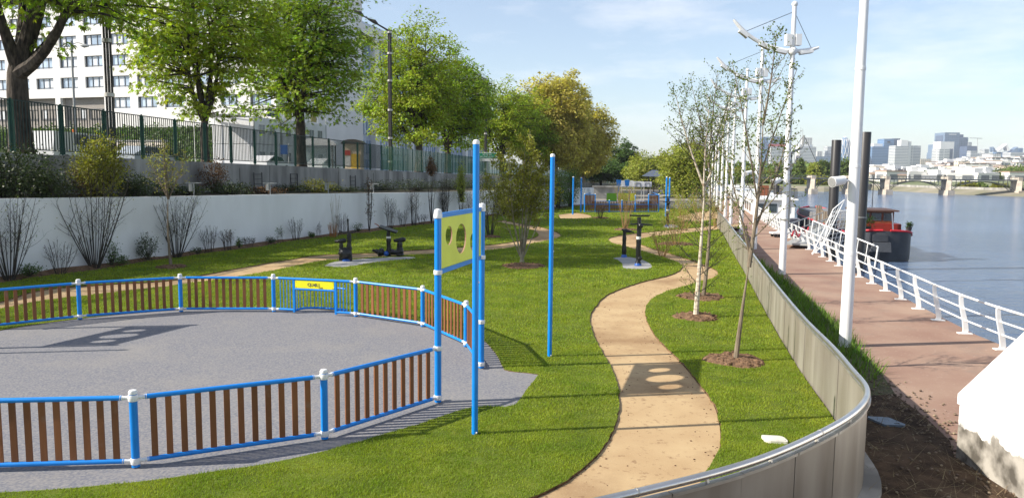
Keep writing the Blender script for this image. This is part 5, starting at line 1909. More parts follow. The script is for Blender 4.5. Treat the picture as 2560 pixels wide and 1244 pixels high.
# ------------------------------------------------------------------ street furniture, cabins and cars behind the fence
m_post = mat('lamp_post_dark', (0.05, 0.045, 0.04), 0.5, var=0.1)
m_ring = mat('lamp_collar', (0.55, 0.52, 0.46), 0.4, metal=0.5)
for px, lab in ((285, 'dark street lamp of clustered tubes with its head hidden by the foliage'), (976, 'tall dark street lamp with a twin-head arm above the trees'), (1212, 'distant dark street lamp arm showing above the round chestnuts')):
    s = (px - 1280) / FOC
    Y = 28.9 / (0.24 - s)
    p = np.array([s * Y, Y, street_z(Y)])
    t = thing('street_lamp', lab, 'street lamp', tuple(p))
    for a in range(4):
        o_ = np.array([0.13 * math.cos(a * 1.571 + 0.4), 0.13 * math.sin(a * 1.571 + 0.4), 0])
        MB().tube([p + o_, p + o_ + [0, 0, 13.0]], 0.055, 7).build('tube', m_post, t)
    for z in (0.9, 3.1, 5.7, 8.4, 10.9, 12.8):
        MB().lathe(p + [0, 0, z], [(0.20, -0.1), (0.23, -0.08), (0.23, 0.08), (0.20, 0.1)], 10).build('collar', m_ring, t)
    a, e = p + [0, 0, 12.9], p + [-2.9, -0.4, 14.5]
    MB().tube([a, a * 0.5 + e * 0.5, e], [0.09, 0.07, 0.05], 7).build('arm', m_post, t)
    for f in (0.5, 0.95):
        c = a * (1 - f) + e * f
        MB().tube([c + [0.45, 0, -0.25], c + [0.1, 0, 0.02], c + [-0.5, 0, 0.26]], [0.06, 0.2, 0.08], 8).build('lamp_head', m_post, t)
        MB().ball(c + [-0.05, 0, 0.14], 0.13, 8).build('sensor_cap', m_ring, t)
p = np.array([-34.2, 60.0, street_z(60)])
t = thing('slim_street_lamp', 'slim grey street lamp with a short arm before the white office block', 'street lamp', tuple(p))
MB().tube([p, p + [0, 0, 9.6]], [0.11, 0.07], 8).build('post', m_stand, t)
MB().tube(spline([p + [0, 0, 9.3], p + [0.5, 0, 9.45], p + [1.0, 0, 9.3]], 4), 0.035, 6).build('arm', m_stand, t)
MB().tube([p + [0.7, 0, 9.25], p + [1.0, 0, 9.22], p + [1.35, 0, 9.2]], [0.05, 0.16, 0.05], 8).build('lamp_head', m_stand, t)

# road sign
Y = 100.0
p = np.array([(1216 - 1280) / FOC * Y, Y, street_z(Y)])
t = thing('road_sign', 'green direction sign with white lettering above the glass screen', 'road sign', tuple(p))
MB().tube([p, p + [0, 0, 2.7]], 0.06, 8).build('post', m_stand, t)
m_sgreen = mat('sign_green', (0.01, 0.22, 0.11), 0.5, var=0.03)
sg = MB().box(p + [0, -0.08, 2.55], (2.5, 0.05, 0.72)).build('sign_border', m_tape, t, smooth=False)
MB().box(p + [0, -0.115, 2.55], (2.4, 0.02, 0.63)).build('sign_panel', m_sgreen, sg, smooth=False)
lettering(sg, 'SECTEURS', 0.26, p + [-0.6, -0.13, 2.6], (1, 0, 0), (0, 0, 1), m_tape, 0.003)
lettering(sg, 'BILLANCOURT', 0.26, p + [-0.9, -0.13, 2.31], (1, 0, 0), (0, 0, 1), m_tape, 0.003)
MB().box(p + [0, -0.08, 1.98], (2.5, 0.05, 0.34)).build('lower_panel', m_tape, t, smooth=False)

# site cabins
m_cab = mat('cabin_white', (0.72, 0.73, 0.74), 0.6, scale=0.8, var=0.04)
m_cwin = mat('cabin_window', (0.30, 0.33, 0.36), 0.2, var=0.2, scale=2)
c0 = np.array([-27.2, 80.5, 0.0])
for lev in range(2):
    for j in range(3):
        lab = ['nearest', 'middle', 'farthest'][j] + ' site cabin of the ' + ['lower', 'upper'][lev] + ' row behind the tall chestnut'
        a = c0 + sd * (j * 5.4)
        z0 = street_z(85) + 0.1 + lev * 2.85
        t = thing('site_cabin', 'white ' + lab, 'cabin', (a[0], a[1], z0))

        def cb(mb, s0, s1, o0, o1, za, zb):
            V = [a + sd * s_ + sn * o_ + [0, 0, z] for s_ in (s0, s1) for z in (za, zb) for o_ in (o0, o1)]
            mb.add(V, [(0, 1, 3, 2), (4, 6, 7, 5), (0, 4, 5, 1), (2, 3, 7, 6), (0, 2, 6, 4), (1, 5, 7, 3)])
            return mb
        cb(MB(), 0.05, 5.3, -5.0, 0, z0, z0 + 2.8).build('cabin_body', m_cab, t, smooth=False)
        for s_ in (0.03, 5.18):
            cb(MB(), s_, s_ + 0.14, -0.1, 0.03, z0, z0 + 2.81).build('corner_post', m_stand, t, smooth=False)
        for s_ in (0.9, 3.0):
            w_ = cb(MB(), s_, s_ + 1.25, -0.02, 0.04, z0 + 1.0, z0 + 2.1).build('window_frame', m_tape, t, smooth=False)
            for q in (0.08, 0.66):
                cb(MB(), s_ + q, s_ + q + 0.5, 0.03, 0.05, z0 + 1.08, z0 + 2.02).build('pane', m_cwin, w_, smooth=False)
zr = street_z(85) + 5.85
t = thing('roof_guard_rail', 'white scaffold guard rail with banners on the cabin roof', 'guard rail', (c0[0], c0[1], zr))
for j in range(9):
    q = c0 + sd * (j * 2.0) + [0, 0, zr]
    MB().tube([q, q + [0, 0, 1.15]], 0.03, 5).build('rail_post', m_tape, t)
for z in (0.5, 1.1):
    MB().tube([c0 + [0, 0, zr + z], c0 + sd * 16 + [0, 0, zr + z]], 0.025, 5).build('rail', m_tape, t)
m_navy = mat('navy_banner', (0.02, 0.035, 0.15), 0.6, var=0.05)
bn_ = MB().plate([(0, 0), (2.4, 0), (2.4, 0.95), (0, 0.95)], c0 + sd * 2.6 + sn * 0.05 + [0, 0, zr + 0.1], sd, np.array([0, 0, 1.0]), 0.03).build('navy_banner', m_navy, t, smooth=False)
MB().plate([(0.3, 0.42), (1.6, 0.42), (1.6, 0.62), (0.3, 0.62)], c0 + sd * 2.6 + sn * 0.08 + [0, 0, zr + 0.1], sd, np.array([0, 0, 1.0]), 0.012).build('banner_print', m_tape, bn_, smooth=False)
MB().plate([(0, 0), (1.3, 0), (1.3, 1.0), (0, 1.0)], c0 + sd * 12.2 + sn * 0.05 + [0, 0, zr + 0.1], sd, np.array([0, 0, 1.0]), 0.03).build('yellow_banner', mat('banner_gold', (0.45, 0.38, 0.12), 0.6), t, smooth=False)
t = thing('site_canopy', 'white open scaffold canopy at the near end of the site cabins', 'canopy', (c0[0] - 4, c0[1] - 1, street_z(80)))
zt = street_z(80) + 5.6
cor = [c0 + np.array([-0.2, -0.6, 0]), c0 + np.array([-4.4, 0.8, 0]), c0 + np.array([-4.8, -3.4, 0]), c0 + np.array([-0.9, -4.6, 0])]
for q in cor:
    MB().tube([[q[0], q[1], street_z(80)], [q[0], q[1], zt]], 0.05, 6).build('prop', m_tape, t)
for z in (zt, zt + 0.6, zt + 1.2):
    for i in range(4):
        q, r = cor[i], cor[(i + 1) % 4]
        MB().tube([[q[0], q[1], z], [r[0], r[1], z]], 0.035, 5).build('beam', m_tape, t)
MB().prism([(q[0], q[1]) for q in cor], zt - 0.08, zt - 0.03).build('deck', m_stand, t, smooth=False)


def car(p, rz, paint, label, van=False):
    t = thing('parked_van' if van else 'parked_car', label, 'van' if van else 'car', (0, 0, 0))
    L, W = (4.9, 1.9) if van else (4.3, 1.75)
    if van:
        side = [(-2.4, 0.35), (2.35, 0.35), (2.45, 0.8), (2.3, 1.05), (1.75, 1.2), (1.1, 1.95), (-2.3, 2.0), (-2.45, 1.0)]
        wins = [[(1.62, 1.25), (1.05, 1.85), (0.45, 1.87), (0.45, 1.22)], [(0.3, 1.22), (0.3, 1.87), (-0.8, 1.87), (-0.8, 1.22)]]
    else:
        side = [(-2.1, 0.3), (2.05, 0.3), (2.12, 0.62), (1.95, 0.8), (1.05, 0.95), (0.45, 1.42), (-0.9, 1.48), (-1.75, 1.05), (-2.1, 0.95)]
        wins = [[(0.95, 0.98), (0.42, 1.36), (-0.25, 1.40), (-0.25, 0.98)], [(-0.35, 0.98), (-0.35, 1.40), (-0.88, 1.41), (-1.5, 1.05), (-1.5, 0.98)]]
    MB().plate(side, (0, 0, 0), (1, 0, 0), (0, 0, 1), W).build('body', paint, t, smooth=False)
    gl = mat('car_glass', (0.03, 0.05, 0.06), 0.08, var=0.1, spec=0.8)
    for wpoly in wins:
        for sgn in (-1, 1):
            MB().plate(wpoly, (0, sgn * (W / 2 + 0.003), 0), (1, 0, 0), (0, 0, 1), 0.012).build('side_window', gl, t, smooth=False)
    f = [(1.05, 0.97), (0.47, 1.40)] if not van else [(1.74, 1.24), (1.12, 1.90)]
    MB().add([(f[0][0] + 0.012, -W * 0.43, f[0][1]), (f[0][0] + 0.012, W * 0.43, f[0][1]), (f[1][0] + 0.012, W * 0.40, f[1][1]), (f[1][0] + 0.012, -W * 0.40, f[1][1])], [(0, 1, 2, 3)]).build('windscreen', gl, t, smooth=False)
    for x in (-L * 0.3, L * 0.31):
        for sgn in (-1, 1):
            w_ = MB().tube([(x, sgn * (W / 2 - 0.17), 0.31), (x, sgn * (W / 2 + 0.02), 0.31)], 0.31, 14).build('wheel', m_dark, t)
            MB().tube([(x, sgn * (W / 2 + 0.02), 0.31), (x, sgn * (W / 2 + 0.03), 0.31)], 0.19, 10).build('rim', m_ring, w_)
    for sgn in (-1, 1):
        MB().box((L / 2 - 0.18, sgn * W * 0.36, 0.72), (0.2, 0.3, 0.12)).build('headlight', m_tape, t, smooth=False)
    if van:
        MB().ball((-0.4, -0.5, 2.08), 0.11, 8).build('beacon', mat('beacon_orange', (0.7, 0.18, 0.02), 0.4), t)
    t.location = p
    t.rotation_euler = (0, 0, rz)
    return t


m_cwhite = mat('car_white', (0.72, 0.72, 0.71), 0.25, var=0.03, spec=0.6)
m_cgrey = mat('car_silver', (0.38, 0.42, 0.46), 0.25, var=0.03, spec=0.6)
hd = math.atan2(0.972, 0.235)
car((-27.6, 48.0, street_z(48) - 0.14), hd, m_cwhite, 'white van with an orange beacon behind the fence at left', True)
car((-26.2, 54.5, street_z(54.5) - 0.14), hd, m_cgrey, 'silver car behind the fence between shrubs')
car((-22.8, 72.0, street_z(72) - 0.14), hd, m_cwhite, 'white car parked behind the fence below the site cabins')
car((-19.5, 79.0, street_z(79) - 0.14), hd, m_cwhite, 'second white car parked farther along below the cabins')
# bus shelter and poster kiosk
m_clear = mat('clear_glass', (0.5, 0.62, 0.60), 0.08, var=0.05, alpha=0.35, spec=0.6)
Y = 70.0
p = np.array([(795 - 1280) / FOC * Y, Y, street_z(Y)])
t = thing('bus_shelter', 'glass bus shelter with an arched roof behind the fence', 'bus shelter', tuple(p))
for dx in (-1.5, 1.5):
    for dy in (-0.6, 0.6):
        MB().tube([p + [dx, dy, 0], p + [dx, dy, 2.3]], 0.05, 6).build('post', m_post, t)
arc = [(1.9 * math.cos(a), 0.62 * math.sin(a)) for a in np.linspace(0, math.pi, 13)]
MB().plate(arc, p + [0, 0, 2.25], np.array([1.0, 0, 0]), np.array([0, 0, 1.0]), 1.5).build('arched_roof', m_tape, t, smooth=False)
MB().plate([(-1.5, 0.2), (1.5, 0.2), (1.5, 2.2), (-1.5, 2.2)], p + [0, 0.6, 0], np.array([1.0, 0, 0]), np.array([0, 0, 1.0]), 0.02).build('back_glass', m_clear, t, smooth=False)
MB().box(p + [0, 0.3, 0.45], (2.4, 0.35, 0.06)).build('bench', m_stand, t, smooth=False)
Y = 66.0
p = np.array([(885 - 1280) / FOC * Y, Y, street_z(Y)])
t = thing('poster_kiosk', 'small kiosk with yellow and red posters under a dark arched roof', 'kiosk', tuple(p))
MB().box(p + [0, 0, 1.1], (1.5, 1.2, 2.2)).build('kiosk_body', mat('kiosk_cream', (0.6, 0.5, 0.36), 0.6, var=0.05), t, smooth=False)
MB().plate([(0.95 * math.cos(a), 0.4 * math.sin(a)) for a in np.linspace(0, math.pi, 11)], p + [0, 0, 2.2], np.array([1.0, 0, 0]), np.array([0, 0, 1.0]), 1.5).build('arched_roof', m_post, t, smooth=False)
MB().box(p + [0.25, -0.62, 0.75], (0.7, 0.03, 1.2)).build('yellow_poster', mat('poster_yellow', (0.75, 0.48, 0.03), 0.5), t, smooth=False)
MB().box(p + [-0.4, -0.62, 1.45], (0.5, 0.03, 0.4)).build('red_poster', mat('poster_red', (0.55, 0.06, 0.04), 0.5), t, smooth=False)
MB().box(p + [-0.4, -0.62, 0.75], (0.5, 0.03, 0.8)).build('white_poster', m_tape, t, smooth=False)
Y = 74.0
p = np.array([(712 - 1280) / FOC * Y, Y, street_z(Y)])
t = thing('blue_notice_board', 'blue notice board behind the fence left of the bus shelter', 'notice board', tuple(p))
for dx in (-0.45, 0.45):
    MB().tube([p + [dx, 0, 0], p + [dx, 0, 2.6]], 0.04, 6).build('post', m_stand, t)
MB().box(p + [0, -0.05, 2.0], (0.7, 0.05, 0.9)).build('board', mat('notice_blue', (0.02, 0.09, 0.28), 0.5), t, smooth=False)
# garden bank, cream wall and hedges before the office block
V = [fp(-1, 3.2, 13), fp(88, 3.2, 13), fp(88, 10.2, 0.2), fp(-1, 10.2, 0.2)]
MB().add(V, [(0, 1, 2, 3)]).build('garden_bank', mat('garden_green', (0.05, 0.075, 0.02), 1.0, scale=1.5, var=0.3, bump=0.1), smooth=False, kind='structure')
rgb_ = np.random.default_rng(71)
nn_ = 16000
ss_, oo_ = rgb_.uniform(-1, 88, nn_), rgb_.uniform(0.6, 13, nn_)
zz_ = 3.2 + (13 - oo_) / 12.8 * 7.0 + rgb_.uniform(0, 0.7, nn_) * (1 + np.sin(ss_ * 0.9) * np.sin(oo_ * 1.3 + ss_ * 0.3))
C_ = bo + bu * ss_[:, None] + bn * oo_[:, None] + np.stack([0 * zz_, 0 * zz_, zz_], 1)
me_ = leaf_mesh('ground_cover', C_, rgb_.normal(0, 1, (nn_, 3)), rgb_.normal(0, 0.6, (nn_, 3)) + [0, -0.4, 0.8], rgb_.uniform(0.25, 0.6, nn_), 0.6, L_mid)
oc_ = bpy.data.objects.new('ground_cover', me_)
COL.objects.link(oc_)
tag(oc_, 'low leafy ground cover on the bank before the office block', 'ground cover', kind='stuff')
t = thing('garden_wall', 'cream garden wall before the office block behind the fence', 'wall', tuple(fp(22, 3, 15)))
m_ = MB()
fbox(m_, 7, 26, 3.0, 7.4, 14.6, 15)
m_.build('wall_face', mat('cream_render', (0.72, 0.64, 0.55), 0.8, var=0.05), t, smooth=False)
m_ = MB()
fbox(m_, 6.9, 26.1, 7.4, 7.6, 14.5, 15.1)
m_.build('wall_cap', m_pad, t, smooth=False)
hedges = [(6, 16.5, 3.0, 'clipped dark topiary shrub on the cream wall, right one'), (14, 16.8, 3.4, 'clipped dark topiary shrub before the cream wall, middle one'), (21, 16.8, 3.2, 'spreading dark shrub before the cream wall, left one'),
          (32, 7, 2.6, 'green hedge before the office block left of the cream wall'), (38, 7, 2.6, 'green hedge section under the office loggias'), (44, 7, 2.6, 'green hedge section behind the twin tube lamp'), (50, 7, 2.8, 'green hedge section left of the slim lamp'), (57, 7, 2.8, 'green hedge section behind the big trunk'), (64, 7, 2.8, 'green hedge section at the left edge')]
for i, (s_, o_, h, lab) in enumerate(hedges):
    q = fp(s_, 0, o_)
    bush('garden_hedge', lab, (q[0], q[1], 4.2 if i < 3 else 6.6), (3.4, 1.6, h * 0.5 + (0.5 if i > 2 else 0.0)), 2200, 0.26, L_dark if i < 3 else L_mid, 170 + i, cat='hedge', clumps=60)

# ------------------------------------------------------------------ second playground
fc = thing('far_court_fence', 'blue framed court fence of brown slats at the far end of the lawn', 'fence', (10.8, 74, 0))


def fcp(px, py=532):
    return G(px, py)


c1, c2, c3, c4 = G(1461, 531), G(1646, 531), G(1632, 521), G(1476, 521)


def slat_run(a, b, h, par, n, z0=0.1):
    a, b = np.array([a[0], a[1], 0.0]), np.array([b[0], b[1], 0.0])
    for z in (z0, h):
        MB().tube([a + [0, 0, z], b + [0, 0, z]], 0.035, 6).build('rail', m_blue, par)
    m = MB()
    u = (b - a) / np.linalg.norm(b - a)
    for f in np.linspace(0.03, 0.97, n):
        c = a * (1 - f) + b * f
        m.box((c[0], c[1], (z0 + h) / 2), (0.105, 0.025, h - z0 - 0.05), rz=math.atan2(u[1], u[0]))
    m.build('slats', m_slat, par, smooth=False, kind='stuff')


slat_run(c1, c2, 0.80, fc, 44)
slat_run(c4, c3, 0.80, fc, 38)
for a, b, h in ((c1, c4, 1.75), (c2, c3, 1.75), (c1, c1 * 0.86 + c2 * 0.14, 1.75), (c2, c2 * 0.86 + c1 * 0.14, 1.75)):
    slat_run(a, b, h, fc, 8, 0.8)
for f, h in ((0, 1.8), (0.14, 1.8), (0.33, 1.2), (0.5, 1.2), (0.68, 1.7), (0.86, 1.8), (1, 1.8)):
    c = c1 * (1 - f) + c2 * f
    p_ = MB().tube([[c[0], c[1], 0], [c[0], c[1], h]], 0.055, 8).build('post', m_blue, fc)
    MB().ball((c[0], c[1], h + 0.03), 0.07, 8, 0.7).build('post_cap', m_cap, p_)
for x0, x1, m_, lab in ((1516, 1541, mat('leaf_green_board', (0.18, 0.42, 0.02), 0.5, var=0.03), 'green'), (1545, 1570, mat('moss_yellow_board', (0.50, 0.52, 0.05), 0.5, var=0.03), 'yellow green'), (1574, 1588, m_yellow, 'yellow')):
    a, b = G(x0, 521), G(x1, 521)
    MB().box(((a[0] + b[0]) / 2, a[1] + 0.1, 1.25), (b[0] - a[0], 0.04, 0.85)).build('board', m_, fc, smooth=False)
for px, py, h, lab in ((1432, 535, 3.5, 'far blue pole at the left end of the second playground'), (1452, 530, 3.4, 'second far blue pole at the left of the second playground'), (1664, 541, 3.6, 'far blue pole at the right end of the second playground'), (1672, 532, 3.5, 'slim far blue pole just right of its twin')):
    tall_pole(G(px, py), h, lab, r=0.075)
for px, lab in ((1545, 'blue basketball post left of the graffiti hoarding'), (1566, 'blue basketball post before the graffiti hoarding')):
    p = G(px, 518)
    t = thing('basket_post', lab, 'basketball post', (p[0], p[1], 0))
    MB().tube([p, p + [0, 0, 3.0]], 0.07, 8).build('post', m_blue if px < 1550 else m_stand, t)
    MB().plate([(-0.2, 2.4), (0.2, 2.4), (0.3, 3.1), (-0.3, 3.1)], p + [0, -0.1, 0], np.array([1.0, 0, 0]), np.array([0, 0, 1.0]), 0.05).build('backboard', m_blue, t, smooth=False)
m_graf = mat('graffiti_white', (0.70, 0.70, 0.72), 0.7, scale=1.5, col2=(0.45, 0.46, 0.5), detail=6)
for x0, x1, y0, y1, Y, lab, nm in ((1552, 1582, 451, 467, 100, 'white graffiti hoarding behind the second playground, left panel', 'hoarding'), (1583, 1607, 453, 467, 101, 'white graffiti hoarding, middle panel with a hoop outline', 'hoarding'), (1608, 1629, 454, 467, 102, 'white graffiti hoarding, right panel with a hoop outline', 'hoarding')):
    a, b = AT(x0, y0, Y), AT(x1, y1, Y)
    t = thing(nm, lab, 'hoarding', ((a[0] + b[0]) / 2, Y, 0))
    MB().box(((a[0] + b[0]) / 2, Y, (a[2] + b[2]) / 2), (b[0] - a[0], 0.12, a[2] - b[2])).build('panel', m_graf, t, smooth=False)
    for x in (a[0] + 0.15, b[0] - 0.15):
        MB().tube([(x, Y + 0.1, -0.05), (x, Y + 0.1, b[2])], 0.05, 6).build('leg', m_stand, t)
    if x0 > 1560:
        cx = (a[0] + b[0]) / 2
        zz = b[2] + 0.05
        for q, r in (((cx - 0.3, zz), (cx - 0.3, zz + 0.45)), ((cx + 0.3, zz), (cx + 0.3, zz + 0.45)), ((cx - 0.3, zz + 0.45), (cx + 0.3, zz + 0.45))):
            MB().bar((q[0], Y - 0.08, q[1]), (r[0], Y - 0.08, r[1]), 0.04, 0.04).build('hoop_outline', m_dark, t, smooth=False)
a, b = AT(1428, 470, 92), AT(1476, 506, 92)
t = thing('white_container', 'plain white storage container at the far left of the second playground', 'container', ((a[0] + b[0]) / 2, 92, -0.05))
MB().box(((a[0] + b[0]) / 2, 93, (a[2] - 0.05) / 2), (b[0] - a[0], 2.2, a[2] + 0.05)).build('container_body', m_cab, t, smooth=False)
for f in np.linspace(0.08, 0.92, 6):
    MB().box((a[0] + (b[0] - a[0]) * f, 91.88, a[2] / 2), (0.08, 0.03, a[2] - 0.1)).build('rib', m_cab, t, smooth=False)
a, b = AT(1484, 468, 112), AT(1550, 500, 112)
t = thing('far_white_wall', 'far end of the white wall under the glass screen', 'wall', ((a[0] + b[0]) / 2, 112, 0))
MB().box(((a[0] + b[0]) / 2, 112.2, a[2] / 2 - 0.1), (b[0] - a[0], 0.4, a[2] + 0.2)).build('wall_face', m_concrete, t, smooth=False)
MB().box(((a[0] + b[0]) / 2, 112.15, a[2] + 0.12), (b[0] - a[0] + 0.3, 0.7, 0.24)).build('wall_cap', m_concrete_dark, t, smooth=False)
# pavilion
Y = 135.0
a, e = AT(1618, 441, Y), AT(1668, 441, Y)
zt = AT(1640, 425, Y)[2]
t = thing('pavilion', 'open pavilion with a pale grey hipped roof behind the graffiti hoarding', 'pavilion', ((a[0] + e[0]) / 2, Y, -0.1))
x0, x1, z0 = a[0], e[0], a[2]
MB().add([(x0, Y, z0), (x1, Y, z0), (x1, Y + 6, z0), (x0, Y + 6, z0), (x0 + 1.3, Y + 3, zt), (x1 - 1.3, Y + 3, zt)], [(0, 1, 5, 4), (1, 2, 5), (2, 3, 4, 5), (3, 0, 4), (3, 2, 1, 0)]).build('roof', mat('zinc_roof', (0.42, 0.43, 0.46), 0.4, var=0.1), t, smooth=False)
for x in np.linspace(x0 + 0.3, x1 - 0.3, 4):
    MB().tube([(x, Y + 0.3, -0.1), (x, Y + 0.3, z0)], 0.09, 6).build('column', m_post, t)
# low kerb steps beyond the court
for i, (px0, px1, py) in enumerate(((1590, 1760, 520), (1600, 1770, 513), (1610, 1780, 506))):
    a, b = G(px0, py), G(px1, py)
    MB().box(((a[0] + b[0]) / 2, a[1], 0.15), (b[0] - a[0], 0.5, 0.4)).build('concrete_bench', m_concrete, smooth=False, label=['nearest', 'middle', 'farthest'][i] + ' long low concrete bench beyond the second playground', cat='bench')

# ------------------------------------------------------------------ boats, piles and gangway
m_hull = mat('hull_grey', (0.055, 0.060, 0.072), 0.45, scale=1.0, col2=(0.035, 0.038, 0.045), detail=7, spec=0.4)
m_red = mat('cabin_red', (0.27, 0.024, 0.014), 0.45, scale=2, var=0.12)
m_trim = mat('red_trim', (0.50, 0.02, 0.03), 0.4, var=0.05)
m_wood = mat('dark_varnish', (0.20, 0.055, 0.02), 0.4, scale=3, var=0.25)
m_glass = mat('cabin_glass', (0.05, 0.07, 0.08), 0.06, var=0.1, spec=0.9)
bd = np.array([0.222, 0.975])
bd /= np.linalg.norm(bd)
bs = np.array([bd[1], -bd[0]])                              # to starboard (river)


def hull(name, label, stern, L, W, dk, sheer=0.55, cat='barge', paint=m_hull):
    """barge with rounded near end; deck height dk above water"""
    t = thing(name, label, cat, (stern[0], stern[1], WZ))
    V, F = [], []
    secs = [(0.0, 0.06, sheer), (0.12, 0.22, sheer * 0.95), (0.45, 0.36, sheer * 0.85), (1.1, 0.455, sheer * 0.6), (2.2, 0.495, sheer * 0.3), (4.0, 0.5, 0.05), (L * 0.8, 0.5, 0), (L - 3, 0.47, 0.2), (L - 1, 0.34, 0.5), (L, 0.08, 0.7)]
    for s_, w_, dz in secs:
        c = np.array(stern) + bd * s_
        ring = [(-w_ * W * 0.80, -0.8), (-w_ * W * 0.98, 0.15), (-w_ * W, dk + dz), (w_ * W, dk + dz), (w_ * W * 0.98, 0.15), (w_ * W * 0.80, -0.8)]
        for x, z in ring:
            q = c + bs * x
            V.append((q[0], q[1], WZ + z))
    n = len(secs)
    F = [(i * 6 + j, (i + 1) * 6 + j, (i + 1) * 6 + j + 1, i * 6 + j + 1) for i in range(n - 1) for j in range(5)]
    F += [(0, 1, 2, 3, 4, 5), tuple(range(6 * n - 1, 6 * n - 7, -1))]
    MB().add(V, F).build('hull', paint, t, smooth=True)
    for sgn in (-1, 1):
        rim = []
        for s_, w_, dz in secs:
            q = np.array(stern) + bd * s_ + bs * sgn * w_ * W
            rim.append((q[0], q[1], WZ + dk + dz + 0.05))
        MB().tube(spline(rim, 3), 0.09, 6).build('gunwale', m_trim if paint is m_hull else m_white, t)
    return t


def bpt(st, s_, o_, z):
    q = np.array(st) + bd * s_ + bs * o_
    return np.array([q[0], q[1], WZ + z])


def bbox(mb, st, s0, s1, o0, o1, z0, z1, taper=0.0):
    V = [bpt(st, s, o_ * (1 - (taper if z == z1 else 0)), z) for s in (s0, s1) for z in (z0, z1) for o_ in (o0, o1)]
    return mb.add(V, [(0, 1, 3, 2), (4, 6, 7, 5), (0, 4, 5, 1), (2, 3, 7, 6), (0, 2, 6, 4), (1, 5, 7, 3)])


st = G(2212, 654, WZ)[:2]
brg = hull('red_barge', 'moored barge with dark grey hull and red wheelhouse', st, 34, 4.3, 1.75, 0.5)
# wheelhouse facing the camera
bbox(MB(), st, 2.2, 6.5, -1.55, 1.55, 1.7, 2.65, 0.02).build('deckhouse', m_red, brg, smooth=False)
wh = bbox(MB(), st, 2.9, 6.2, -1.45, 1.15, 2.65, 3.55).build('wheelhouse', m_wood, brg, smooth=False)
bbox(MB(), st, 2.5, 6.6, -1.65, 1.4, 3.55, 3.66).build('wheelhouse_roof', mat('roof_brown', (0.10, 0.05, 0.035), 0.6), wh, smooth=False)
for o0, o1 in ((-1.3, -0.6), (-0.45, 0.25), (0.4, 1.05)):
    bbox(MB(), st, 2.86, 2.9, o0, o1, 2.85, 3.42).build('pane', m_glass, wh, smooth=False)
for s0, s1 in ((3.1, 4.4), (4.6, 6.0)):
    bbox(MB(), st, s0, s1, 1.15, 1.18, 2.85, 3.42).build('pane', m_glass, wh, smooth=False)
bbox(MB(), st, 8, 30, -2.0, 2.0, 1.7, 2.5).build('hold_cover', mat('hold_grey', (0.22, 0.22, 0.22), 0.6, var=0.1), brg, smooth=False)
for o_ in (-1.35, -1.3):
    pass
bbox(MB(), st, -0.28, 0.5, -0.95, 0.05, 1.5, 2.0).build('rudder_box', m_hull, brg, smooth=False)
bbox(MB(), st, -0.45, 0.3, -1.15, 0.3, 0.75, 1.45, 0.25).build('stern_locker', mat('locker_grey', (0.075, 0.08, 0.09), 0.5, var=0.1), brg, smooth=False)
MB().tube([bpt(st, -0.35, -0.5, 0.75), bpt(st, -0.35, -0.5, -0.2)], 0.06, 6).build('rudder_shaft', m_hull, brg)
MB().tube([bpt(st, 4, -0.2, 3.8), bpt(st, 4, -0.2, 6.2)], 0.03, 6).build('mast', m_dark, brg)
MB().tube([bpt(st, 1.8, 0.9, 1.9), bpt(st, 1.9, 0.75, 3.5)], 0.05, 6).build('white_pole', m_white, brg)
m_terra = mat('flower_pot', (0.07, 0.06, 0.055), 0.7)
for s_, o_, lab, sd_, lf in ((1.2, -1.0, 'leafy pot plant on the stern of the red barge', 201, L_mid), (1.6, 1.9, 'small pot plant at the right edge of the barge stern', 202, L_mid), (1.6, -2.0, 'pot plant beside the black pile on the barge', 203, L_olive)):
    q = bpt(st, s_, o_, 2.15)
    t = thing('pot_plant', lab, 'plant', tuple(q))
    MB().lathe(q, [(0.16, 0), (0.22, 0.34)], 10).build('pot', m_terra, t)
    rg_ = np.random.default_rng(sd_)
    C = q + [0, 0, 0.75] + rg_.normal(0, 0.2 if o_ < 1 else 0.1, (260, 3)) - [0, 0, 0 if o_ < 1 else 0.25]
    add_part('foliage', leaf_mesh('foliage', C, rg_.normal(0, 1, (260, 3)), rg_.normal(0, 1, (260, 3)) + [0, 0, 1], np.full(260, 0.14), 0.5, lf), t, q)
# houseboat behind
st2 = np.array(st) + bd * 19 + bs * (-5.6)
hb = hull('white_houseboat', 'white cabined houseboat moored behind the red barge', st2, 30, 5.0, 1.5, 0.4, 'houseboat', mat('houseboat_hull', (0.30, 0.31, 0.32), 0.5, var=0.1))
cab = bbox(MB(), st2, 3, 26, -2.1, 2.1, 1.4, 3.6).build('cabin', m_white, hb, smooth=False)
bbox(MB(), st2, 2.6, 26.4, -2.35, 2.35, 3.6, 3.75).build('cabin_roof', m_white, cab, smooth=False)
for o0 in (-1.7, -0.4, 0.9):
    bbox(MB(), st2, 2.95, 3.0, o0, o0 + 0.75, 2.3, 3.2).build('cabin_window', m_glass, cab, smooth=False)
for s_ in np.arange(4.5, 25, 3):
    bbox(MB(), st2, s_, s_ + 1.6, -2.14, -2.1, 2.3, 3.2).build('cabin_window', m_glass, cab, smooth=False)
rr = MB()
for s_ in np.arange(3, 26, 0.5):
    rr.tube([bpt(st2, s_, 2.2, 3.75), bpt(st2, s_, 2.2, 4.75)], 0.02, 4)
for o_ in np.arange(-2.2, 2.3, 0.32):
    rr.tube([bpt(st2, 3, o_, 3.75), bpt(st2, 3, o_, 4.75)], 0.02, 4)
rr.build('roof_balusters', m_dark, hb, smooth=False, kind='stuff')
for a, e in ((bpt(st2, 3, -2.2, 4.75), bpt(st2, 3, 2.2, 4.75)), (bpt(st2, 3, 2.2, 4.75), bpt(st2, 26, 2.2, 4.75)), (bpt(st2, 3, -2.2, 4.75), bpt(st2, 26, -2.2, 4.75))):
    MB().tube([a, e], 0.03, 5).build('roof_rail', m_dark, hb)
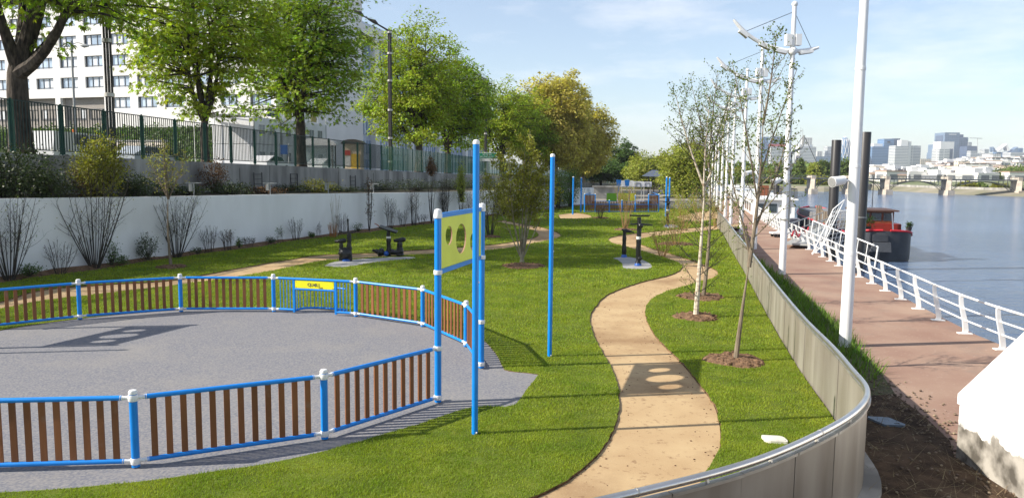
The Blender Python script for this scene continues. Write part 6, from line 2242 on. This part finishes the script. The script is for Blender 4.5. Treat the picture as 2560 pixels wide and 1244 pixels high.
bbox(MB(), st2, 12, 13, -0.6, 0.4, 3.75, 4.9).build('rust_box', mat('rust', (0.22, 0.07, 0.03), 0.8, var=0.2), hb, smooth=False)
m_fen = mat('bleached_plank', (0.24, 0.19, 0.14), 0.9, scale=3, var=0.25, streak=(1, 1, 0.2))
scr = thing('plank_screen', 'row of bleached wooden planks and brush screening the barge deck', 'screen', tuple(bpt(st, 9, -2.0, 2.2)))
rs = random.Random(8)
for j in range(22):
    s_ = 8 + j * 0.42
    h = rs.uniform(1.0, 1.7)
    bbox(MB(), st, s_, s_ + 0.36, -2.2 + rs.uniform(-0.05, 0.05), -2.1, 1.75, 1.75 + h).build('plank', m_fen, scr, smooth=False)
# mooring piles
m_pile = mat('black_pile', (0.022, 0.021, 0.022), 0.42, scale=0.8, col2=(0.040, 0.036, 0.034), detail=6, streak=(1, 1, 0.3))
for px, yt, wpx, Y, lab in ((2165, 330, 25, 50.5, 'thick black mooring pile beside the red wheelhouse'), (2092, 350, 23, 56.0, 'thick black mooring pile left of the nearest lamp mast'), (1944, 415, 13, 92, 'thin far mooring pile left of the second lamp mast')):
    tp = AT(px, yt, Y)
    r = wpx * Y / FOC / 2
    t = thing('mooring_pile', lab, 'mooring pile', (tp[0], Y, WZ))
    MB().lathe((tp[0], Y, 0), [(r, WZ - 1.5), (r, tp[2] - 0.02), (r * 0.97, tp[2])], 18).build('shaft', m_pile, t)
    MB().lathe((tp[0], Y, tp[2] - 5.6), [(r * 1.02, -0.02), (r * 1.05, 0), (r * 1.02, 0.02)], 18).build('mooring_hoop', m_stand, t)
# gangway with white rails from the quay to the barge, and lattice gates leaning by it
gw = thing('gangway', 'white railed gangway reaching from the quay to the barge', 'gangway', (quay_x(46) + 0.3, 46, QZ))
ga, gb = np.array([quay_x(44) - 0.6, 44.0, 0.0]), np.array([*(np.array(st) + bd * 7 - bs * 2.6), -0.25])
gu = (gb - ga) / np.linalg.norm(gb - ga)
gs = np.array([-gu[1], gu[0], 0])
MB().bar(ga, gb, 1.4, 0.1).build('deck', m_stand, gw, smooth=False)
for sgn in (-1, 1):
    for z in (0.55, 1.1):
        MB().tube([ga + gs * 0.68 * sgn + [0, 0, z], gb + gs * 0.68 * sgn + [0, 0, z]], 0.035, 6).build('rail', m_stand, gw)
    for f in np.linspace(0, 1, 8):
        q = ga * (1 - f) + gb * f + gs * 0.68 * sgn
        MB().tube([q, q + [0, 0, 1.1]], 0.035, 6).build('post', m_stand, gw)
hose = [ga + gs * 0.3 + gu * f + [0, 0, 0.5 + 0.25 * math.sin(f * 1.6)] for f in np.linspace(0, 8, 15)]
MB().tube(spline(hose, 3), 0.06, 6).build('red_hose', m_trim, smooth=True, label='red hose sagging along the gangway to the barge', cat='hose')


def lattice(name, label, foot, u, w, W, H, nx, nz, r=0.018):
    t = thing(name, label, 'gate', tuple(foot))
    foot, u, w = np.array(foot, float), unit(np.array(u, float)), unit(np.array(w, float))
    for i in range(nx + 1):
        a = foot + u * W * i / nx
        MB().tube([a, a + w * H], r * (1.8 if i in (0, nx) else 1), 5).build('upright', m_white, t)
    for j in range(nz + 1):
        a = foot + w * H * j / nz
        MB().tube([a, a + u * W], r * (1.8 if j in (0, nz) else 1), 5).build('cross_bar', m_white, t)


gY = 38.0
q = np.array([quay_x(gY) + 0.1, gY, QZ + 0.9])
lattice('lattice_gate', 'white lattice gate leaning up beside the quay railing', q + [-0.3, 0.5, -0.3], (0.9, 0.2, 0.1), (0.28, 0.1, 1.0), 1.3, 1.9, 6, 8, 0.014)
lattice('narrow_lattice_gate', 'narrow white grid leaning steeply out over the water', q + [-0.9, 0.2, -0.6], (0.5, 0.1, 0.4), (0.5, 0.2, 1.0), 0.75, 2.6, 3, 4, 0.016)
q = np.array([quay_x(33) + 0.35, 33, QZ + 0.75])
lattice('slanting_side_rail', 'slanting white side rail hanging outside the quay railing', (16.95, 43.0, 0.5), (-0.9, -9.6, -0.5), (0.1, 0, 1), 9.7, 0.95, 8, 1, 0.02)
# flat trolley parked on the quay
p = G(1938, 592, QZ)
t = thing('hand_trolley', 'low white flatbed trolley on small wheels standing on the quay', 'trolley', (p[0], p[1], QZ))
MB().box((p[0] + 0.9, p[1], QZ + 0.28), (2.4, 0.8, 0.1)).build('bed', m_white, t, smooth=False)
for dx in (-0.1, 0.15, 1.9):
    for dy in (-0.32, 0.32):
        MB().tube([(p[0] + dx, p[1] + dy - 0.04, QZ + 0.11), (p[0] + dx, p[1] + dy + 0.04, QZ + 0.11)], 0.11, 10).build('wheel', m_dark, t)
# distant white boats along the quay
for i, (Y, L, lab) in enumerate(((112, 22, 'distant white boat moored along the quay beyond the houseboat'), (142, 24, 'farthest white boat moored at the end of the quay'))):
    s0 = np.array([quay_x(Y) + 3.2, Y])
    hb2 = hull('moored_boat', lab, s0, L, 4.4, 1.4, 0.4, 'boat', m_white)
    cb_ = bbox(MB(), s0, 3, L - 4, -1.7, 1.7, 1.4, 3.4).build('cabin', m_white, hb2, smooth=False)
    bbox(MB(), s0, 2.95, 3.0, -1.3, 1.3, 2.2, 3.0).build('cabin_window', m_glass, cb_, smooth=False)
    bbox(MB(), s0, 2.7, L - 3.7, -1.9, 1.9, 3.4, 3.55).build('cabin_roof', m_white, cb_, smooth=False)

# ------------------------------------------------------------------ bridge over the river
BYc = 226.0
brd = thing('road_bridge', 'long low steel arch bridge on pale stone piers across the river', 'bridge', (120, BYc, WZ))
m_steelb = mat('bridge_steel', (0.13, 0.14, 0.14), 0.6, var=0.15, scale=0.5)
m_stone = mat('pier_stone', (0.55, 0.48, 0.40), 0.9, scale=0.8, var=0.15, bump=0.02)
zd = AT(2365, 449, BYc)[2]


def bx(px):
    return (px - 1280) / FOC * BYc


x0, x1 = bx(1880), bx(2760)
MB().box(((x0 + x1) / 2, BYc + 1.3, zd), (x1 - x0, 3.4, 0.42)).build('deck', m_steelb, brd, smooth=False)
for dy in (-0.35, 2.95):
    MB().box(((x0 + x1) / 2, BYc + dy, zd + 0.75), (x1 - x0, 0.1, 0.12)).build('parapet_rail', m_steelb, brd, smooth=False)
bal = MB()
for x in np.arange(x0, x1, 1.1):
    bal.box((x, BYc - 0.35, zd + 0.5), (0.08, 0.08, 0.5))
bal.build('balusters', m_steelb, brd, smooth=False, kind='stuff')
piers = [2027, 2120, 2212, 2365, 2540, 2715]
for px in piers:
    x = bx(px)
    pr_ = MB().prism([(x - 0.75, BYc - 0.5), (x, BYc - 1.5), (x + 0.75, BYc - 0.5), (x + 0.75, BYc + 2.6), (x - 0.75, BYc + 2.6)], WZ - 1, zd - 0.2).build('pier', m_stone, brd, smooth=False)
    MB().box((x, BYc + 0.7, WZ + 0.6), (2.0, 5, 1.9)).build('pier_base', m_stone, pr_, smooth=False)
    MB().box((x, BYc + 1.2, zd + 0.3), (1.3, 3.9, 1.2)).build('pier_cap', m_stone, pr_, smooth=False)
for a, e in zip(piers[:-1], piers[1:]):
    xa, xb = bx(a) + 1.0, bx(e) - 1.0
    for dy in (-0.2, 1.3, 2.8):
        cv_ = [(xa + (xb - xa) * f, BYc + dy, WZ + 1.5 + (zd - 0.5 - WZ - 1.5) * (1 - (2 * f - 1) ** 2) ** 0.75) for f in np.linspace(0, 1, 19)]
        MB().tube(cv_, 0.10, 5).build('arch_rib', m_steelb, brd)
    for f in (0.06, 0.13, 0.2, 0.27, 0.73, 0.8, 0.87, 0.94):
        zc = WZ + 1.5 + (zd - 0.5 - WZ - 1.5) * (1 - (2 * f - 1) ** 2) ** 0.75
        x = xa + (xb - xa) * f
        MB().bar((x, BYc - 0.2, zc), (x, BYc - 0.2, zd - 0.2), 0.14, 0.14).build('spandrel_post', m_steelb, brd, smooth=False)
# pale embankment wall along the far shore
em = MB()
E_ = SH[4:11]
for i in range(len(E_) - 1):
    a, e = E_[i] * (1 + 11.5 / np.linalg.norm(E_[i])), E_[i + 1] * (1 + 11.5 / np.linalg.norm(E_[i + 1]))
    em.bar((a[0], a[1], -0.45), (e[0], e[1], -0.45), 0.5, 0.8)
em.build('embankment_wall', m_concrete, smooth=False, label='pale low embankment wall along the far shore under the bridge', cat='wall')


# ------------------------------------------------------------------ far bank: trees, houses, towers
def grid_mat(name, wall, glass, sx, sz, mortar=0.35, rough=0.4):
    if name in MATS:
        return MATS[name]
    m = mat(name, wall, rough, var=0.03, scale=0.02)
    n, l, b = nodes_of(m)
    g = n.new('ShaderNodeNewGeometry')
    sp_ = n.new('ShaderNodeSeparateXYZ')
    l.new(g.outputs['Position'], sp_.inputs[0])
    ad = n.new('ShaderNodeMath')
    l.new(sp_.outputs['X'], ad.inputs[0])
    l.new(sp_.outputs['Y'], ad.inputs[1])
    cb = n.new('ShaderNodeCombineXYZ')
    l.new(ad.outputs[0], cb.inputs['X'])
    l.new(sp_.outputs['Z'], cb.inputs['Y'])
    br = n.new('ShaderNodeTexBrick')
    br.offset = 0.0
    br.inputs['Color1'].default_value = (*glass, 1)
    br.inputs['Color2'].default_value = (*[c * 0.75 for c in glass], 1)
    br.inputs['Mortar'].default_value = (*wall, 1)
    br.inputs['Scale'].default_value = 1.0
    br.inputs['Mortar Size'].default_value = mortar * min(sx, sz)
    br.inputs['Mortar Smooth'].default_value = 0.1
    br.inputs['Brick Width'].default_value = sx
    br.inputs['Row Height'].default_value = sz
    l.new(cb.outputs[0], br.inputs['Vector'])
    l.new(br.outputs['Color'], b.inputs['Base Color'])
    return m


g_white = grid_mat('white_tower', (0.60, 0.60, 0.58), (0.20, 0.23, 0.27), 500, 4.6, 0.25)
g_grid = grid_mat('white_grid_tower', (0.70, 0.68, 0.64), (0.24, 0.25, 0.27), 7.0, 4.2, 0.22)
g_blue = grid_mat('blue_tower', (0.15, 0.25, 0.40), (0.07, 0.15, 0.29), 500, 5.0, 0.2, 0.3)
g_slate = grid_mat('slate_tower', (0.17, 0.23, 0.32), (0.12, 0.18, 0.27), 6, 6, 0.12, 0.3)
g_dark = grid_mat('dark_tower', (0.10, 0.13, 0.20), (0.07, 0.10, 0.17), 6, 5, 0.15, 0.2)
g_cream = grid_mat('cream_tower', (0.66, 0.58, 0.46), (0.36, 0.33, 0.28), 6, 5, 0.25)
m_pale = mat('pale_concrete', (0.75, 0.74, 0.72), 0.7, var=0.04, scale=0.05)
TY_ = 2400.0


def block(mb, px0, px1, yt, Y, depth, zb=0.0, turn=0.0):
    a, e = AT(px0, yt, Y), AT(px1, yt, Y)
    mb.box(((a[0] + e[0]) / 2, Y + depth / 2, (zb + a[2]) / 2), (e[0] - a[0], depth, a[2] - zb), rz=turn)
    return mb


def tower(name, label, parts, Y=TY_):
    """parts: (name, px0, px1, ytop, material, depth, dy)"""
    px = sum(p[1] + p[2] for p in parts) / len(parts) / 2
    t = thing(name, label, 'tower', ((px - 1280) / FOC * Y, Y, 0))
    for nm, a, e, yt, m_, dep, dy in parts:
        block(MB(), a, e, yt, Y + dy, dep).build(nm, m_, t, smooth=False)
    return t


tower('office_tower', 'blue glass tower with a pale top at the left end of the right skyline', [('shaft', 2181, 2210, 366, g_blue, 40, 0), ('crown', 2184, 2207, 359, m_pale, 25, 8)])
t = tower('office_tower', 'tall pale blue tower with a dark emblem near its roof', [('shaft', 2211, 2236, 347, g_blue, 45, 0), ('side_wing', 2236, 2251, 346, g_dark, 40, 6)])
a = AT(2222, 355, TY_ - 1)
MB().box(a, (9, 1, 5)).build('emblem', m_dark, t, smooth=False)
tower('residential_tower', 'pale striped tower with a rounded white crown', [('shaft', 2239, 2272, 364, g_white, 40, -120), ('crown', 2253, 2271, 350, m_pale, 22, -110), ('crown_wing', 2272, 2279, 353, m_pale, 22, -105)])
tower('residential_tower', 'grey white striped tower right of the crowned one', [('shaft', 2272, 2303, 364, g_white, 40, -100)])
tower('residential_block', 'cream grid fronted block between the tower groups', [('shaft', 2302, 2330, 397, g_cream, 30, 0)])
tower('office_tower', 'slim slate blue slab left of the tallest tower', [('shaft', 2338, 2350, 361, g_slate, 40, 0)])
tower('office_tower', 'white headed tower in front of the tallest tower', [('shaft', 2349, 2375, 372, g_white, 40, -160), ('crown', 2352, 2386, 354, m_pale, 40, -100), ('core', 2374, 2383, 372, g_dark, 30, -150)])
t = tower('office_tower', 'tallest slate glass tower of the skyline with a white emblem', [('shaft', 2363, 2400, 331, g_slate, 60, 60), ('left_step', 2357, 2363, 338, g_dark, 40, 70), ('right_shaft', 2397, 2410, 343, g_slate, 40, 90), ('bridge_block', 2399, 2409, 336, g_dark, 20, 95), ('far_shaft', 2410, 2421, 343, g_slate, 40, 110)])
a, e = AT(2373, 334, TY_ + 58), AT(2391, 338, TY_ + 58)
MB().box(((a[0] + e[0]) / 2, TY_ + 58, (a[2] + e[2]) / 2), (e[0] - a[0], 1, (a[2] - e[2]) * 0.5)).build('emblem', m_pale, t, smooth=False)
tower('office_tower', 'dark blue tower with a striped lower front right of the tallest', [('shaft', 2418, 2444, 365, g_dark, 40, 0), ('striped_front', 2427, 2444, 377, g_white, 20, -40)])
tower('office_tower', 'low wide pale block right of the dark blue tower', [('shaft', 2444, 2476, 383, g_white, 40, 0)])
tower('office_tower', 'white striped tower at the right edge of the skyline', [('shaft', 2527, 2566, 381, g_white, 40, -40)])
# tower with a pointed open crown between two sails
t = tower('pointed_tower', 'blue tower with a pointed open crown between two sail shapes', [('shaft', 2502, 2526, 380, g_blue, 40, 0), ('left_wing', 2475, 2503, 384, g_grid, 40, -40)])
for poly, nm in (([(2494, 378), (2518, 360), (2525, 377), (2520, 377), (2516, 364), (2499, 378)], 'crown_frame'), ([(2484, 367), (2484, 380), (2493, 380)], 'left_sail'), ([(2526, 381), (2545, 367), (2545, 382)], 'right_sail')):
    pts = [AT(x, y, TY_ - 2) for x, y in poly]
    k = len(pts)
    V = [p for p in pts] + [p + np.array([0, 20, 0]) for p in pts]
    MB().add(V, [tuple(range(k)), tuple(range(2 * k - 1, k - 1, -1))] + [(i, k + i, k + (i + 1) % k, (i + 1) % k) for i in range(k)]).build(nm, m_pale if nm == 'crown_frame' else g_slate, t, smooth=False)
tower('office_tower', 'slim hazy tower between the cream block and the slate slab', [('shaft', 2329, 2337, 381, g_slate, 30, 200)])
tower('office_tower', 'pale slim tower right of the low wide block', [('shaft', 2462, 2473, 373, g_white, 30, 200)])
tower('office_tower', 'hazy blue tower between the two sails and the right edge', [('shaft', 2546, 2558, 370, g_blue, 30, 220)])
tower('office_tower', 'blue grey tower just right of the nearest lamp mast', [('shaft', 2166, 2182, 372, g_slate, 40, 80)])
tower('office_tower', 'short pale tower left of the crane', [('shaft', 2421, 2430, 355, g_white, 30, 240)])
tower('office_tower', 'slate tower showing between the two black piles', [('shaft', 2124, 2134, 368, g_slate, 30, 100)])
tower('office_tower', 'pale grid tower right of the antenna tower', [('shaft', 2043, 2056, 378, g_grid, 30, 150)])
# left group of towers behind the masts
tower('office_tower', 'blue tower seen between the lamp masts, left one', [('shaft', 1905, 1921, 342, g_blue, 40, 0)])
tower('office_tower', 'pale slab tower beside the blue one behind the masts', [('shaft', 1921, 1931, 360, g_white, 40, 10)])
t = tower('round_tower', 'slate tower with a red rimmed lower drum behind the masts', [('shaft', 1931, 1967, 341, g_slate, 40, 30), ('striped_drum', 1928, 1966, 366, g_white, 40, -20), ('red_rim', 1928, 1966, 360, mat('red_rim', (0.5, 0.06, 0.05), 0.6), 38, -18)])
t = tower('antenna_tower', 'stepped white tower with two antennas behind the second mast', [('shaft', 2001, 2041, 367, g_white, 45, 0), ('upper_shaft', 2010, 2031, 344, g_grid, 30, 8), ('ledge', 1998, 2032, 361, m_pale, 34, 6)])
for px, y0, y1 in ((2002, 365, 318), (2007, 345, 322)):
    a, e = AT(px, y0, TY_), AT(px, y1, TY_)
    MB().tube([a, e], 0.7, 5).build('antenna', m_stand, t)
tower('office_slab', 'low grey slab left of the lattice dome', [('shaft', 2041, 2084, 391, g_slate, 40, 0)])
tower('office_tower', 'slim pale tower just left of the lattice dome', [('shaft', 2069, 2088, 366, g_white, 30, 30)])
t = thing('dome_tower', 'pale egg shaped tower with a curved lattice front', 'tower', tuple(AT(2108, 430, TY_) * [1, 1, 0]))
cx = AT(2108, 430, TY_)[0]
zt = AT(2108, 342, TY_)[2]
w_ = 16 * TY_ / FOC
prof = [(w_ * 0.92, 0), (w_, zt * 0.25), (w_, zt * 0.5), (w_ * 0.92, zt * 0.72), (w_ * 0.72, zt * 0.87), (w_ * 0.42, zt * 0.96), (0.5, zt)]
MB().lathe((cx, TY_, 0), prof, 20).build('shell', g_blue, t)
lat = MB()
for k_ in range(12):
    for sgn in (-1, 1):
        pts = []
        for f in np.linspace(0, 1, 14):
            z = zt * f
            r = np.interp(z, [p[1] for p in prof], [p[0] for p in prof]) + 0.8
            a = -math.pi / 2 + (k_ - 6) * 0.5 + sgn * f * 1.2
            pts.append((cx + r * math.cos(a), TY_ + r * math.sin(a), z))
        lat.tube(pts, 0.55, 4)
lat.build('lattice', m_pale, t, kind='stuff')
# tower crane
t = thing('tower_crane', 'thin tower crane beside the dark blue tower on the skyline', 'crane', tuple(AT(2444, 430, TY_) * [1, 1, 0]))
a, e = AT(2444, 380, TY_), AT(2444, 345, TY_)
MB().tube([a, e], 1.2, 4).build('crane_mast', m_stand, t)
MB().tube([AT(2424, 345, TY_), AT(2456, 346, TY_)], 1.0, 4).build('jib', m_stand, t)
# low city behind everything
rgc = np.random.default_rng(9)
ords = 0
for px0, px1, yb, Y, n in ((2165, 2565, 437, 420, 40), (2165, 2565, 430, 560, 44), (2175, 2565, 424, 700, 42), (2340, 2570, 411, 860, 36), (2400, 2575, 401, 1000, 26)):
    for i in range(n):
        px = px0 + (px1 - px0) * (i + rgc.uniform(0.1, 0.9)) / n
        w = rgc.uniform(5, 13) * Y / 420
        y = yb + rgc.uniform(-9, 5)
        c = AT(px, y, Y + rgc.uniform(-40, 40))
        t = thing('town_building', 'small white building in the crowded town on the far bank', 'building', (c[0], c[1], 0), 'white town buildings across the river')
        dep = rgc.uniform(8, 16)
        mt_ = g_cream if rgc.random() < 0.10 else (g_grid if rgc.random() < 0.65 else m_pale)
        rz = rgc.uniform(-0.5, 0.5)
        MB().box((c[0], c[1], c[2] / 2 - 0.3), (w, dep, c[2] + 0.6), rz=rz).build('wall', mt_, t, smooth=False)
        if rgc.random() < 0.5:
            MB().box((c[0] + rgc.uniform(-w, w) * 0.2, c[1], c[2] + 1.2), (w * 0.4, dep * 0.5, 2.4), rz=rz).build('roof', m_pale, t, smooth=False)
        else:
            MB().box((c[0], c[1], c[2] + 0.3), (w * 1.04, dep * 1.04, 0.6), rz=rz).build('roof', mat('far_roof', (0.42, 0.30, 0.24), 0.8, var=0.2, scale=0.02), t, smooth=False)
# trees on the far bank
far_trees = [(2003, 393, 290, 2.7, 'conical poplar standing on the island by the second mast', L_far, 1.0), (1975, 440, 300, 6, 'low broad tree left of the conical poplar', L_far, 0), (1940, 438, 300, 7, 'broad far bank tree behind the thin pile', L_far, 0), (1905, 436, 310, 7, 'far bank tree between the third and second masts', L_olive, 0), (1870, 432, 310, 7, 'far bank tree behind the young tree trunk', L_far, 0), (1835, 430, 320, 8, 'far bank tree behind the far masts', L_olive, 0),
             (2036, 412, 300, 4.5, 'pale poplar right of the conical poplar', L_willow, 0.6), (2062, 398, 300, 4.0, 'tall poplar on the island, left of three', L_far, 0.7), (2084, 402, 305, 4.0, 'tall poplar on the island, middle of three', L_far, 0.7), (2112, 396, 300, 5.5, 'tall poplar on the island, right of three', L_far, 0.5), (2134, 404, 300, 5.0, 'leafy tree behind the nearest lamp mast', L_far, 0.3), (2050, 448, 285, 5, 'low waterside willow at the tip of the island', L_olive, 0), (2110, 452, 283, 5, 'round waterside bush below the poplars', L_olive, 0),
             (2420, 460, 245, 2.6, 'low bush under the bridge arch, middle one', L_olive, 0), (2450, 461, 245, 2.2, 'low bush under the bridge arch, right of the middle one', L_far, 0), (2500, 462, 245, 2.2, 'low bush near the right bridge pier', L_olive, 0), (2490, 428, 400, 7, 'dark green tree mass on the hillside below the pointed tower', L_far, 0), (2530, 424, 400, 8, 'green hillside trees near the right edge', L_far, 0), (2556, 420, 410, 8, 'green hillside tree at the right edge', L_far, 0), (2330, 434, 430, 8, 'tree among the town houses left of the tallest tower', L_far, 0)]
for i, (px, yt, Y, rx, lab, lf, cone) in enumerate(far_trees):
    c = AT(px, yt, Y)
    zb = -0.75 if Y < 400 else 0.5
    H = max(1.3, c[2] - zb)
    t = thing('far_bank_tree', lab, 'tree', (c[0], Y, zb), 'trees across the river')
    rg_ = np.random.default_rng(300 + i)
    MB().tube([(c[0], Y, zb - 1), (c[0], Y, zb + H * 0.6)], [0.35, 0.15], 6).build('trunk', m_bark, t)
    k = 60
    v = unit(rg_.normal(0, 1, (k, 3)))
    cl = v * rg_.uniform(0.3, 1.0, (k, 1)) ** 0.6 * np.array([rx, rx, H * 0.47])
    cl[:, :2] *= (1 - cone * 0.8 * (cl[:, 2:3] / (H * 0.47) * 0.5 + 0.5))
    C0 = np.array([c[0], Y, zb + H * 0.53])
    n = 2600
    idx = rg_.integers(0, k, n)
    C = C0 + cl[idx] + rg_.normal(0, 1, (n, 3)) * rx * 0.16
    outd = unit(C - C0)
    add_part('crown', leaf_mesh('crown', C, outd + rg_.normal(0, 0.8, (n, 3)), unit(outd + rg_.normal(0, 0.6, (n, 3)) + [0, 0, 0.4]), np.full(n, 0.55 + rx * 0.06) * rg_.uniform(0.6, 1.3, n), 0.7, lf), t, (c[0], Y, zb))
# woods closing the left end of the river
rg_ = np.random.default_rng(55)
C = []
for _ in range(260):
    y = rg_.uniform(330, 420)
    x = rg_.uniform(40, 0.45 * y)
    h = rg_.uniform(5, 9.5)
    for _ in range(30):
        v = unit(rg_.normal(0, 1, 3))
        C.append((x + v[0] * 4, y + v[1] * 4, -0.5 + h * 0.6 + v[2] * h * 0.45))
C = np.array(C)
n = len(C)
me = leaf_mesh('far_wood', C, rg_.normal(0, 1, (n, 3)), rg_.normal(0, 0.6, (n, 3)) + [0, -0.5, 0.8], np.full(n, 2.0) * rg_.uniform(0.6, 1.3, n), 0.8, L_far)
o = bpy.data.objects.new('far_wood', me)
COL.objects.link(o)
tag(o, 'continuous belt of trees along the far shore', 'wood', kind='stuff')

# ------------------------------------------------------------------ grass
def blades(name, P, h, w, lean, material, seed, label, parent=None):
    rg = np.random.default_rng(seed)
    n = len(P)
    a = rg.uniform(0, 2 * math.pi, n)
    pat = np.sin(P[:, 0] * 9.1 + 2 * np.sin(P[:, 1] * 5.3)) * np.sin(P[:, 1] * 7.7 + 2 * np.sin(P[:, 0] * 4.1)) + 0.6 * np.sin(P[:, 0] * 2.3 + 1.5 * np.sin(P[:, 1] * 1.7))
    hh = h * rg.uniform(0.55, 1.3, n) * (1 + 0.28 * pat)
    ww = w * rg.uniform(0.7, 1.3, n)
    side = np.stack([np.cos(a), np.sin(a), np.zeros(n)], 1)
    tip = np.stack([rg.normal(0, lean, n), rg.normal(0, lean, n), np.ones(n)], 1) * hh[:, None]
    V = np.stack([P - side * ww[:, None] / 2, P + side * ww[:, None] / 2, P + tip], 1).reshape(-1, 3)
    F = np.arange(n * 3).reshape(-1, 3)
    me = raw_mesh(name, V, F, 3)
    me.materials.append(material)
    o = bpy.data.objects.new(name, me)
    COL.objects.link(o)
    return tag(o, label, 'grass', kind='stuff')


rg_ = np.random.default_rng(1234)
PTS, HS, WS_ = [], [], []
for y0, y1, xa, xb, dens, h, w in ((8.0, 12.5, -9.5, 6.0, 4900, 0.032, 0.010), (12.5, 18, -13, 7.5, 2500, 0.034, 0.014), (18, 27, -20, 9.5, 950, 0.038, 0.022), (27, 40, -19, 12.5, 380, 0.05, 0.036), (40, 60, -15, 16, 130, 0.055, 0.06), (60, 90, -8, 22, 45, 0.06, 0.1)):
    n = int((y1 - y0) * (xb - xa) * dens)
    P = np.stack([rg_.uniform(xa, xb, n), rg_.uniform(y0, y1, n)], 1)
    k = inside(LAWN_OUT, P)
    for hp in HOLES:
        lo, hi = np.asarray(hp).min(0), np.asarray(hp).max(0)
        m = k & (P[:, 0] > lo[0]) & (P[:, 0] < hi[0]) & (P[:, 1] > lo[1]) & (P[:, 1] < hi[1])
        ii = np.where(m)[0]
        if len(ii):
            k[ii] &= ~inside(hp, P[ii])
    P = P[k]
    PTS.append(np.c_[P, np.full(len(P), -0.004)])
    HS.append(np.full(len(P), h))
    WS_.append(np.full(len(P), w))
P = np.vstack(PTS)
blades('lawn_grass', P, np.concatenate(HS), np.concatenate(WS_), 0.45, m_blade, 3, 'short mown grass of the lawn')
n = 60000
P = np.stack([rg_.uniform(5, 16, n), 12.9 + 45 * rg_.uniform(0, 1, n) ** 1.6], 1)
P = P[inside(VERGE, P)]
P = P[rg_.uniform(0, 1, len(P)) < np.clip((P[:, 1] - 15.2) / 2.6, 0.0, 1)]
dn = np.array([np.interp(p[1], GUARD[::-1][:, 1], GUARD[::-1][:, 0]) for p in P]) if len(P) else P
blades('verge_grass', np.c_[P, np.full(len(P), QZ)], 0.26, 0.018 + 0.0006 * P[:, 1], 0.35, m_blade2, 4, 'long rough grass on the verge outside the guard wall')

n = 2600
P = np.stack([rg_.uniform(4.6, 8.4, n), rg_.uniform(7.5, 17.0, n)], 1)
P = P[inside(SOILA, P) | inside(VERGE, P)]
blades('dry_stalks', np.c_[P, np.full(len(P), QZ + 0.02)], 0.12, 0.010, 2.2, mat('dry_stalk', (0.24, 0.18, 0.10), 0.9, var=0.2, island=0.4), 6, 'dry stalks and leaf litter lying on the bare earth')
n = 900
t_ = rg_.integers(0, len(p1L), n)
side_ = rg_.random(n) < 0.5
P = np.where(side_[:, None], p1L[t_], p1R[np.minimum(t_, len(p1R) - 1)]) + rg_.normal(0, 0.22, (n, 2))
P = P[inside(PATH1, P) & (P[:, 1] < 30)]
mb = MB()
for p in P:
    s_ = rg_.uniform(0.006, 0.02)
    mb.ball((p[0], p[1], -0.032), s_, 5, 0.6)
mb.build('path_crumbs', m_soil, smooth=False, kind='stuff', label='crumbs of soil and turf fallen on the sand path', cat='debris')

# ------------------------------------------------------------------ air
hz = MB().box((600, 2150, 92), (7400, 6300, 196)).build('haze', bpy.data.materials.new('haze_air'), smooth=False, kind='stuff')
hm = hz.data.materials[0]
hm.use_nodes = True
hn, hl = hm.node_tree.nodes, hm.node_tree.links
hn.clear()
ho = hn.new('ShaderNodeOutputMaterial')
hv = hn.new('ShaderNodeVolumePrincipled')
hv.inputs['Color'].default_value = (0.80, 0.88, 1.0, 1)
hv.inputs['Density'].default_value = 0.00010
hl.new(hv.outputs['Volume'], ho.inputs['Volume'])
hz['label'] = 'thin pale haze filling the air over the river'
hz['category'] = 'haze'
